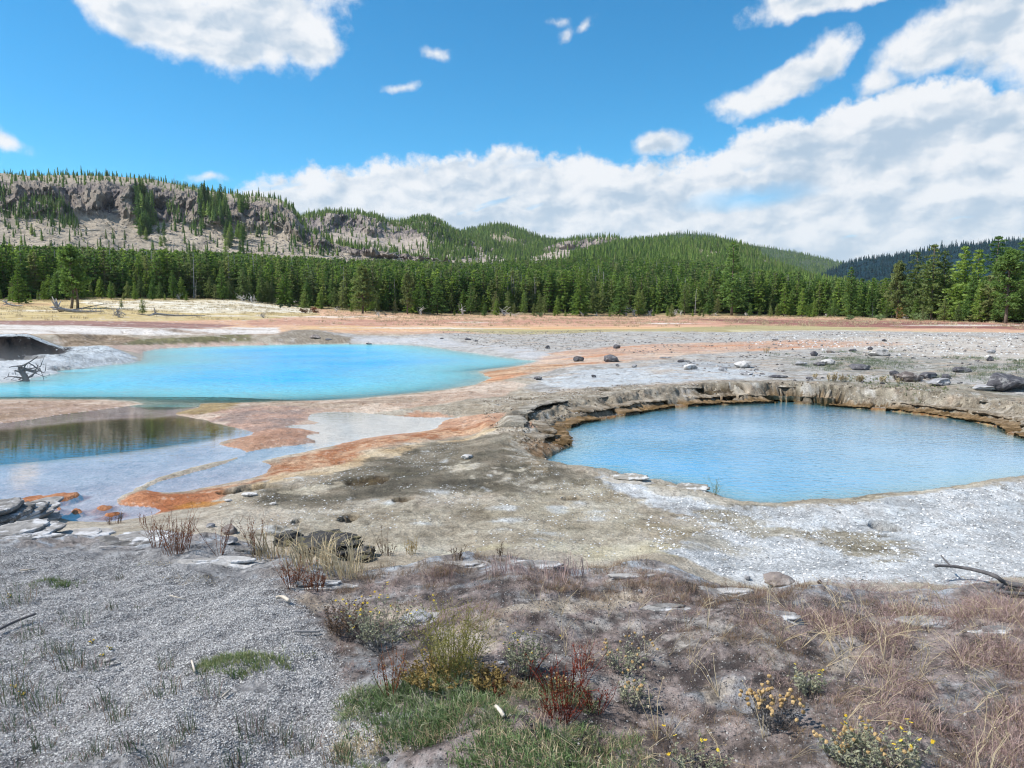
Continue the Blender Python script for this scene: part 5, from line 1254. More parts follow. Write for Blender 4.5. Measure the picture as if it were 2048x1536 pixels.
# ================================================================= small things
rngS = np.random.default_rng(55)
import bmesh
_ico = {}
def ico(sub):
    if sub not in _ico:
        bm = bmesh.new(); bmesh.ops.create_icosphere(bm, subdivisions=sub, radius=1.0)
        _ico[sub] = (np.array([v.co[:] for v in bm.verts]), np.array([[v.index for v in f.verts] for f in bm.faces])); bm.free()
    return _ico[sub][0].copy(), _ico[sub][1].copy()
def rock_shape(seed, sub=2, cuts=10, rough=.08, flat=1.0):
    rng = np.random.default_rng(seed); V, F = ico(sub)
    for _ in range(cuts):
        n = norm(rng.normal(size=3)); d = rng.uniform(.55, .9); s = V @ n; V = V - np.maximum(s - d, 0)[:, None] * n
    V *= 1 + rough * np.stack([pnoise(V[:, 0] * 3 + seed, V[:, 1] * 3 + V[:, 2] * 2)] * 3, 1) * 1.5 + rough * .6 * np.stack([pnoise(V[:, 1] * 8 + seed, V[:, 0] * 8 + V[:, 2] * 6)] * 3, 1)
    V[:, 2] *= flat
    return V, F
def stone_mat(name, ca, cb, cc=None, sc=8):
    m, t, p = mat(name, .88, .25)
    oc = t.new('ShaderNodeTexCoord').outputs['Object']; oi = t.new('ShaderNodeObjectInfo').outputs['Random']
    n = t.noise(t.vmath('ADD', oc, t.comb(t.math('MULTIPLY', oi, 30), 0, 0)), sc, 7, .7)
    col = t.mix(t.mapr(t.math('ADD', n, t.math('MULTIPLY', t.math('SUBTRACT', oi, .5), .35)), .3, .7), ca, cb)
    if cc: col = t.mix(t.mapr(t.noise(oc, sc * .6, 5, .7), .52, .62), col, cc)
    t.put(p.inputs['Base Color'], col); bump(t, p, n, .9, .02)
    return m
M_st_dark = stone_mat('dark_basalt', (.035, .035, .042), (.13, .125, .135), (.22, .22, .22))
M_st_grey = stone_mat('grey_stone', (.16, .16, .17), (.36, .36, .37), (.5, .5, .5))
M_st_white = stone_mat('white_sinter_stone', (.34, .33, .32), (.58, .57, .56), (.20, .19, .18))
M_st_brown = stone_mat('brown_stone', (.09, .075, .07), (.26, .22, .20), (.34, .31, .29))
M_st_tal = stone_mat('talus_stone', (.16, .14, .13), (.38, .34, .32), None, 1.5)
M_st_black = stone_mat('crusted_dark_rock', (.02, .02, .022), (.09, .085, .08), (.16, .14, .07), 14)
M_crust = stone_mat('sinter_crust', (.10, .075, .05), (.36, .31, .25), (.52, .50, .46), 5)

def rock(u, v, wpx, hpx, material, label, seed, flat=1.0, sub=2, rz=None, depth=1.0, group=None, cuts=10, rough=.08):
    x, y, z = ground_at(u, v); s = math.hypot(x, y) / FPX
    V, F = rock_shape(seed, sub, cuts, rough)
    V = V * np.array([wpx * s / 2, wpx * s / 2 * depth, hpx * s * .62]); V[:, 2] += hpx * s * .36
    if 'ledge' in label or 'layered' in label or 'slab' in label:
        zz = (V[:, 2] - V[:, 2].min()) / np.ptp(V[:, 2]); st_ = 1 + .16 * pnoise(np.floor(zz * 6 + .7 * pnoise(V[:, 0] / (wpx * s) * 5, V[:, 1] / (wpx * s) * 5)) * 1.7 + seed, zz * 0 + .5); V[:, 0] *= st_; V[:, 1] *= st_
    o = link('rock', mesh('rock', V, F, [material], smooth=False)); o.location = (x, y + wpx * s / 2 * depth * .5, z)
    o.rotation_euler = (0, 0, rz if rz is not None else 0)
    return tag(o, label, 'rock', group)
# the boulders one can point at
for i, (u, v, w_, h_, m_, la) in enumerate([
    (1158, 723, 24, 13, M_st_dark, 'dark boulder with steep left face on the pink streaked flat'), (1223, 724, 36, 15, M_st_dark, 'wide dark boulder with black right end on the pink streaked flat'),
    (1234, 697, 16, 9, M_st_dark, 'small dark blocky rock above the wide dark boulder'), (1096, 697, 12, 7, M_st_dark, 'small dark rock just beyond the tip of the turquoise pool'),
    (1235, 733, 9, 5, M_st_dark, 'tiny dark stone below the wide dark boulder'), (1269, 735, 12, 7, M_st_grey, 'tiny grey stone beside the salmon streak'),
    (1188, 755, 13, 6, M_st_dark, 'lone dark stone in the middle of the pale crust'), (1076, 760, 22, 7, M_st_dark, 'flat dark stone at the left end of the pale crust'),
    (1380, 739, 32, 11, M_st_white, 'low white rock at the right end of the pale crust'), (1490, 736, 40, 14, M_st_white, 'rounded white rock, largest pale stone on the grey flat'),
    (1448, 741, 20, 7, M_st_grey, 'grey slab between two white rocks'), (1629, 712, 18, 11, M_st_dark, 'jagged dark rock above the white rock with dark neighbour'), (1663, 706, 16, 6, M_st_brown, 'small brown rock right of the jagged dark rock'),
    (1706, 703, 16, 6, M_st_dark, 'low dark rock left of the broken white and black slab'), (1742, 700, 12, 7, M_st_dark, 'black pointed end stone of the broken white slab'), (1762, 712, 40, 14, M_st_white, 'broken white slab streaked with black'),
    (1660, 730, 30, 11, M_st_white, 'white rock leaning on a dark one'), (1640, 732, 22, 8, M_st_dark, 'dark rock at the left foot of the leaning white rock'), (1722, 740, 40, 13, M_st_dark, 'broad dark broken rock in the green scrub'),
    (1605, 731, 24, 8, M_st_grey, 'grey rock left of the leaning white rock'), (1822, 763, 50, 18, M_st_brown, 'brown humped rock behind the far pool rim'), (1860, 757, 34, 12, M_st_dark, 'dark flat rock right of the brown humped rock'),
    (1895, 758, 20, 9, M_st_dark, 'small dark rock beside the dark flat rock'), (1885, 771, 40, 14, M_st_grey, 'grey slab in front of the dark flat rock'), (1925, 745, 36, 10, M_st_dark, 'dark rock amid the scrub right of the brown humped rock'),
    (1982, 722, 13, 9, M_st_dark, 'round dark stone standing alone on the pale rubble'), (1985, 707, 16, 7, M_st_grey, 'grey stone above the round dark stone'), (2026, 782, 84, 30, M_st_dark, 'very large dark boulder at the right edge behind the pool'),
    (1978, 782, 40, 12, M_st_grey, 'pale grey slab leaning against the very large dark boulder'), (1790, 751, 22, 9, M_st_dark, 'dark stone left of the brown humped rock'), (1552, 681, 14, 6, M_st_grey, 'small grey stone on the upper pale flat'),
    (1770, 683, 10, 5, M_st_dark, 'small dark stone on the upper pale flat near the meadow'), (1332, 717, 24, 4, M_st_grey, 'thin flat grey stone sunk in the pink streaks'), (1368, 724, 26, 5, M_st_dark, 'long flat dark stone above the low white rock'),
    (1494, 750, 26, 5, M_st_grey, 'flat grey stone below the rounded white rock'), (1560, 755, 40, 5, M_st_dark, 'thin dark ledge stone near the far pool rim'), (1620, 759, 16, 5, M_st_dark, 'dark stone near the pale yellow stalks'),
    (1137, 699, 14, 4, M_st_grey, 'flat pale stone right of the turquoise pool tip'), (935, 680, 18, 4, M_st_dark, 'low dark stone on the grey flat beyond the turquoise pool'), (883, 678, 8, 3, M_st_dark, 'tiny dark stone on the grey flat near the green grass line'),
    (952, 683, 10, 3, M_st_dark, 'tiny dark stone right of the low dark stone'), (737, 689, 14, 4, M_st_dark, 'dark stone at the far shore of the turquoise pool'), (655, 680, 16, 4, M_st_dark, 'thin dark rock on the brown mound beyond the turquoise pool'),
    (628, 677, 26, 8, M_st_brown, 'brown knobbly rock on the mound beyond the turquoise pool'), (1560, 1174, 66, 21, M_st_brown, 'brown wedge-shaped rock at the lip of the bank before the white ground'), (1495, 1161, 13, 12, M_st_grey, 'small grey pyramid stone left of the brown wedge rock'),
    (1639, 1168, 11, 8, M_st_brown, 'small brown stone right of the brown wedge rock'), (768, 1527, 22, 14, M_st_dark, 'small blue-black stone at the bottom edge by the grass'), (1280, 1186, 10, 7, M_st_grey, 'small stone on the crusty bank top'),
    (935, 918, 30, 9, M_st_white, 'small white crusty knob on the dark algae flat'), (497, 994, 32, 9, M_st_white, 'white flake of sinter beside the dark slit hole'), (455, 1004, 16, 5, M_st_white, 'small white flake by the orange patch'), (545, 1010, 18, 5, M_st_white, 'small white sinter flake on the grey flat'),
    (420, 1055, 20, 8, M_st_grey, 'small grey stone behind the reddish dead bush'), (457, 1068, 34, 18, M_st_brown, 'pointed tan rock between dead stalks'), (455, 1088, 34, 12, M_st_grey, 'grey sinter block below the pointed tan rock'),
            (645, 1108, 140, 28, M_st_black, 'black hollowed rock with mossy top behind the dry grass'), (572, 1092, 60, 26, M_st_black, 'mossy left shoulder of the black hollowed rock'), (722, 1120, 70, 22, M_st_black, 'right tail of the black hollowed rock'),
    (835, 1246, 60, 24, M_st_grey, 'smooth grey stone right of the yellow flower bush')]):
    fl = (m_ is M_st_white and w_ > 60) or 'ledge' in la or 'slab' in la and w_ > 60
    rock(u, v, w_, h_, m_, la, 900 + i, sub=4 if w_ > 60 else 3 if w_ > 20 else 2, depth=.9 if not fl else .7, cuts=4 if m_ is M_st_black else 12, rough=.30 if m_ is M_st_black else .09)

def plate_stack(u, v, wpx, dpx, hpx, layers, material, label, seed, cat='rock'):
    """ragged plates lying on each other; one thing, each plate a part"""
    xyz, s = (lambda q: (q, math.hypot(q[0], q[1]) / FPX))(ground_at(u, v)); rng = np.random.default_rng(seed); root = link('layered_rock', None)
    x1, y1, z1 = ground_at(u, v - dpx); dep = max(.08, y1 - xyz[1]); W_ = wpx * s; cy_ = xyz[1] + dep / 2; cx_ = xyz[0] * (1 + dep / 2 / xyz[1]); root.location = (cx_, cy_, ground_z(cx_, cy_))
    for k in range(layers):
        n = 46; an = np.linspace(0, 2 * pi, n, endpoint=False); f = 1 - .55 * k / max(layers, 1) * rng.uniform(.6, 1.2); ox, oy = rng.normal() * .08 * W_ * (k > 0), rng.normal() * .10 * dep
        rad = 1 + .45 * fbm(np.cos(an) * 1.5 + seed + k * 5, np.sin(an) * 1.5, 6, 7, .72)
        ex, ey = np.cos(an) * rad * W_ / 2 * f + ox, np.sin(an) * rad * dep / 2 * f + oy
        t = hpx * s / layers * rng.uniform(.8, 1.25); zb = hpx * s * k / layers - .01
        rings = []
        for (sc_, dz) in [(.90, -.4), (.98, .1), (1.0, .5), (.97, .85), (.86, 1.0), (.45, 1.06)]:
            X, Y = ex * sc_ + ox * (1 - sc_), ey * sc_; Z = zb + t * dz + .22 * t * fbm(X * 14 + k, Y * 14, 4, 8)
            if k == 0: Z = Z + (height(X + cx_, Y + cy_) - root.location.z) * .9
            rings.append(np.stack([X, Y, Z], 1))
        V = np.concatenate(rings + [rings[-1].mean(0)[None]]); F = []
        for a_ in range(5):
            for b_ in range(n): c_ = (b_ + 1) % n; F += [(a_ * n + b_, a_ * n + c_, (a_ + 1) * n + c_), (a_ * n + b_, (a_ + 1) * n + c_, (a_ + 1) * n + b_)]
        F += [(5 * n + b_, 5 * n + (b_ + 1) % n, 6 * n) for b_ in range(n)]
        link('plate', mesh('plate', V, np.array(F), [material]), root)
    return tag(root, label, cat)
M_plt = stone_mat('layered_sinter', (.10, .095, .09), (.36, .345, .33), (.50, .50, .51), 9)
M_plr = stone_mat('lip_crust', (.20, .18, .15), (.46, .43, .38), (.56, .56, .55), 11)
M_plw = stone_mat('pale_layered_sinter', (.15, .14, .135), (.40, .39, .38), (.54, .54, .54), 9)
for i, (u, v, w_, dp_, h_, ly, m_, la) in enumerate([(10, 1062, 110, 40, 40, 6, M_plt, 'dark layered rock heap at the left edge by the lilac shallows'), (60, 1085, 120, 22, 16, 3, M_plt, 'low grey layered ledge right of the dark rock heap'), (165, 1072, 110, 14, 10, 2, M_plt, 'thin dark-rimmed ledge along the shallows'),
        (470, 1133, 110, 14, 10, 2, M_plw, 'pale sinter plate in front of the dry grass'), (640, 1176, 150, 10, 8, 2, M_plw, 'long thin pale plate behind the red stalks'), (280, 1090, 150, 14, 9, 2, M_plt, 'flat grey plates at the edge of the gravel'), (500, 1110, 70, 10, 9, 2, M_plt, 'grey cracked plates before the rust stalks'), (400, 1128, 80, 9, 7, 2, M_plt, 'thin grey plates right of the biggest dead bush'),
        (1255, 968, 100, 12, 6, 2, M_plr, 'white crusted lip on the near shore of the opal pool'), (1370, 982, 90, 10, 5, 2, M_plr, 'pale ragged lip right of the white crusted lip'), (930, 1135, 110, 12, 8, 2, M_plt, 'grey cracked plates on the bank crest'), (1080, 1140, 120, 10, 8, 2, M_plt, 'grey plates under the tawny grass bed'), (1260, 1158, 120, 10, 8, 2, M_plt, 'grey plates right of the tawny grass bed'), (1450, 1190, 110, 12, 9, 2, M_plw, 'pale plates left of the brown wedge rock'),
        (835, 1250, 90, 20, 16, 3, M_plw, 'smooth grey plates right of the yellow flower bush'), (1850, 1262, 160, 24, 14, 2, M_plt, 'grey plates showing through the dry plants at right'), (1780, 1250, 90, 14, 10, 2, M_plw, 'pale plates left in the right hand dry plants'), (1990, 1270, 80, 12, 8, 2, M_plw, 'pale flat plate near the right edge amid dry plants'), (1330, 1222, 100, 12, 8, 2, M_plt, 'flat grey plates in the middle of the dry bank'), (1560, 1240, 100, 10, 8, 2, M_plw, 'pale plate below the brown wedge rock')]):
    plate_stack(u, v, w_, dp_, h_, ly, m_, la, 4100 + i)
# ---- crust blocks, chips, pebbles: nobody could count these
def flake(seed, flat=.25, sub=1):
    V, F = rock_shape(seed, sub, 7, .12); V = V * np.array([1, .75, flat]); return V, F, np.zeros(len(F), int)
def region_points(n, poly, z, cond=None):
    P = W(poly, z, 0); x = rngS.uniform(P[:, 0].min(), P[:, 0].max(), n); y = rngS.uniform(P[:, 1].min(), P[:, 1].max(), n)
    k = sdpoly(x, y, P, 5.0) < 0; x, y = x[k], y[k]
    if cond is not None: k = cond(x, y); x, y = x[k], y[k]
    return x, y
def spread(name, protos, mats, x, y, s0, s1, label, cat, sink=.1, tilt=.25, pw=2.0, aspect=None):
    n = len(x); z = height(x, y); s = s0 + (s1 - s0) * rngS.uniform(0, 1, n) ** pw
    rot = np.stack([rngS.normal(size=n) * tilt, rngS.normal(size=n) * tilt, rngS.uniform(0, 6.28, n)], 1)
    sc = np.stack([s, s, s], 1) if aspect is None else np.stack([s, s, s * rngS.uniform(*aspect, n)], 1)
    return scatter(name, protos, mats, np.stack([x, y, z + s * sink], 1), rot, sc, rngS.integers(0, len(protos), n), label=label, category=cat)
def pebble_mat(name, dark, mid, light, hue):
    m, t, p = mat(name, .85, .3)
    r = t.new('ShaderNodeObjectInfo').outputs['Random']
    cr = t.new('ShaderNodeValToRGB'); t.put(cr.inputs[0], r); e = cr.color_ramp.elements
    e[0].position = 0; e[0].color = (*dark, 1); e[1].position = 1; e[1].color = (*light, 1)
    q = e.new(.35); q.color = (*mid, 1); q = e.new(.8); q.color = (*hue, 1)
    oc = t.new('ShaderNodeTexCoord').outputs['Object']
    t.put(p.inputs['Base Color'], t.vmath('SCALE', cr.outputs[0], t.mapr(t.noise(oc, 90, 3, .6), .3, .7, .8, 1.2)))
    return m
M_peb = pebble_mat('gravel_stone', (.10, .098, .10), (.28, .275, .275), (.62, .61, .59), (.44, .435, .43))
M_chip = pebble_mat('sinter_chip', (.24, .24, .24), (.50, .51, .52), (.76, .76, .75), (.60, .61, .61))
M_chipd = pebble_mat('dark_chip', (.05, .05, .055), (.14, .13, .13), (.42, .41, .40), (.24, .22, .20))
M_rim = pebble_mat('rim_crust', (.05, .035, .02), (.20, .155, .11), (.55, .53, .50), (.34, .29, .23))
peb = [flake(2000 + i, .55) for i in range(6)]
GR = [(-420, 1090), (-100, 1072), (120, 1082), (300, 1086), (430, 1140), (560, 1130), (620, 1200), (690, 1290), (750, 1380), (790, 1450), (830, 1600), (-700, 1600)]
GRW = W(GR, .36, 0)
def gcond(x, y): return (fbm(x * 1.2, y * 1.2, 3, 700) > -.62) & (rngS.uniform(0, 1, len(x)) < sstep(-sdpoly(x, y, GRW, 1.0) + .14 * fbm(x * 3, y * 3, 4, 701), -.02, .30))
x, y = region_points(560000, GR, .36, gcond)
k = rngS.uniform(0, 1, len(x)) < np.clip(1.35 - (np.hypot(x, y) - 3.2) / 6, .35, 1); x, y = x[k], y[k]
print('gravel', len(x))
spread('gravel', peb, [M_peb], x, y, .0026, .0075, 'grey and white gravel covering the near left ground', 'gravel', .2, .4, 1.6)
x, y = region_points(22000, [(560, 1150), (900, 1150), (1500, 1190), (2100, 1200), (2400, 1600), (760, 1600), (640, 1300)], .42)
spread('gravel', peb, [M_chipd, M_peb][:1], x, y, .003, .009, 'dark and pale grit between the dry plants of the near bank', 'gravel', .2, .4, 2.5)
chips = [flake(2100 + i, .22) for i in range(5)]
x, y = region_points(42000, [(1330, 985), (1480, 1012), (1800, 1005), (2048, 975), (2700, 960), (2700, 1190), (1760, 1186), (1640, 1194), (1540, 1176), (1400, 1146), (1300, 1100)], .2, lambda x, y: fbm(x * 1.5, y * 1.5, 4, 702) > -.25)
spread('sinter_gravel', chips, [M_chip], x, y, .003, .020, 'white flat sinter chips strewn over the pale ground right', 'gravel', .15, .3, 3.5)
x, y = region_points(14000, [(440, 1000), (600, 950), (900, 880), (1100, 940), (1300, 990), (1420, 1080), (1300, 1130), (700, 1100), (420, 1060)], .15, lambda x, y: fbm(x * 1.1, y * 1.1, 4, 703) > .02)
spread('sinter_gravel', chips, [M_chip], x, y, .003, .018, 'small pale flakes strewn over the dark algae flat', 'gravel', .1, .3, 4.0)
# crumbly crust on the rims
cr_ = [flake(2200 + i, .7, 2) for i in range(4)]
def rimcond(x, y):
    s = sdpoly(x, y, WC, 3.0); f = sstep(y + .25 * x, 11.0, 13.5)
    return (s > .0) & (s < .25 + 1.0 * f) & (rngS.uniform(0, 1, len(x)) < (.06 + .9 * f)) & (fbm(x * 1.6, y * 1.6, 4, 705) > -.15)
x, y = region_points(90000, [(960, 1030), (960, 775), (1400, 750), (2500, 790), (2500, 1030)], .1, rimcond)
print('rim', len(x))
spread('rim_crust', cr_, [M_rim], x, y, .005, .030, 'knobbly brown and grey crust along the far rim of the opal pool', 'crust', .0, .5, 3.0, (.5, 1.0))
x, y = region_points(16000, [(-300, 698), (0, 699), (180, 702), (262, 710), (280, 716), (190, 730), (100, 742), (-300, 765)], .25, lambda x, y: fbm(x * .8, y * .8, 4, 706) > -.05)
spread('spit_crust', cr_, [M_chip], x, y, .008, .055, 'rough pale crust on the grey spit beside the turquoise pool', 'crust', .0, .4, 3.0, (.3, .7))
x, y = region_points(15000, [(960, 790), (1100, 775), (1320, 770), (1280, 815), (1150, 850), (1070, 880), (1030, 900), (980, 850)], .28, lambda x, y: (fbm(x * 1.3, y * 1.3, 4, 708) > -.1) & (sdpoly(x, y, WC, 2.) > .05))
spread('rim_crust', cr_, [M_rim], x, y, .006, .030, 'grey knobbly crust on the left shoulder of the opal pool', 'crust', .0, .5, 2.5, (.4, .8))
# rubble on the flats behind
rub = [flake(2300 + i, .5, 1) for i in range(5)]
x, y = region_points(16000, [(1130, 668), (1500, 670), (2600, 684), (2600, 790), (1900, 770), (1560, 756), (1400, 740), (1250, 700)], .5, lambda x, y: fbm(x * .22, y * .22, 4, 709) > .0)
spread('rubble', rub, [M_chipd], x, y, .012, .10, 'small dark and grey stones littering the flat behind the opal pool', 'rubble', .1, .3, 4.0)
x, y = region_points(9000, [(1400, 666), (2600, 674), (2600, 740), (1800, 712), (1500, 682)], .6)
spread('rubble', rub, [M_chip], x, y, .012, .09, 'white rubble strewn at the foot of the meadow', 'rubble', .1, .3, 3.0)
x, y = region_points(5000, [(860, 668), (1200, 668), (1250, 690), (1080, 700), (960, 690)], .25)
spread('rubble', rub, [M_chipd], x, y, .015, .07, 'specks of stone on the grey flat beyond the turquoise pool', 'rubble', .1, .3, 4.0)
# talus blocks below the cliff and fallen logs on it
P, r = on_hill(H1, 6000, .02, .50); n = len(P)
scatter('talus_blocks', [flake(2400 + i, .7, 1) for i in range(4)], [M_st_tal], P, np.stack([rngS.normal(size=n) * .5, rngS.normal(size=n) * .5, rngS.uniform(0, 6, n)], 1), (.25 + 1.0 * rngS.uniform(0, 1, n) ** 4), rngS.integers(0, 4, n), label='broken blocks covering the talus slope below the cliff', category='scree')
V, F = tube([[-5, 0, .3], [0, .2, .35], [5, 0, .3]], [.35, .28, .12], 5)
P = np.concatenate([on_hill(H1, 300, .1, .62)[0], on_hill(H2, 60, .1, .8)[0]]); n = len(P)
scatter('fallen_trunks', [(V, F, np.zeros(len(F), int))], [M_tan], P, np.stack([rngS.normal(size=n) * .2, .25 + rngS.normal(size=n) * .25, rngS.normal(size=n) * .9 + .6], 1), rngS.uniform(.4, 1.1, n), np.zeros(n, int), label='bleached fallen trunks scattered over the talus', category='logs')

# ================================================================= plants
def plant_mat(name, ca, cb, tr=.25):
    m, t, p = mat(name, .8, .2)
    oc = t.new('ShaderNodeTexCoord').outputs['Object']; oi = t.new('ShaderNodeObjectInfo').outputs['Random']
    n = t.math('ADD', t.noise(oc, 30, 3, .6), t.math('MULTIPLY', t.math('SUBTRACT', oi, .5), .3))
    col = t.mix(t.mapr(n, .32, .68), ca, cb); t.put(p.inputs['Base Color'], col)
    tl = t.new('ShaderNodeBsdfTranslucent'); t.put(tl.inputs[0], col); ms_ = t.new('ShaderNodeMixShader'); ms_.inputs[0].default_value = tr
    o = [n_ for n_ in m.node_tree.nodes if n_.type == 'OUTPUT_MATERIAL'][0]
    t.l.new(p.outputs[0], ms_.inputs[1]); t.l.new(tl.outputs[0], ms_.inputs[2]); t.l.new(ms_.outputs[0], o.inputs[0])
    return m
PM = dict(green=plant_mat('fresh_grass', (.08, .14, .05), (.22, .30, .13)), dgreen=plant_mat('rush_green', (.05, .085, .045), (.13, .18, .10)), olive=plant_mat('olive_mat', (.15, .18, .07), (.34, .36, .18)),
          straw=plant_mat('dry_straw', (.36, .28, .17), (.66, .56, .38)), brown=plant_mat('dry_brown', (.13, .085, .055), (.32, .22, .15)), red=plant_mat('red_stems', (.14, .025, .015), (.36, .085, .045)), rust=plant_mat('rust_stems', (.14, .05, .025), (.30, .12, .06)),
          purple=plant_mat('dead_annuals', (.21, .135, .125), (.52, .39, .36)), yel=plant_mat('yellow_green_twigs', (.22, .21, .06), (.42, .38, .14)), gold=plant_mat('golden_leaves', (.24, .17, .06), (.42, .31, .12)), sage=plant_mat('sage_leaves', (.22, .23, .14), (.44, .44, .31)),
          flower=plant_mat('yellow_petals', (.75, .52, .04), (.85, .70, .12)), seed=plant_mat('tan_seed_heads', (.38, .25, .11), (.62, .44, .22)), grey=plant_mat('grey_twigs', (.16, .14, .13), (.34, .31, .29)))
def blades(rng, n, rad, H, wd, lean=.35, curl=.5, base=None, jitter=.35, m=0, mb=None, up=1.0):
    mb = mb or MB()
    a = rng.uniform(0, 2 * pi, n); r = rad * np.sqrt(rng.uniform(0, 1, n)); b = np.stack([np.cos(a) * r, np.sin(a) * r, np.zeros(n)], 1)
    if base is not None: b = b + base
    h = H * rng.uniform(1 - jitter * 1.4, 1 + jitter * .6, n); la = a * .6 + rng.uniform(0, 2 * pi, n) * .4 if rad > 0 else a
    ln = lean * rng.uniform(.2, 1.5, n); dx_, dy_ = np.cos(la) * ln, np.sin(la) * ln
    mid = b + np.stack([dx_ * h * .45, dy_ * h * .45, h * .62 * up], 1); tip = b + np.stack([dx_ * h * (1 + curl), dy_ * h * (1 + curl), h * np.clip(1 - .45 * curl * ln, .25, 1) * up], 1)
    pa = rng.uniform(0, 2 * pi, n); s = np.stack([np.cos(pa), np.sin(pa), 0 * pa], 1) * (wd * rng.uniform(.6, 1.3, n))[:, None] / 2
    V = np.stack([b - s, b + s, mid - s * .8, mid + s * .8, tip], 1).reshape(-1, 3); i = np.arange(n)[:, None] * 5
    mb.add(V, np.concatenate([i + [0, 1, 3], i + [0, 3, 2], i + [2, 3, 4]]), m)
    return mb
def stems(rng, n, rad, H, wd, nleaf, lsize, lean=.3, m=0, ml=0, mb=None, bits=2, up=1.0):
    """thin branching stems carrying small leaves or seed husks"""
    mb = mb or MB(); tips = []
    for i in range(n):
        a = rng.uniform(0, 6.28); r = rad * sqrt(rng.uniform()) * .5; b = np.array([cos(a) * r, sin(a) * r, 0]); h = H * rng.uniform(.5, 1.1); l = lean * rng.uniform(.1, 1.3)
        tip = b + np.array([cos(a) * l * h, sin(a) * l * h, h * up]); md = b * .5 + tip * .5 + rng.normal(size=3) * .04 * h
        mb.add(*tube([b, md, tip], [wd, wd * .8, wd * .4], 3, False), m); tips.append(tip)
        for j in range(bits):
            t_ = rng.uniform(.3, .8); q = b + (tip - b) * t_; e = q + np.array([rng.normal() * .25, rng.normal() * .25, rng.uniform(.15, .5)]) * h * .6
            mb.add(*tube([q, e], [wd * .7, wd * .3], 3, False), m); tips.append(e)
            for k in range(nleaf // 2): needles(mb, q + (e - q) * rng.uniform(.2, 1), lsize * .5, 1, rng, ml, 1, lsize)
        for k in range(nleaf): needles(mb, b + (tip - b) * rng.uniform(.25, 1), lsize * .6, 1, rng, ml, 1, lsize)
    return mb, tips
def put(name, mb, mats, u, v, label, cat='plant', group=None, xyz=None):
    x, y, z = xyz or ground_at(u, v)
    o = link(name, mb.mesh(name, mats)); o.location = (x, y, z - .004); tag(o, label, cat, group); return o
def pxs(u, v): x, y, z = ground_at(u, v); return (x, y, z), math.hypot(x, y, z - CAMZ) / FPX
def flowers(root, tips, r, rng, mname='flower', material=None, ball=False):
    for i, t_ in enumerate(tips):
        mb = MB()
        if ball:
            V, F = ico(1); V = V * r * (1 + .15 * rng.normal(size=(len(V), 1))); mb.add(V, F)
        else:
            k = 7; c = np.array([[0, 0, r * .25]]); ring = np.array([[cos(2 * pi * j / (2 * k)) * r * (1 if j % 2 else .55), sin(2 * pi * j / (2 * k)) * r * (1 if j % 2 else .55), r * .35 if j % 2 else 0] for j in range(2 * k)])
            V = np.concatenate([c, ring]); mb.add(V, [(0, 1 + j, 1 + (j + 1) % (2 * k)) for j in range(2 * k)])
        o = link(mname, mb.mesh(mname, [material or PM['flower']]), root); o.location = t_; o.rotation_euler = (rng.normal() * .4, rng.normal() * .4 - .2, rng.uniform(0, 6))
# rush tufts in the gravel
rushes = [(205, 1412, 40, 40, 'widest dark rush clump with reddish tips low on the gravel'), (240, 1440, 38, 44, 'dark green rush tuft with tall stalk right of the widest clump'), (376, 1465, 30, 50, 'slim upright rush tuft in the middle of the gravel'), (500, 1470, 48, 60, 'tall dark green rush tuft left of the bright pair'), (560, 1482, 50, 44, 'low spreading rush tuft right of the tall one'),
          (322, 1388, 60, 36, 'broad grey-green rush mat below the olive cushion'), (418, 1392, 40, 34, 'faded rush tuft under the olive cushion'), (330, 1340, 28, 44, 'thin rush tuft left of the olive cushion'), (140, 1338, 40, 44, 'grey-green rush tuft beside the yellow blossoms'), (190, 1338, 44, 38, 'sprawling rush tuft with yellow blossoms above it'),
          (130, 1306, 30, 26, 'bright green small tuft above the grey-green one'), (104, 1308, 30, 28, 'small dark tuft left of the bright one'), (158, 1250, 44, 36, 'low green rush tuft below the grass mat'), (224, 1220, 20, 24, 'faint thin tuft in open gravel'), (275, 1216, 14, 14, 'tiny green sprout right of the faint tuft'), (60, 1275, 50, 34, 'thin grey rush fringe by the stick at left'),
          (25, 1400, 70, 60, 'dense dark rush bed at the left border'), (90, 1420, 60, 40, 'loose rush tuft right of the dense bed'), (20, 1460, 40, 40, 'small rush tuft under the dense bed'), (85, 1500, 30, 34, 'lone green sprout near the bottom left'), (195, 1510, 44, 40, 'rush tuft near the bottom centre of the gravel'), (260, 1495, 36, 44, 'reddish rush tuft near the bottom'), (320, 1532, 40, 50, 'rush tuft cut by the bottom edge'), (30, 1205, 60, 40, 'faded rush fringe at left edge with an orange bloom'),
          (620, 1500, 36, 50, 'dry rush tuft at the corner of the gravel'), (680, 1530, 60, 60, 'thin bare stalks at the bottom by the grass patch'), (590, 1512, 30, 26, 'short olive tuft below the spreading tuft'), (350, 1490, 30, 30, 'small grey rush tuft in low gravel'), (470, 1535, 50, 40, 'low rush tuft at the bottom middle'), (240, 1160, 14, 16, 'tiny faint sprout in the upper gravel')]
for i, (u, v, w_, h_, la) in enumerate(rushes):
    xyz, s = pxs(u, v); rng = np.random.default_rng(3000 + i); mb = MB()
    blades(rng, int(w_ * .7) + 7, w_ * s * .5, h_ * s * .8, .0028, .34, .2, mb=mb, jitter=.6)
    blades(rng, int(w_ * .5) + 5, w_ * s * .55, h_ * s * .7, .0026, .5, .3, mb=mb, m=1, jitter=.5)
    put('rush_tuft', mb, [PM['dgreen'], PM['brown'] if i % 3 else PM['purple']], u, v, la, 'grass tuft', 'rush tufts standing in the gravel', xyz)
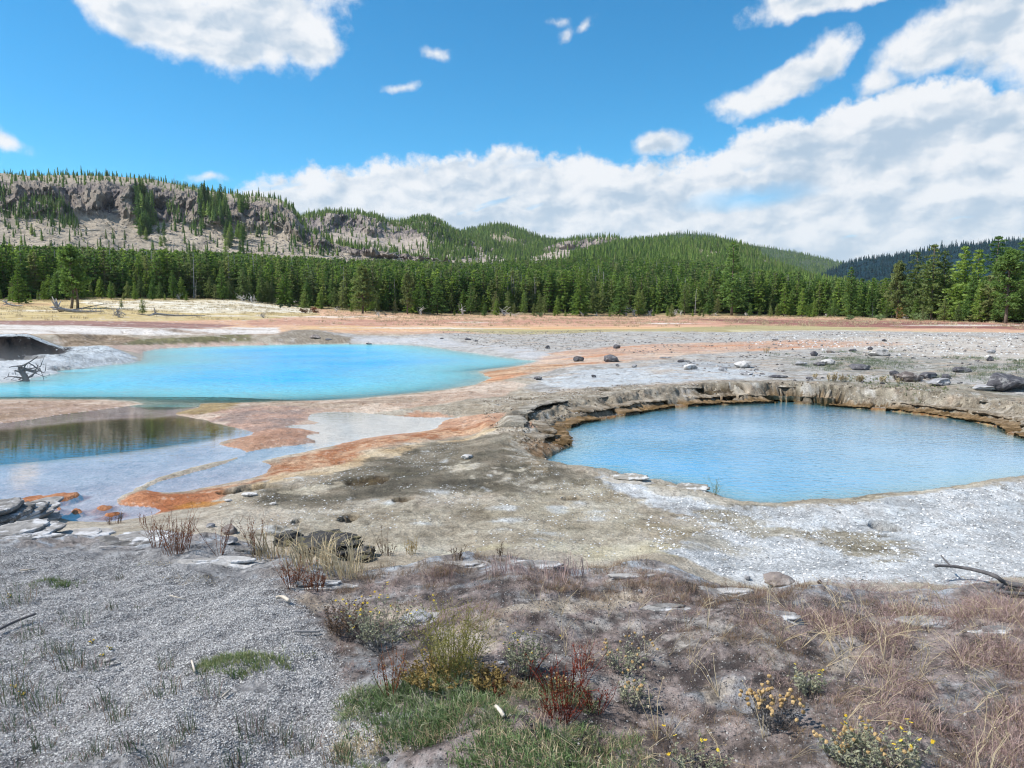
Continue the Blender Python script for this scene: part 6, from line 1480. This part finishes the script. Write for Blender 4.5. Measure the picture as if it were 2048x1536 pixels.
for i, (u, v, la) in enumerate([(205, 1305, 'yellow blossom cluster on the gravel, largest'), (226, 1292, 'small yellow blossom right of the largest cluster'), (180, 1280, 'single yellow blossom above the largest cluster'), (28, 1372, 'pale orange bloom at the left border'), (48, 1386, 'pale pink bloom below the orange bloom'), (22, 1188, 'orange bloom on the faded fringe')]):
    xyz, s = pxs(u, v + 8); rng = np.random.default_rng(3100 + i); mb, tips = stems(rng, 4, .02, .03, .0012, 3, .006, .6)
    o = put('wild_flower', mb, [PM['dgreen']], u, v, la, 'flower', None, xyz); flowers(o, tips[::2][:6], .006, rng)
# mats and cushions
def cushion(u, v, w_, h_, mats, label, n, seed, bl=.05, wd=.004, name='grass_patch', tall=0.0, flat=.42, group=None, lean=.5):
    xyz, s = pxs(u, v); rng = np.random.default_rng(seed); mb = MB(); rx = w_ * s / 2; ry = rx * flat * 1.6
    for i in range(int(n * .8)):
        a = rng.uniform(0, 6.28); r = sqrt(rng.uniform()) * rng.uniform(.8, 1.25); x_, y_ = cos(a) * r * rx, sin(a) * r * ry
        if pnoise(np.array([x_ * 9 + seed]), np.array([y_ * 9]))[0] < -.28 and r > .4: continue
        g = ground_z(xyz[0] + x_, xyz[1] + y_) - xyz[2] if i % 1 == 0 else 0
        hmp = tall * (1 - r * r)
        blades(rng, 6, .018, bl * rng.uniform(.6, 1.3), wd, lean, .6, (x_, y_, g + hmp * .8 - .004), mb=mb, m=int(rng.choice(len(mats), p=[.7, .3] if len(mats) == 2 else None)))
    return put(name, mb, mats, u, v, label, 'grass', group, xyz)
cushion(480, 1330, 170, 70, [PM['olive'], PM['green']], 'rounded olive green cushion plant on the gravel', 420, 31, .035, .0035, 'cushion_plant', .05, .34)
cushion(475, 1350, 40, 30, [PM['green']], 'small bright green tuft at the front of the olive cushion', 26, 32, .05, .0035, 'grass_tuft', 0, .4)
cushion(110, 1166, 74, 22, [PM['green'], PM['olive']], 'small oval green grass mat in the upper gravel', 120, 33, .035, .0035, 'grass_patch', .01, .3)
cushion(840, 1420, 250, 130, [PM['green'], PM['sage']], 'largest fresh green grass patch in the middle foreground', 520, 34, .06, .0045, 'grass_patch', 0, .42)
cushion(760, 1400, 120, 90, [PM['green'], PM['sage']], 'green grass tuft patch around the red-brown spike', 200, 35, .06, .0045, 'grass_patch', 0, .45)
cushion(860, 1475, 170, 60, [PM['green'], PM['straw']], 'yellowing grass patch below the largest green one', 260, 36, .05, .004, 'grass_patch', 0, .35)
cushion(1050, 1500, 240, 90, [PM['green'], PM['straw']], 'wide yellow-green grass patch at the bottom centre', 460, 37, .055, .0045, 'grass_patch', 0, .42)
cushion(980, 1440, 60, 30, [PM['sage'], PM['green']], 'small pale green tuft left of the short white stick', 70, 38, .05, .004, 'grass_patch', 0, .4)
cushion(1010, 1380, 110, 50, [PM['straw'], PM['green']], 'straw and green tuft below the twiggy yellow shrub', 120, 39, .05, .004, 'grass_patch', 0, .35)
cushion(1090, 1420, 50, 30, [PM['sage'], PM['straw']], 'pale green tuft by the red-stemmed plant', 46, 40, .045, .004, 'grass_patch', 0, .4)
cushion(1180, 1560, 200, 60, [PM['green'], PM['straw']], 'green grass running off the bottom edge', 220, 41, .05, .004, 'grass_patch', 0, .4)
cushion(720, 1500, 90, 30, [PM['straw'], PM['brown']], 'dry tan grass fringe left of the yellowing patch', 90, 42, .04, .004, 'grass_patch', 0, .35)
cushion(385, 1157, 110, 14, [PM['straw'], PM['gold']], 'golden moss-like mat at the upper edge of the gravel', 130, 43, .016, .003, 'moss_mat', 0, .22)
cushion(318, 1128, 70, 12, [PM['straw'], PM['olive']], 'small golden mat left behind the red bush', 60, 44, .016, .003, 'moss_mat', 0, .22)
cushion(610, 1306, 50, 10, [PM['olive']], 'thin pale green patch right of the olive cushion', 40, 45, .015, .003, 'grass_patch', 0, .3)
cushion(2040, 1186, 70, 16, [PM['dgreen']], 'dark green tuft under the long grey branch', 70, 46, .03, .004, 'grass_patch', 0, .3)
# bunch grass before the black rock
for i, (u, v, w_, h_, n, la) in enumerate([(540, 1112, 70, 56, 60, 'pale bunch of dry grass left of the black hollowed rock'), (620, 1130, 100, 74, 120, 'thick pale dry grass in front of the black hollowed rock'), (690, 1148, 90, 80, 110, 'drooping pale dry grass at the right of the black rock'), (730, 1118, 60, 40, 40, 'short dry grass beyond the drooping bunch'), (1010, 1148, 80, 40, 60, 'thin tawny grass on the middle bank'), (1090, 1160, 110, 44, 90, 'tawny grass bed along the bank crest'), (1150, 1152, 60, 50, 50, 'dark-tipped dry grass at the right end of the tawny bed'), (880, 1160, 60, 30, 40, 'short brown grass left on the bank crest')]):
    xyz, s = pxs(u, v); rng = np.random.default_rng(3200 + i); mb = blades(rng, int(n * (1.0 if i < 4 else 1.6)), w_ * s * .45, h_ * s * .85, .0085 if i < 4 else .004, .45, .5, jitter=.45)
    put('dry_grass_clump', mb, [PM['straw'] if i < 4 else PM['purple']], u, v, la, 'grass clump', 'dry grass clumps along the bank', xyz)
# reddish dead stalks
for i, (u, v, w_, h_, n, mk, la) in enumerate([(352, 1105, 90, 70, 46, 'rust', 'biggest rust brown dead bush at the gravel edge'), (312, 1096, 30, 60, 10, 'rust', 'thin rust stalks left of the biggest dead bush'), (440, 1110, 40, 70, 9, 'rust', 'sparse leaning rust stalks right of the biggest dead bush'), (512, 1106, 36, 72, 14, 'rust', 'upright rust stalks left of the pale dry grass'), (585, 1176, 40, 66, 24, 'rust', 'red-brown spike cluster before the pale slab'), (628, 1178, 70, 34, 36, 'rust', 'low red-brown stalks right of the spike cluster'),
                                             (775, 1110, 40, 30, 12, 'brown', 'small brown stalks right of the dry grass'), (766, 1108, 12, 68, 3, 'brown', 'tall thin flower stalk rising over the algae flat'), (820, 1108, 50, 34, 14, 'gold', 'small yellow-brown stalks on the bank crest'), (695, 1110, 30, 26, 10, 'gold', 'yellow-flowered stalks at the right tail of the black rock'), (910, 1118, 40, 30, 9, 'brown', 'sparse brown stalks on the bank crest'), (1000, 1112, 24, 24, 6, 'brown', 'few brown stalks on the bank crest'),
                                             (1130, 1400, 125, 88, 40, 'red', 'large crimson-stemmed plant in the right foreground'), (1160, 1345, 90, 48, 22, 'red', 'upper bright red sprays of the crimson-stemmed plant'), (1120, 1436, 110, 50, 46, 'red', 'dark red lower shoots under the crimson-stemmed plant'), (1190, 1420, 60, 70, 20, 'red', 'red shoots at the right of the crimson-stemmed plant'), (782, 1400, 26, 100, 12, 'rust', 'single red-brown spike plant rising from the green grass'), (1055, 1360, 20, 60, 6, 'red', 'lone dark red stalk left of the crimson-stemmed plant'),
                                             (1430, 990, 16, 36, 8, 'olive', 'little yellow-flowered weed on the near shore of the opal pool'), (1010, 1385, 120, 20, 24, 'rust', 'flat rust coloured shoots under the twiggy shrub'), (285, 1050, 24, 24, 6, 'rust', 'tiny rust stalks at the lilac shallows'), (225, 1048, 60, 20, 16, 'brown', 'thin grass stalks at the edge of the lilac shallows')]):
    xyz, s = pxs(u, v); rng = np.random.default_rng(3300 + i)
    mb, tips = stems(rng, n if mk != 'red' else int(n * .7), w_ * s * .5, h_ * s, .0022 if mk != 'red' else .002, 8 if mk != 'red' else 5, .006, .42 if mk != 'red' else .5)
    put('dead_stalks' if mk != 'red' else 'red_plant', mb, [PM[mk]], u, v, la, 'plant', None, xyz)
# shrubs
def shrub(name, u, v, w_, h_, n, mats, label, seed, nleaf=8, ls=.008, lean=.75, bits=4, fl=0, ball=False, fr=.010, fm=None):
    xyz, s = pxs(u, v); rng = np.random.default_rng(seed)
    mb, tips = stems(rng, n, w_ * s * .5, h_ * s, .0016, nleaf, ls, lean * w_ / max(h_, 1) * .5, 0, 1, bits=bits)
    o = put(name, mb, mats, u, v, label, 'shrub', None, xyz)
    if fl:
        tips = sorted(tips, key=lambda q: -q[2])[: int(fl * 1.5)]; rng.shuffle(tips); flowers(o, tips[:fl], fr, rng, 'flower' if not ball else 'seed_head', fm, ball)
    return o
shrub('shrub', 765, 1285, 150, 80, 70, [PM['grey'], PM['sage']], 'grey-green bush dotted with bright yellow flowers', 51, fl=34, fr=.009)
shrub('shrub', 690, 1270, 90, 60, 60, [PM['grey'], PM['brown']], 'brown dry bush left of the yellow-flowered bush', 52)
shrub('shrub', 905, 1350, 150, 125, 66, [PM['yel'], PM['yel']], 'tall twiggy yellow-green shrub in the middle foreground', 53, nleaf=9, ls=.0055, bits=6)
shrub('shrub', 870, 1365, 150, 46, 60, [PM['gold'], PM['gold']], 'low golden leafy growth at the foot of the twiggy shrub', 54, nleaf=8, ls=.009)
shrub('shrub', 975, 1375, 90, 40, 36, [PM['brown'], PM['gold']], 'brownish golden growth right of the twiggy shrub foot', 55, ls=.010)
shrub('shrub', 1045, 1345, 90, 70, 46, [PM['grey'], PM['sage']], 'pale sage bush with faded yellow buds', 56, fl=14, fr=.006)
shrub('shrub', 1545, 1455, 90, 62, 40, [PM['grey'], PM['grey']], 'dried shrub covered with round tan seed heads', 57, nleaf=4, fl=52, ball=True, fr=.0095, fm=PM['seed'])
shrub('shrub', 1250, 1345, 90, 60, 36, [PM['grey'], PM['sage']], 'faded shrub with tan seed heads right of the crimson plant', 58, nleaf=6, fl=22, ball=True, fr=.0075, fm=PM['seed'])
shrub('shrub', 1265, 1410, 80, 60, 30, [PM['grey'], PM['sage']], 'second faded seed-head shrub, lower right of the crimson plant', 59, nleaf=6, fl=18, ball=True, fr=.0075, fm=PM['seed'])
shrub('shrub', 1670, 1520, 50, 40, 20, [PM['grey'], PM['sage']], 'small shrub with a knot of tan heads at the bottom right', 60, nleaf=6, fl=16, ball=True, fr=.0095, fm=PM['seed'])
shrub('shrub', 1720, 1545, 110, 70, 46, [PM['grey'], PM['sage']], 'bottom right shrub with both yellow flowers and tan heads', 61, nleaf=8, fl=26, ball=True, fr=.008, fm=PM['seed'])
shrub('shrub', 1810, 1540, 80, 60, 26, [PM['grey'], PM['sage']], 'yellow-flowered shrub at the bottom right', 62, nleaf=8, fl=14, fr=.009)
shrub('shrub', 1715, 1492, 50, 40, 16, [PM['grey'], PM['sage']], 'small yellow-flowered shrub above the bottom right pair', 63, nleaf=8, fl=7, fr=.009)
shrub('shrub', 1610, 1390, 70, 46, 26, [PM['grey'], PM['sage']], 'green-grey shrub with a few orange yellow buds', 64, nleaf=10, fl=8, fr=.007)
shrub('shrub', 1390, 1550, 110, 50, 30, [PM['grey'], PM['sage']], 'low shrub with yellow flowers at the bottom edge', 65, nleaf=6, fl=7, fr=.010)
shrub('shrub', 1120, 1390, 50, 40, 16, [PM['grey'], PM['gold']], 'small seed-head sprig left of the crimson plant', 66, nleaf=4, fl=9, ball=True, fr=.007, fm=PM['seed'])
for i, (u, v, w_, h_, la) in enumerate([(1663, 762, 26, 16, 'leftmost tuft of pale yellow stalks behind the far rim'), (1686, 763, 20, 15, 'second pale yellow tuft behind the far rim'), (1718, 763, 24, 12, 'third pale yellow tuft behind the far rim'), (1765, 765, 16, 12, 'fourth pale yellow tuft, thin'), (1798, 768, 12, 13, 'lone yellow stalk near the brown humped rock'), (1630, 757, 10, 10, 'tiny yellow stalk before the leftmost tuft'), (1532, 706, 14, 12, 'tiny tan stalk on the pink streaks')]):
    xyz, s = pxs(u, v); rng = np.random.default_rng(3500 + i); mb, _t = stems(rng, int(w_), w_ * s * .6, h_ * s, .005, 8, .02, .25); put('yellow_stalks', mb, [PM['straw']], u, v, la, 'plant', 'pale yellow stalks behind the far rim', xyz)
cushion(1790, 770, 160, 6, [PM['sage'], PM['olive']], 'low green growth along the top of the far rim', 260, 71, .07, .012, 'grass_patch', 0, 1.2)
# sparse greens blending the grass patches into the bank
tg = []
for i in range(5):
    rng = np.random.default_rng(3650 + i); mb = MB(); blades(rng, 9, .02, .045, .003, .6, .6, mb=mb, jitter=.6); blades(rng, 5, .02, .045, .0025, .7, .6, mb=mb, m=1, jitter=.5); tg.append(mb.get())
x, y = region_points(3600, [(680, 1360), (900, 1340), (1060, 1370), (1240, 1420), (1350, 1620), (760, 1620), (660, 1460)], .42, lambda x, y: fbm(x * 2.6, y * 2.6, 4, 719) > .02)
spread('sparse_grass', tg, [PM['green'], PM['straw']], x, y, .5, 1.2, 'sparse green blades between the grass patches and the dry bank', 'grass', 0, .25)
x, y = region_points(2600, [(-400, 1150), (200, 1140), (620, 1300), (760, 1620), (-500, 1620)], .36, lambda x, y: fbm(x * 1.6, y * 1.6, 4, 718) > .18)
spread('sparse_grass', tg, [PM['dgreen'], PM['purple']], x, y, .3, .9, 'tiny grey-green sprouts through the gravel', 'grass', 0, .25)
# cover: dead annuals, straw stalks, tufts in the scrub
tf = []
for i in range(6):
    rng = np.random.default_rng(3600 + i); mb = MB(); blades(rng, 17, .035, .042, .0018, 1.1, .8, mb=mb, jitter=.6); blades(rng, 3, .02, .06, .0014, .6, .3, mb=mb, m=1, jitter=.5); tf.append(mb.get())
def cover(n, poly, z, dens=None):
    x, y = region_points(n, poly, z)
    if dens is not None: k = dens(x, y); x, y = x[k], y[k]
    return x, y
FGR = [(640, 1150), (900, 1122), (1180, 1130), (1400, 1152), (1560, 1182), (1640, 1200), (1760, 1192), (2048, 1190), (2600, 1200), (2800, 1650), (1180, 1650), (1000, 1400), (700, 1330), (650, 1240)]
x, y = cover(26000, FGR, .42, lambda x, y: (fbm(x * 2.4, y * 2.4, 5, 720, .65) + .20 * sstep(x, .5, 2.6) + rngS.normal(size=len(x)) * .10 > .26))
print('annuals', len(x))
spread('dead_annuals', tf, [PM['purple'], PM['straw']], x, y, .35, .95, 'tangled dry brown annual plants covering the near bank', 'ground cover', 0, .25, 1.2)
x, y = cover(9000, [(1560, 1190), (2048, 1190), (2700, 1230), (2700, 1650), (1720, 1650), (1760, 1450), (1700, 1300)], .46, lambda x, y: fbm(x * 2.2, y * 2.2, 4, 722) > .05)
spread('dead_annuals', tf, [PM['purple'], PM['straw']], x, y, .7, 1.7, 'deep tangle of purplish brown dead plants at lower right', 'ground cover', 0, .3, 1.0)
x, y = cover(5000, FGR, .42, lambda x, y: fbm(x * 1.2, y * 1.2, 4, 724) > .15)
spread('dry_tufts', tf, [PM['brown'], PM['gold']], x, y, .5, 1.1, 'low tawny tufts dotted over the near bank', 'ground cover', 0, .2)
st = []
for i in range(5):
    rng = np.random.default_rng(3700 + i); mb = MB()
    L = .19; a = rng.uniform(0, 6.28)
    for j in range(3):
        e = np.array([cos(a) * L * rng.uniform(.5, 1.1), sin(a) * L * rng.uniform(.5, 1.1), L * rng.uniform(.5, 1)]); mb.add(*tube([[0, 0, 0], e * .5 + [0, 0, .03], e], [.0014, .0012, .0007], 3, False), 0); a += .5
        needles(mb, e, .008, 3, rng, 0, .8, .004)
    st.append(mb.get())
x, y = cover(900, [(1050, 1200), (1500, 1200), (2048, 1210), (2600, 1250), (2600, 1650), (1000, 1650), (1050, 1400)], .44, lambda x, y: rngS.uniform(0, 1, len(x)) < .15 + .5 * sstep(x, .5, 2.2))
spread('straw_stalks', st, [PM['straw']], x, y, .6, 1.3, 'long pale grass stalks leaning over the dry growth', 'grass', 0, .35)
x, y = cover(500, [(1640, 1190), (1700, 1160), (1850, 1165), (2048, 1180), (2300, 1200), (2000, 1215), (1640, 1215)], .36)
spread('straw_stalks', st, [PM['purple']], x, y, .3, .6, 'short reddish seed grass at the lip of the white ground', 'grass', 0, .2)
x, y = cover(2600, [(560, 1135), (900, 1110), (1150, 1125), (1300, 1135), (1540, 1178), (1650, 1200), (1500, 1240), (1000, 1190), (650, 1180)], .34, lambda x, y: fbm(x * 1.8, y * 1.8, 3, 726) > .0)
spread('crest_grass', tf, [PM['brown'], PM['straw']], x, y, .6, 1.4, 'short brown grass along the crest of the bank', 'grass', 0, .2)
x, y = cover(5200, [(1500, 708), (1650, 700), (1800, 702), (2048, 722), (2500, 740), (2500, 770), (2048, 768), (1850, 752), (1650, 738)], .55, lambda x, y: fbm(x * .35, y * .35, 4, 728) > .05)
spread('scrub_grass', tf, [PM['dgreen'], PM['olive']], x, y, 1.2, 3.4, 'dark green low scrub grass among the rubble', 'grass', 0, .1)
# meadow grass in the distance
mg = []
for i in range(4):
    rng = np.random.default_rng(3800 + i); mg.append(blades(rng, 26, .5, .22, .03, .4, .4, jitter=.5).get())
xs, ys = [], []
aa = rngS.uniform(radians(-38), radians(38), 9000); dd = 75 + 80 * rngS.uniform(0, 1, 9000) ** .6; x, y = dd * np.sin(aa), dd * np.cos(aa)
k = (dd < interp_az(D0T, aa) + 6) & (fbm(x * .06, y * .2, 4, 730) > -.05); x, y = x[k], y[k]
spread('meadow_grass', mg, [PM['straw'], PM['straw']], x, y, .5, 1.3, 'thin dry grass over the far meadow', 'grass', 0, .1)

# ================================================================= dead wood
def limb(pts, r, material, name, parent=None, sides=6):
    V, F = tube(pts, r, sides); return link(name, mesh(name, V, F, [material], smooth=True), parent)
def ground_line(pts, lift=.02):
    out = []
    for (u, v, l) in pts: x, y, z = ground_at(u, v); out.append((x, y, z + l + lift))
    return out
def rel(L, o): return [(a - o[0], b - o[1], c - o[2]) for a, b, c in L]
def smooth_line(P, k=4):
    P = np.asarray(P, float); t = np.linspace(0, len(P) - 1, (len(P) - 1) * k + 1); i = np.minimum(t.astype(int), len(P) - 2); f = (t - i)[:, None]
    p0 = P[np.maximum(i - 1, 0)]; p1 = P[i]; p2 = P[i + 1]; p3 = P[np.minimum(i + 2, len(P) - 1)]
    return .5 * ((2 * p1) + (-p0 + p2) * f + (2 * p0 - 5 * p1 + 4 * p2 - p3) * f ** 2 + (-p0 + 3 * p1 - 3 * p2 + p3) * f ** 3)
L = ground_line([(1870, 1162, .10), (1900, 1160, .09), (1940, 1164, .08), (1985, 1176, .07), (2010, 1180, .03), (2048, 1184, .02), (2110, 1192, .01), (2200, 1200, .0)])
br = link('fallen_branch', None); br.location = L[4]; tag(br, 'long curved grey branch lying on the white ground at the right edge', 'branch')
R_ = smooth_line(rel(L, L[4])); limb(R_, np.interp(np.linspace(0, 1, len(R_)), [0, .04, .5, 1], [.015, .010, .015, .026]), M_greyd, 'trunk', br, 8)
L2 = ground_line([(1992, 1188, .0), (2030, 1196, .01), (2090, 1200, .01)]); limb(smooth_line(rel(L2, L[4])), .014, M_greyd, 'side_branch', br)
L2 = ground_line([(2006, 1178, .02), (2000, 1184, .02), (1990, 1187, 0)]); limb(smooth_line(rel(L2, L[4])), .012, M_greyd, 'side_branch', br)
L2 = ground_line([(1900, 1160, .09), (1885, 1152, .12), (1880, 1148, .13)]); limb(smooth_line(rel(L2, L[4])), .006, M_greyd, 'twig', br)
for (pts, r, m_, la) in [([(0, 1268, .01), (30, 1256, .02), (72, 1243, .03)], .008, M_greyd, 'straight dark stick lying on gravel at the left edge'), ([(552, 1204, .01), (566, 1205, .02), (578, 1210, .01)], .013, M_tan, 'short stubby bleached stick with forked end on gravel'),
                         ([(585, 1269, .0), (612, 1271, .005), (640, 1269, .0)], .007, M_grey, 'thin flat grey stick on gravel right of the olive cushion'), ([(992, 1425, .01), (1000, 1438, .02), (1008, 1446, .01)], .009, M_tan, 'short white stick in the grass left of the crimson plant'),
                         ([(384, 1328, .0), (390, 1350, .0)], .006, M_tan, 'small white splinter below the olive cushion'), ([(208, 1334, .01), (232, 1328, .01)], .008, M_brown if False else M_grey, 'small brown stick beside the sprawling rush tuft'), ([(446, 1400, .0), (460, 1388, .0)], .006, M_tan, 'pale splinter above the tall rush tuft'),
                         ([(40, 1146, .0), (70, 1143, .0)], .006, M_tan, 'thin pale stick in the upper left gravel'), ([(200, 1098, .0), (232, 1100, .0)], .006, M_grey, 'thin pale stick near the flat grey slab'), ([(340, 1196, .0), (370, 1204, .0)], .004, M_tan, 'very thin twig in the upper gravel')]:
    L = ground_line(pts); o = limb(smooth_line(rel(L, L[0])) if len(L) > 2 else rel(L, L[0]), r, m_, 'stick'); o.location = L[0]; tag(o, la, 'stick')
pb = MB(); V, F = rock_shape(77, 1, 5, .05); pb.add(V * np.array([.022, .016, .006]), F); x, y, z = ground_at(1003, 1328)
o = link('paper_scrap', pb.mesh('paper_scrap', [M_st_white])); o.location = (x, y, z + .008); tag(o, 'small white scrap lying in the dry growth near the sage bush', 'scrap')
def gnarl(u, v, wpx, hpx, m_, label, seed, n=14, name='dead_stump', thick=.05, flatten=.5, cat='dead wood', group=None):
    """roots and limbs spraying from one point"""
    xyz, s = pxs(u, v); rng = np.random.default_rng(seed); root = link(name, None); root.location = xyz
    H_, W_ = hpx * s, wpx * s; base = MB()
    trunk_top = np.array([-.10 * W_, 0, H_ * .6])
    base.add(*tube([[.05 * W_, 0, -.03], [0.0, 0, H_ * .25], trunk_top * [1, 1, .8], trunk_top], [thick * 1.5 * H_, thick * 1.5 * H_, thick * 1.1 * H_, thick * .5 * H_], 7))
    link('trunk', base.mesh('trunk', [m_], True), root)
    for i in range(n):
        a = rng.uniform(0, 2 * pi); st_ = trunk_top * rng.uniform(.05, 1); e = np.array([cos(a) * W_ * .5 * rng.uniform(.5, 1.05), sin(a) * W_ * .3, H_ * rng.uniform(-.0, 1.0)])
        m1 = st_ * .6 + e * .4 + rng.normal(size=3) * H_ * .12; m2 = st_ * .25 + e * .75 + rng.normal(size=3) * H_ * .12; m1[2] = max(m1[2], .01); m2[2] = max(m2[2], .01)
        mb = MB(); P_ = smooth_line([st_, m1, m2, e], 3); mb.add(*tube(P_, np.linspace(thick * .5, thick * .12, len(P_)) * H_, 5))
        if rng.uniform() < .6: mb.add(*tube([m2, m2 + rng.normal(size=3) * H_ * .2 + [0, 0, .08 * H_]], [thick * .2 * H_, thick * .08 * H_], 4))
        link('limb', mb.mesh('limb', [m_], True), root)
    tag(root, label, cat, group); return root
gnarl(50, 764, 78, 44, M_greyd, 'gnarled black dead shrub with curling limbs on the white shore at left', 91, 15, 'dead_shrub', .07)
def fallen(u, v, lpx, tip, root_h, m_, label, seed, side=1, up=0.0):
    """an uprooted trunk: root plate at (u, v), stem running to the side"""
    xyz, s = pxs(u, v); rng = np.random.default_rng(seed); root = link('fallen_tree', None); root.location = xyz
    Lm = lpx * s; rh = root_h * s; ex, ey, ez = ground_at(u + side * lpx, tip)
    e = np.array([ex - xyz[0], ey - xyz[1], ez - xyz[2] + .15 + up * s])
    mb = MB(); P_ = smooth_line([[0, 0, rh * .35], e * .35 + [0, 0, rh * .12], e * .7 + [0, 0, .05], e], 3); mb.add(*tube(P_, np.linspace(rh * .13, rh * .03, len(P_)), 7)); link('trunk', mb.mesh('trunk', [m_], True), root)
    for i in range(9):
        a = rng.uniform(-.4, pi + .4); mb = MB(); q = np.array([-side * rh * rng.uniform(0, .4), rng.normal() * rh * .35, rh * .35]) + np.array([0, cos(a), sin(a)]) * rh * rng.uniform(.4, .8) * np.array([1, .6, 1]); q[2] = max(q[2], 0)
        mb.add(*tube([[0, 0, rh * .35], (q + [0, 0, rh * .35]) / 2 + rng.normal(size=3) * .04, q], [rh * .09, rh * .06, rh * .02], 5)); link('root', mb.mesh('root', [m_], True), root)
    for i in range(6):
        t_ = rng.uniform(.25, .9); c = P_[int(t_ * (len(P_) - 1))]; L_ = rh * rng.uniform(.2, .55); mb = MB(); mb.add(*tube([c, c + [rng.normal() * L_ * .6, rng.normal() * L_, L_ * rng.uniform(.2, .9)]], [rh * .03, rh * .01], 4)); link('branch', mb.mesh('branch', [m_], True), root)
    return tag(root, label, 'fallen tree')
fallen(116, 628, 92, 625, 26, M_grey, 'grey uprooted trunk with tall root plate in front of the two-stemmed pine', 1)
fallen(122, 627, 92, 620, 12, M_greyd, 'thin dark trunk slanting out of the grey uprooted one', 2, 1, 10)
fallen(14, 613, 34, 614, 14, M_grey, 'short grey uprooted log at the far left of the meadow', 3)
fallen(311, 634, 100, 634, 17, M_grey, 'long thin fallen trunk with upright stub right of the meadow sapling', 4)
fallen(309, 633, 34, 632, 9, M_greyd, 'short dark log leading left to the meadow sapling', 5, -1)
M_bl = wood('bleached_branches', (.36, .34, .32), (.70, .67, .63))
for i, (u, v, w_, h_, m_, la) in enumerate([(237, 635, 22, 24, M_grey, 'grey twiggy stump on the meadow left of the sapling'), (526, 636, 34, 12, M_grey, 'low whitish dead bush alone on the meadow'), (80, 599, 12, 9, M_bl, 'small white dead bush at the left forest edge'), (358, 599, 16, 14, M_bl, 'white forked dead wood at the left forest edge'), (485, 603, 26, 14, M_bl, 'pile of white dead branches left of the forked pale snag'), (503, 606, 16, 18, M_bl, 'forked pale snag on the white meadow'), (525, 604, 20, 14, M_bl, 'white dead branches right of the forked pale snag'), (552, 606, 14, 12, M_bl, 'small white brush left of the jutting bushy pine'), (590, 610, 14, 12, M_bl, 'small pale brush under the jutting bushy pine'),
                                        (673, 624, 20, 12, M_bl, 'grey root ball left of the round spreading pine'), (775, 616, 26, 12, M_bl, 'heap of pale branches behind the round spreading pine'), (757, 634, 9, 16, M_bl, 'two short white stumps in front of the round spreading pine'), (772, 633, 6, 10, M_greyd, 'small dark post-like stump beside the two white stumps'), (842, 630, 18, 18, M_bl, 'leaning pale sticks under the slender open pine'), (1008, 632, 46, 18, M_bl, 'big pile of bleached branches at the forest edge'), (1030, 633, 34, 9, M_bl, 'low right end of the big bleached branch pile'),
                                        (925, 630, 20, 22, M_bl, 'white leaning poles before the dark dense pine'), (1165, 633, 20, 14, M_bl, 'pale brush at the edge right of the full rounded pine'), (1195, 633, 18, 10, M_bl, 'low pale brush among green shrubs'), (1252, 632, 30, 22, M_bl, 'tangled dead branches, tallest of the middle forest edge'), (1268, 632, 16, 20, M_bl, 'crossed white sticks right of the tangled branches'), (1300, 632, 18, 14, M_bl, 'small tangle of white sticks right of the crossed sticks'), (1348, 632, 26, 14, M_bl, 'low row of white sticks and stump'), (1362, 632, 8, 12, M_bl, 'stubby white stump beside the low row of sticks'), (1492, 632, 8, 10, M_bl, 'small pale stub right of the tall dark spired pine'),
                                        (1668, 634, 18, 16, M_bl, 'white upturned root fork before the right forest'), (1652, 633, 10, 8, M_bl, 'little white root left of the upturned fork'), (1810, 640, 12, 10, M_bl, 'pale stump under the right group of tall pines'), (1570, 633, 12, 8, M_bl, 'small pale twigs at the forest edge'), (1432, 632, 10, 10, M_bl, 'small pale twigs left under the tall spired pine')]):
    gnarl(u, v, w_, h_, m_, la, 1200 + i, 9 if w_ < 22 else 16, 'dead_brush', .05)
for i, (u, v, w_, h_, mk, la) in enumerate([(628, 626, 16, 13, 'rust', 'round reddish brown bush at the meadow edge'), (607, 626, 20, 8, 'brown', 'low brown scrub left of the reddish bush'), (562, 616, 8, 8, 'dgreen', 'tiny dark seedling on the white meadow'), (578, 616, 8, 9, 'dgreen', 'second tiny dark seedling on the white meadow'), (1700, 640, 16, 10, 'green', 'low green bush before the right forest'), (1760, 641, 26, 10, 'green', 'low green bush at the foot of the greyish pine'), (1800, 640, 14, 26, 'gold', 'yellowish young tree before the right forest'), (1840, 643, 30, 14, 'green', 'spreading green bush under the tall ragged pines'), (1080, 634, 16, 9, 'green', 'low green bush at the middle forest edge')]):
    xyz, s = pxs(u, v); rng = np.random.default_rng(3900 + i); mb = MB()
    for j in range(14): needles(mb, np.array([rng.normal() * w_ * s * .22, rng.normal() * w_ * s * .2, h_ * s * rng.uniform(.15, .85)]), w_ * s * .18, 30, rng, 0, .8, .10)
    put('bush', mb, [PM[mk]], u, v, la, 'bush', None, xyz)
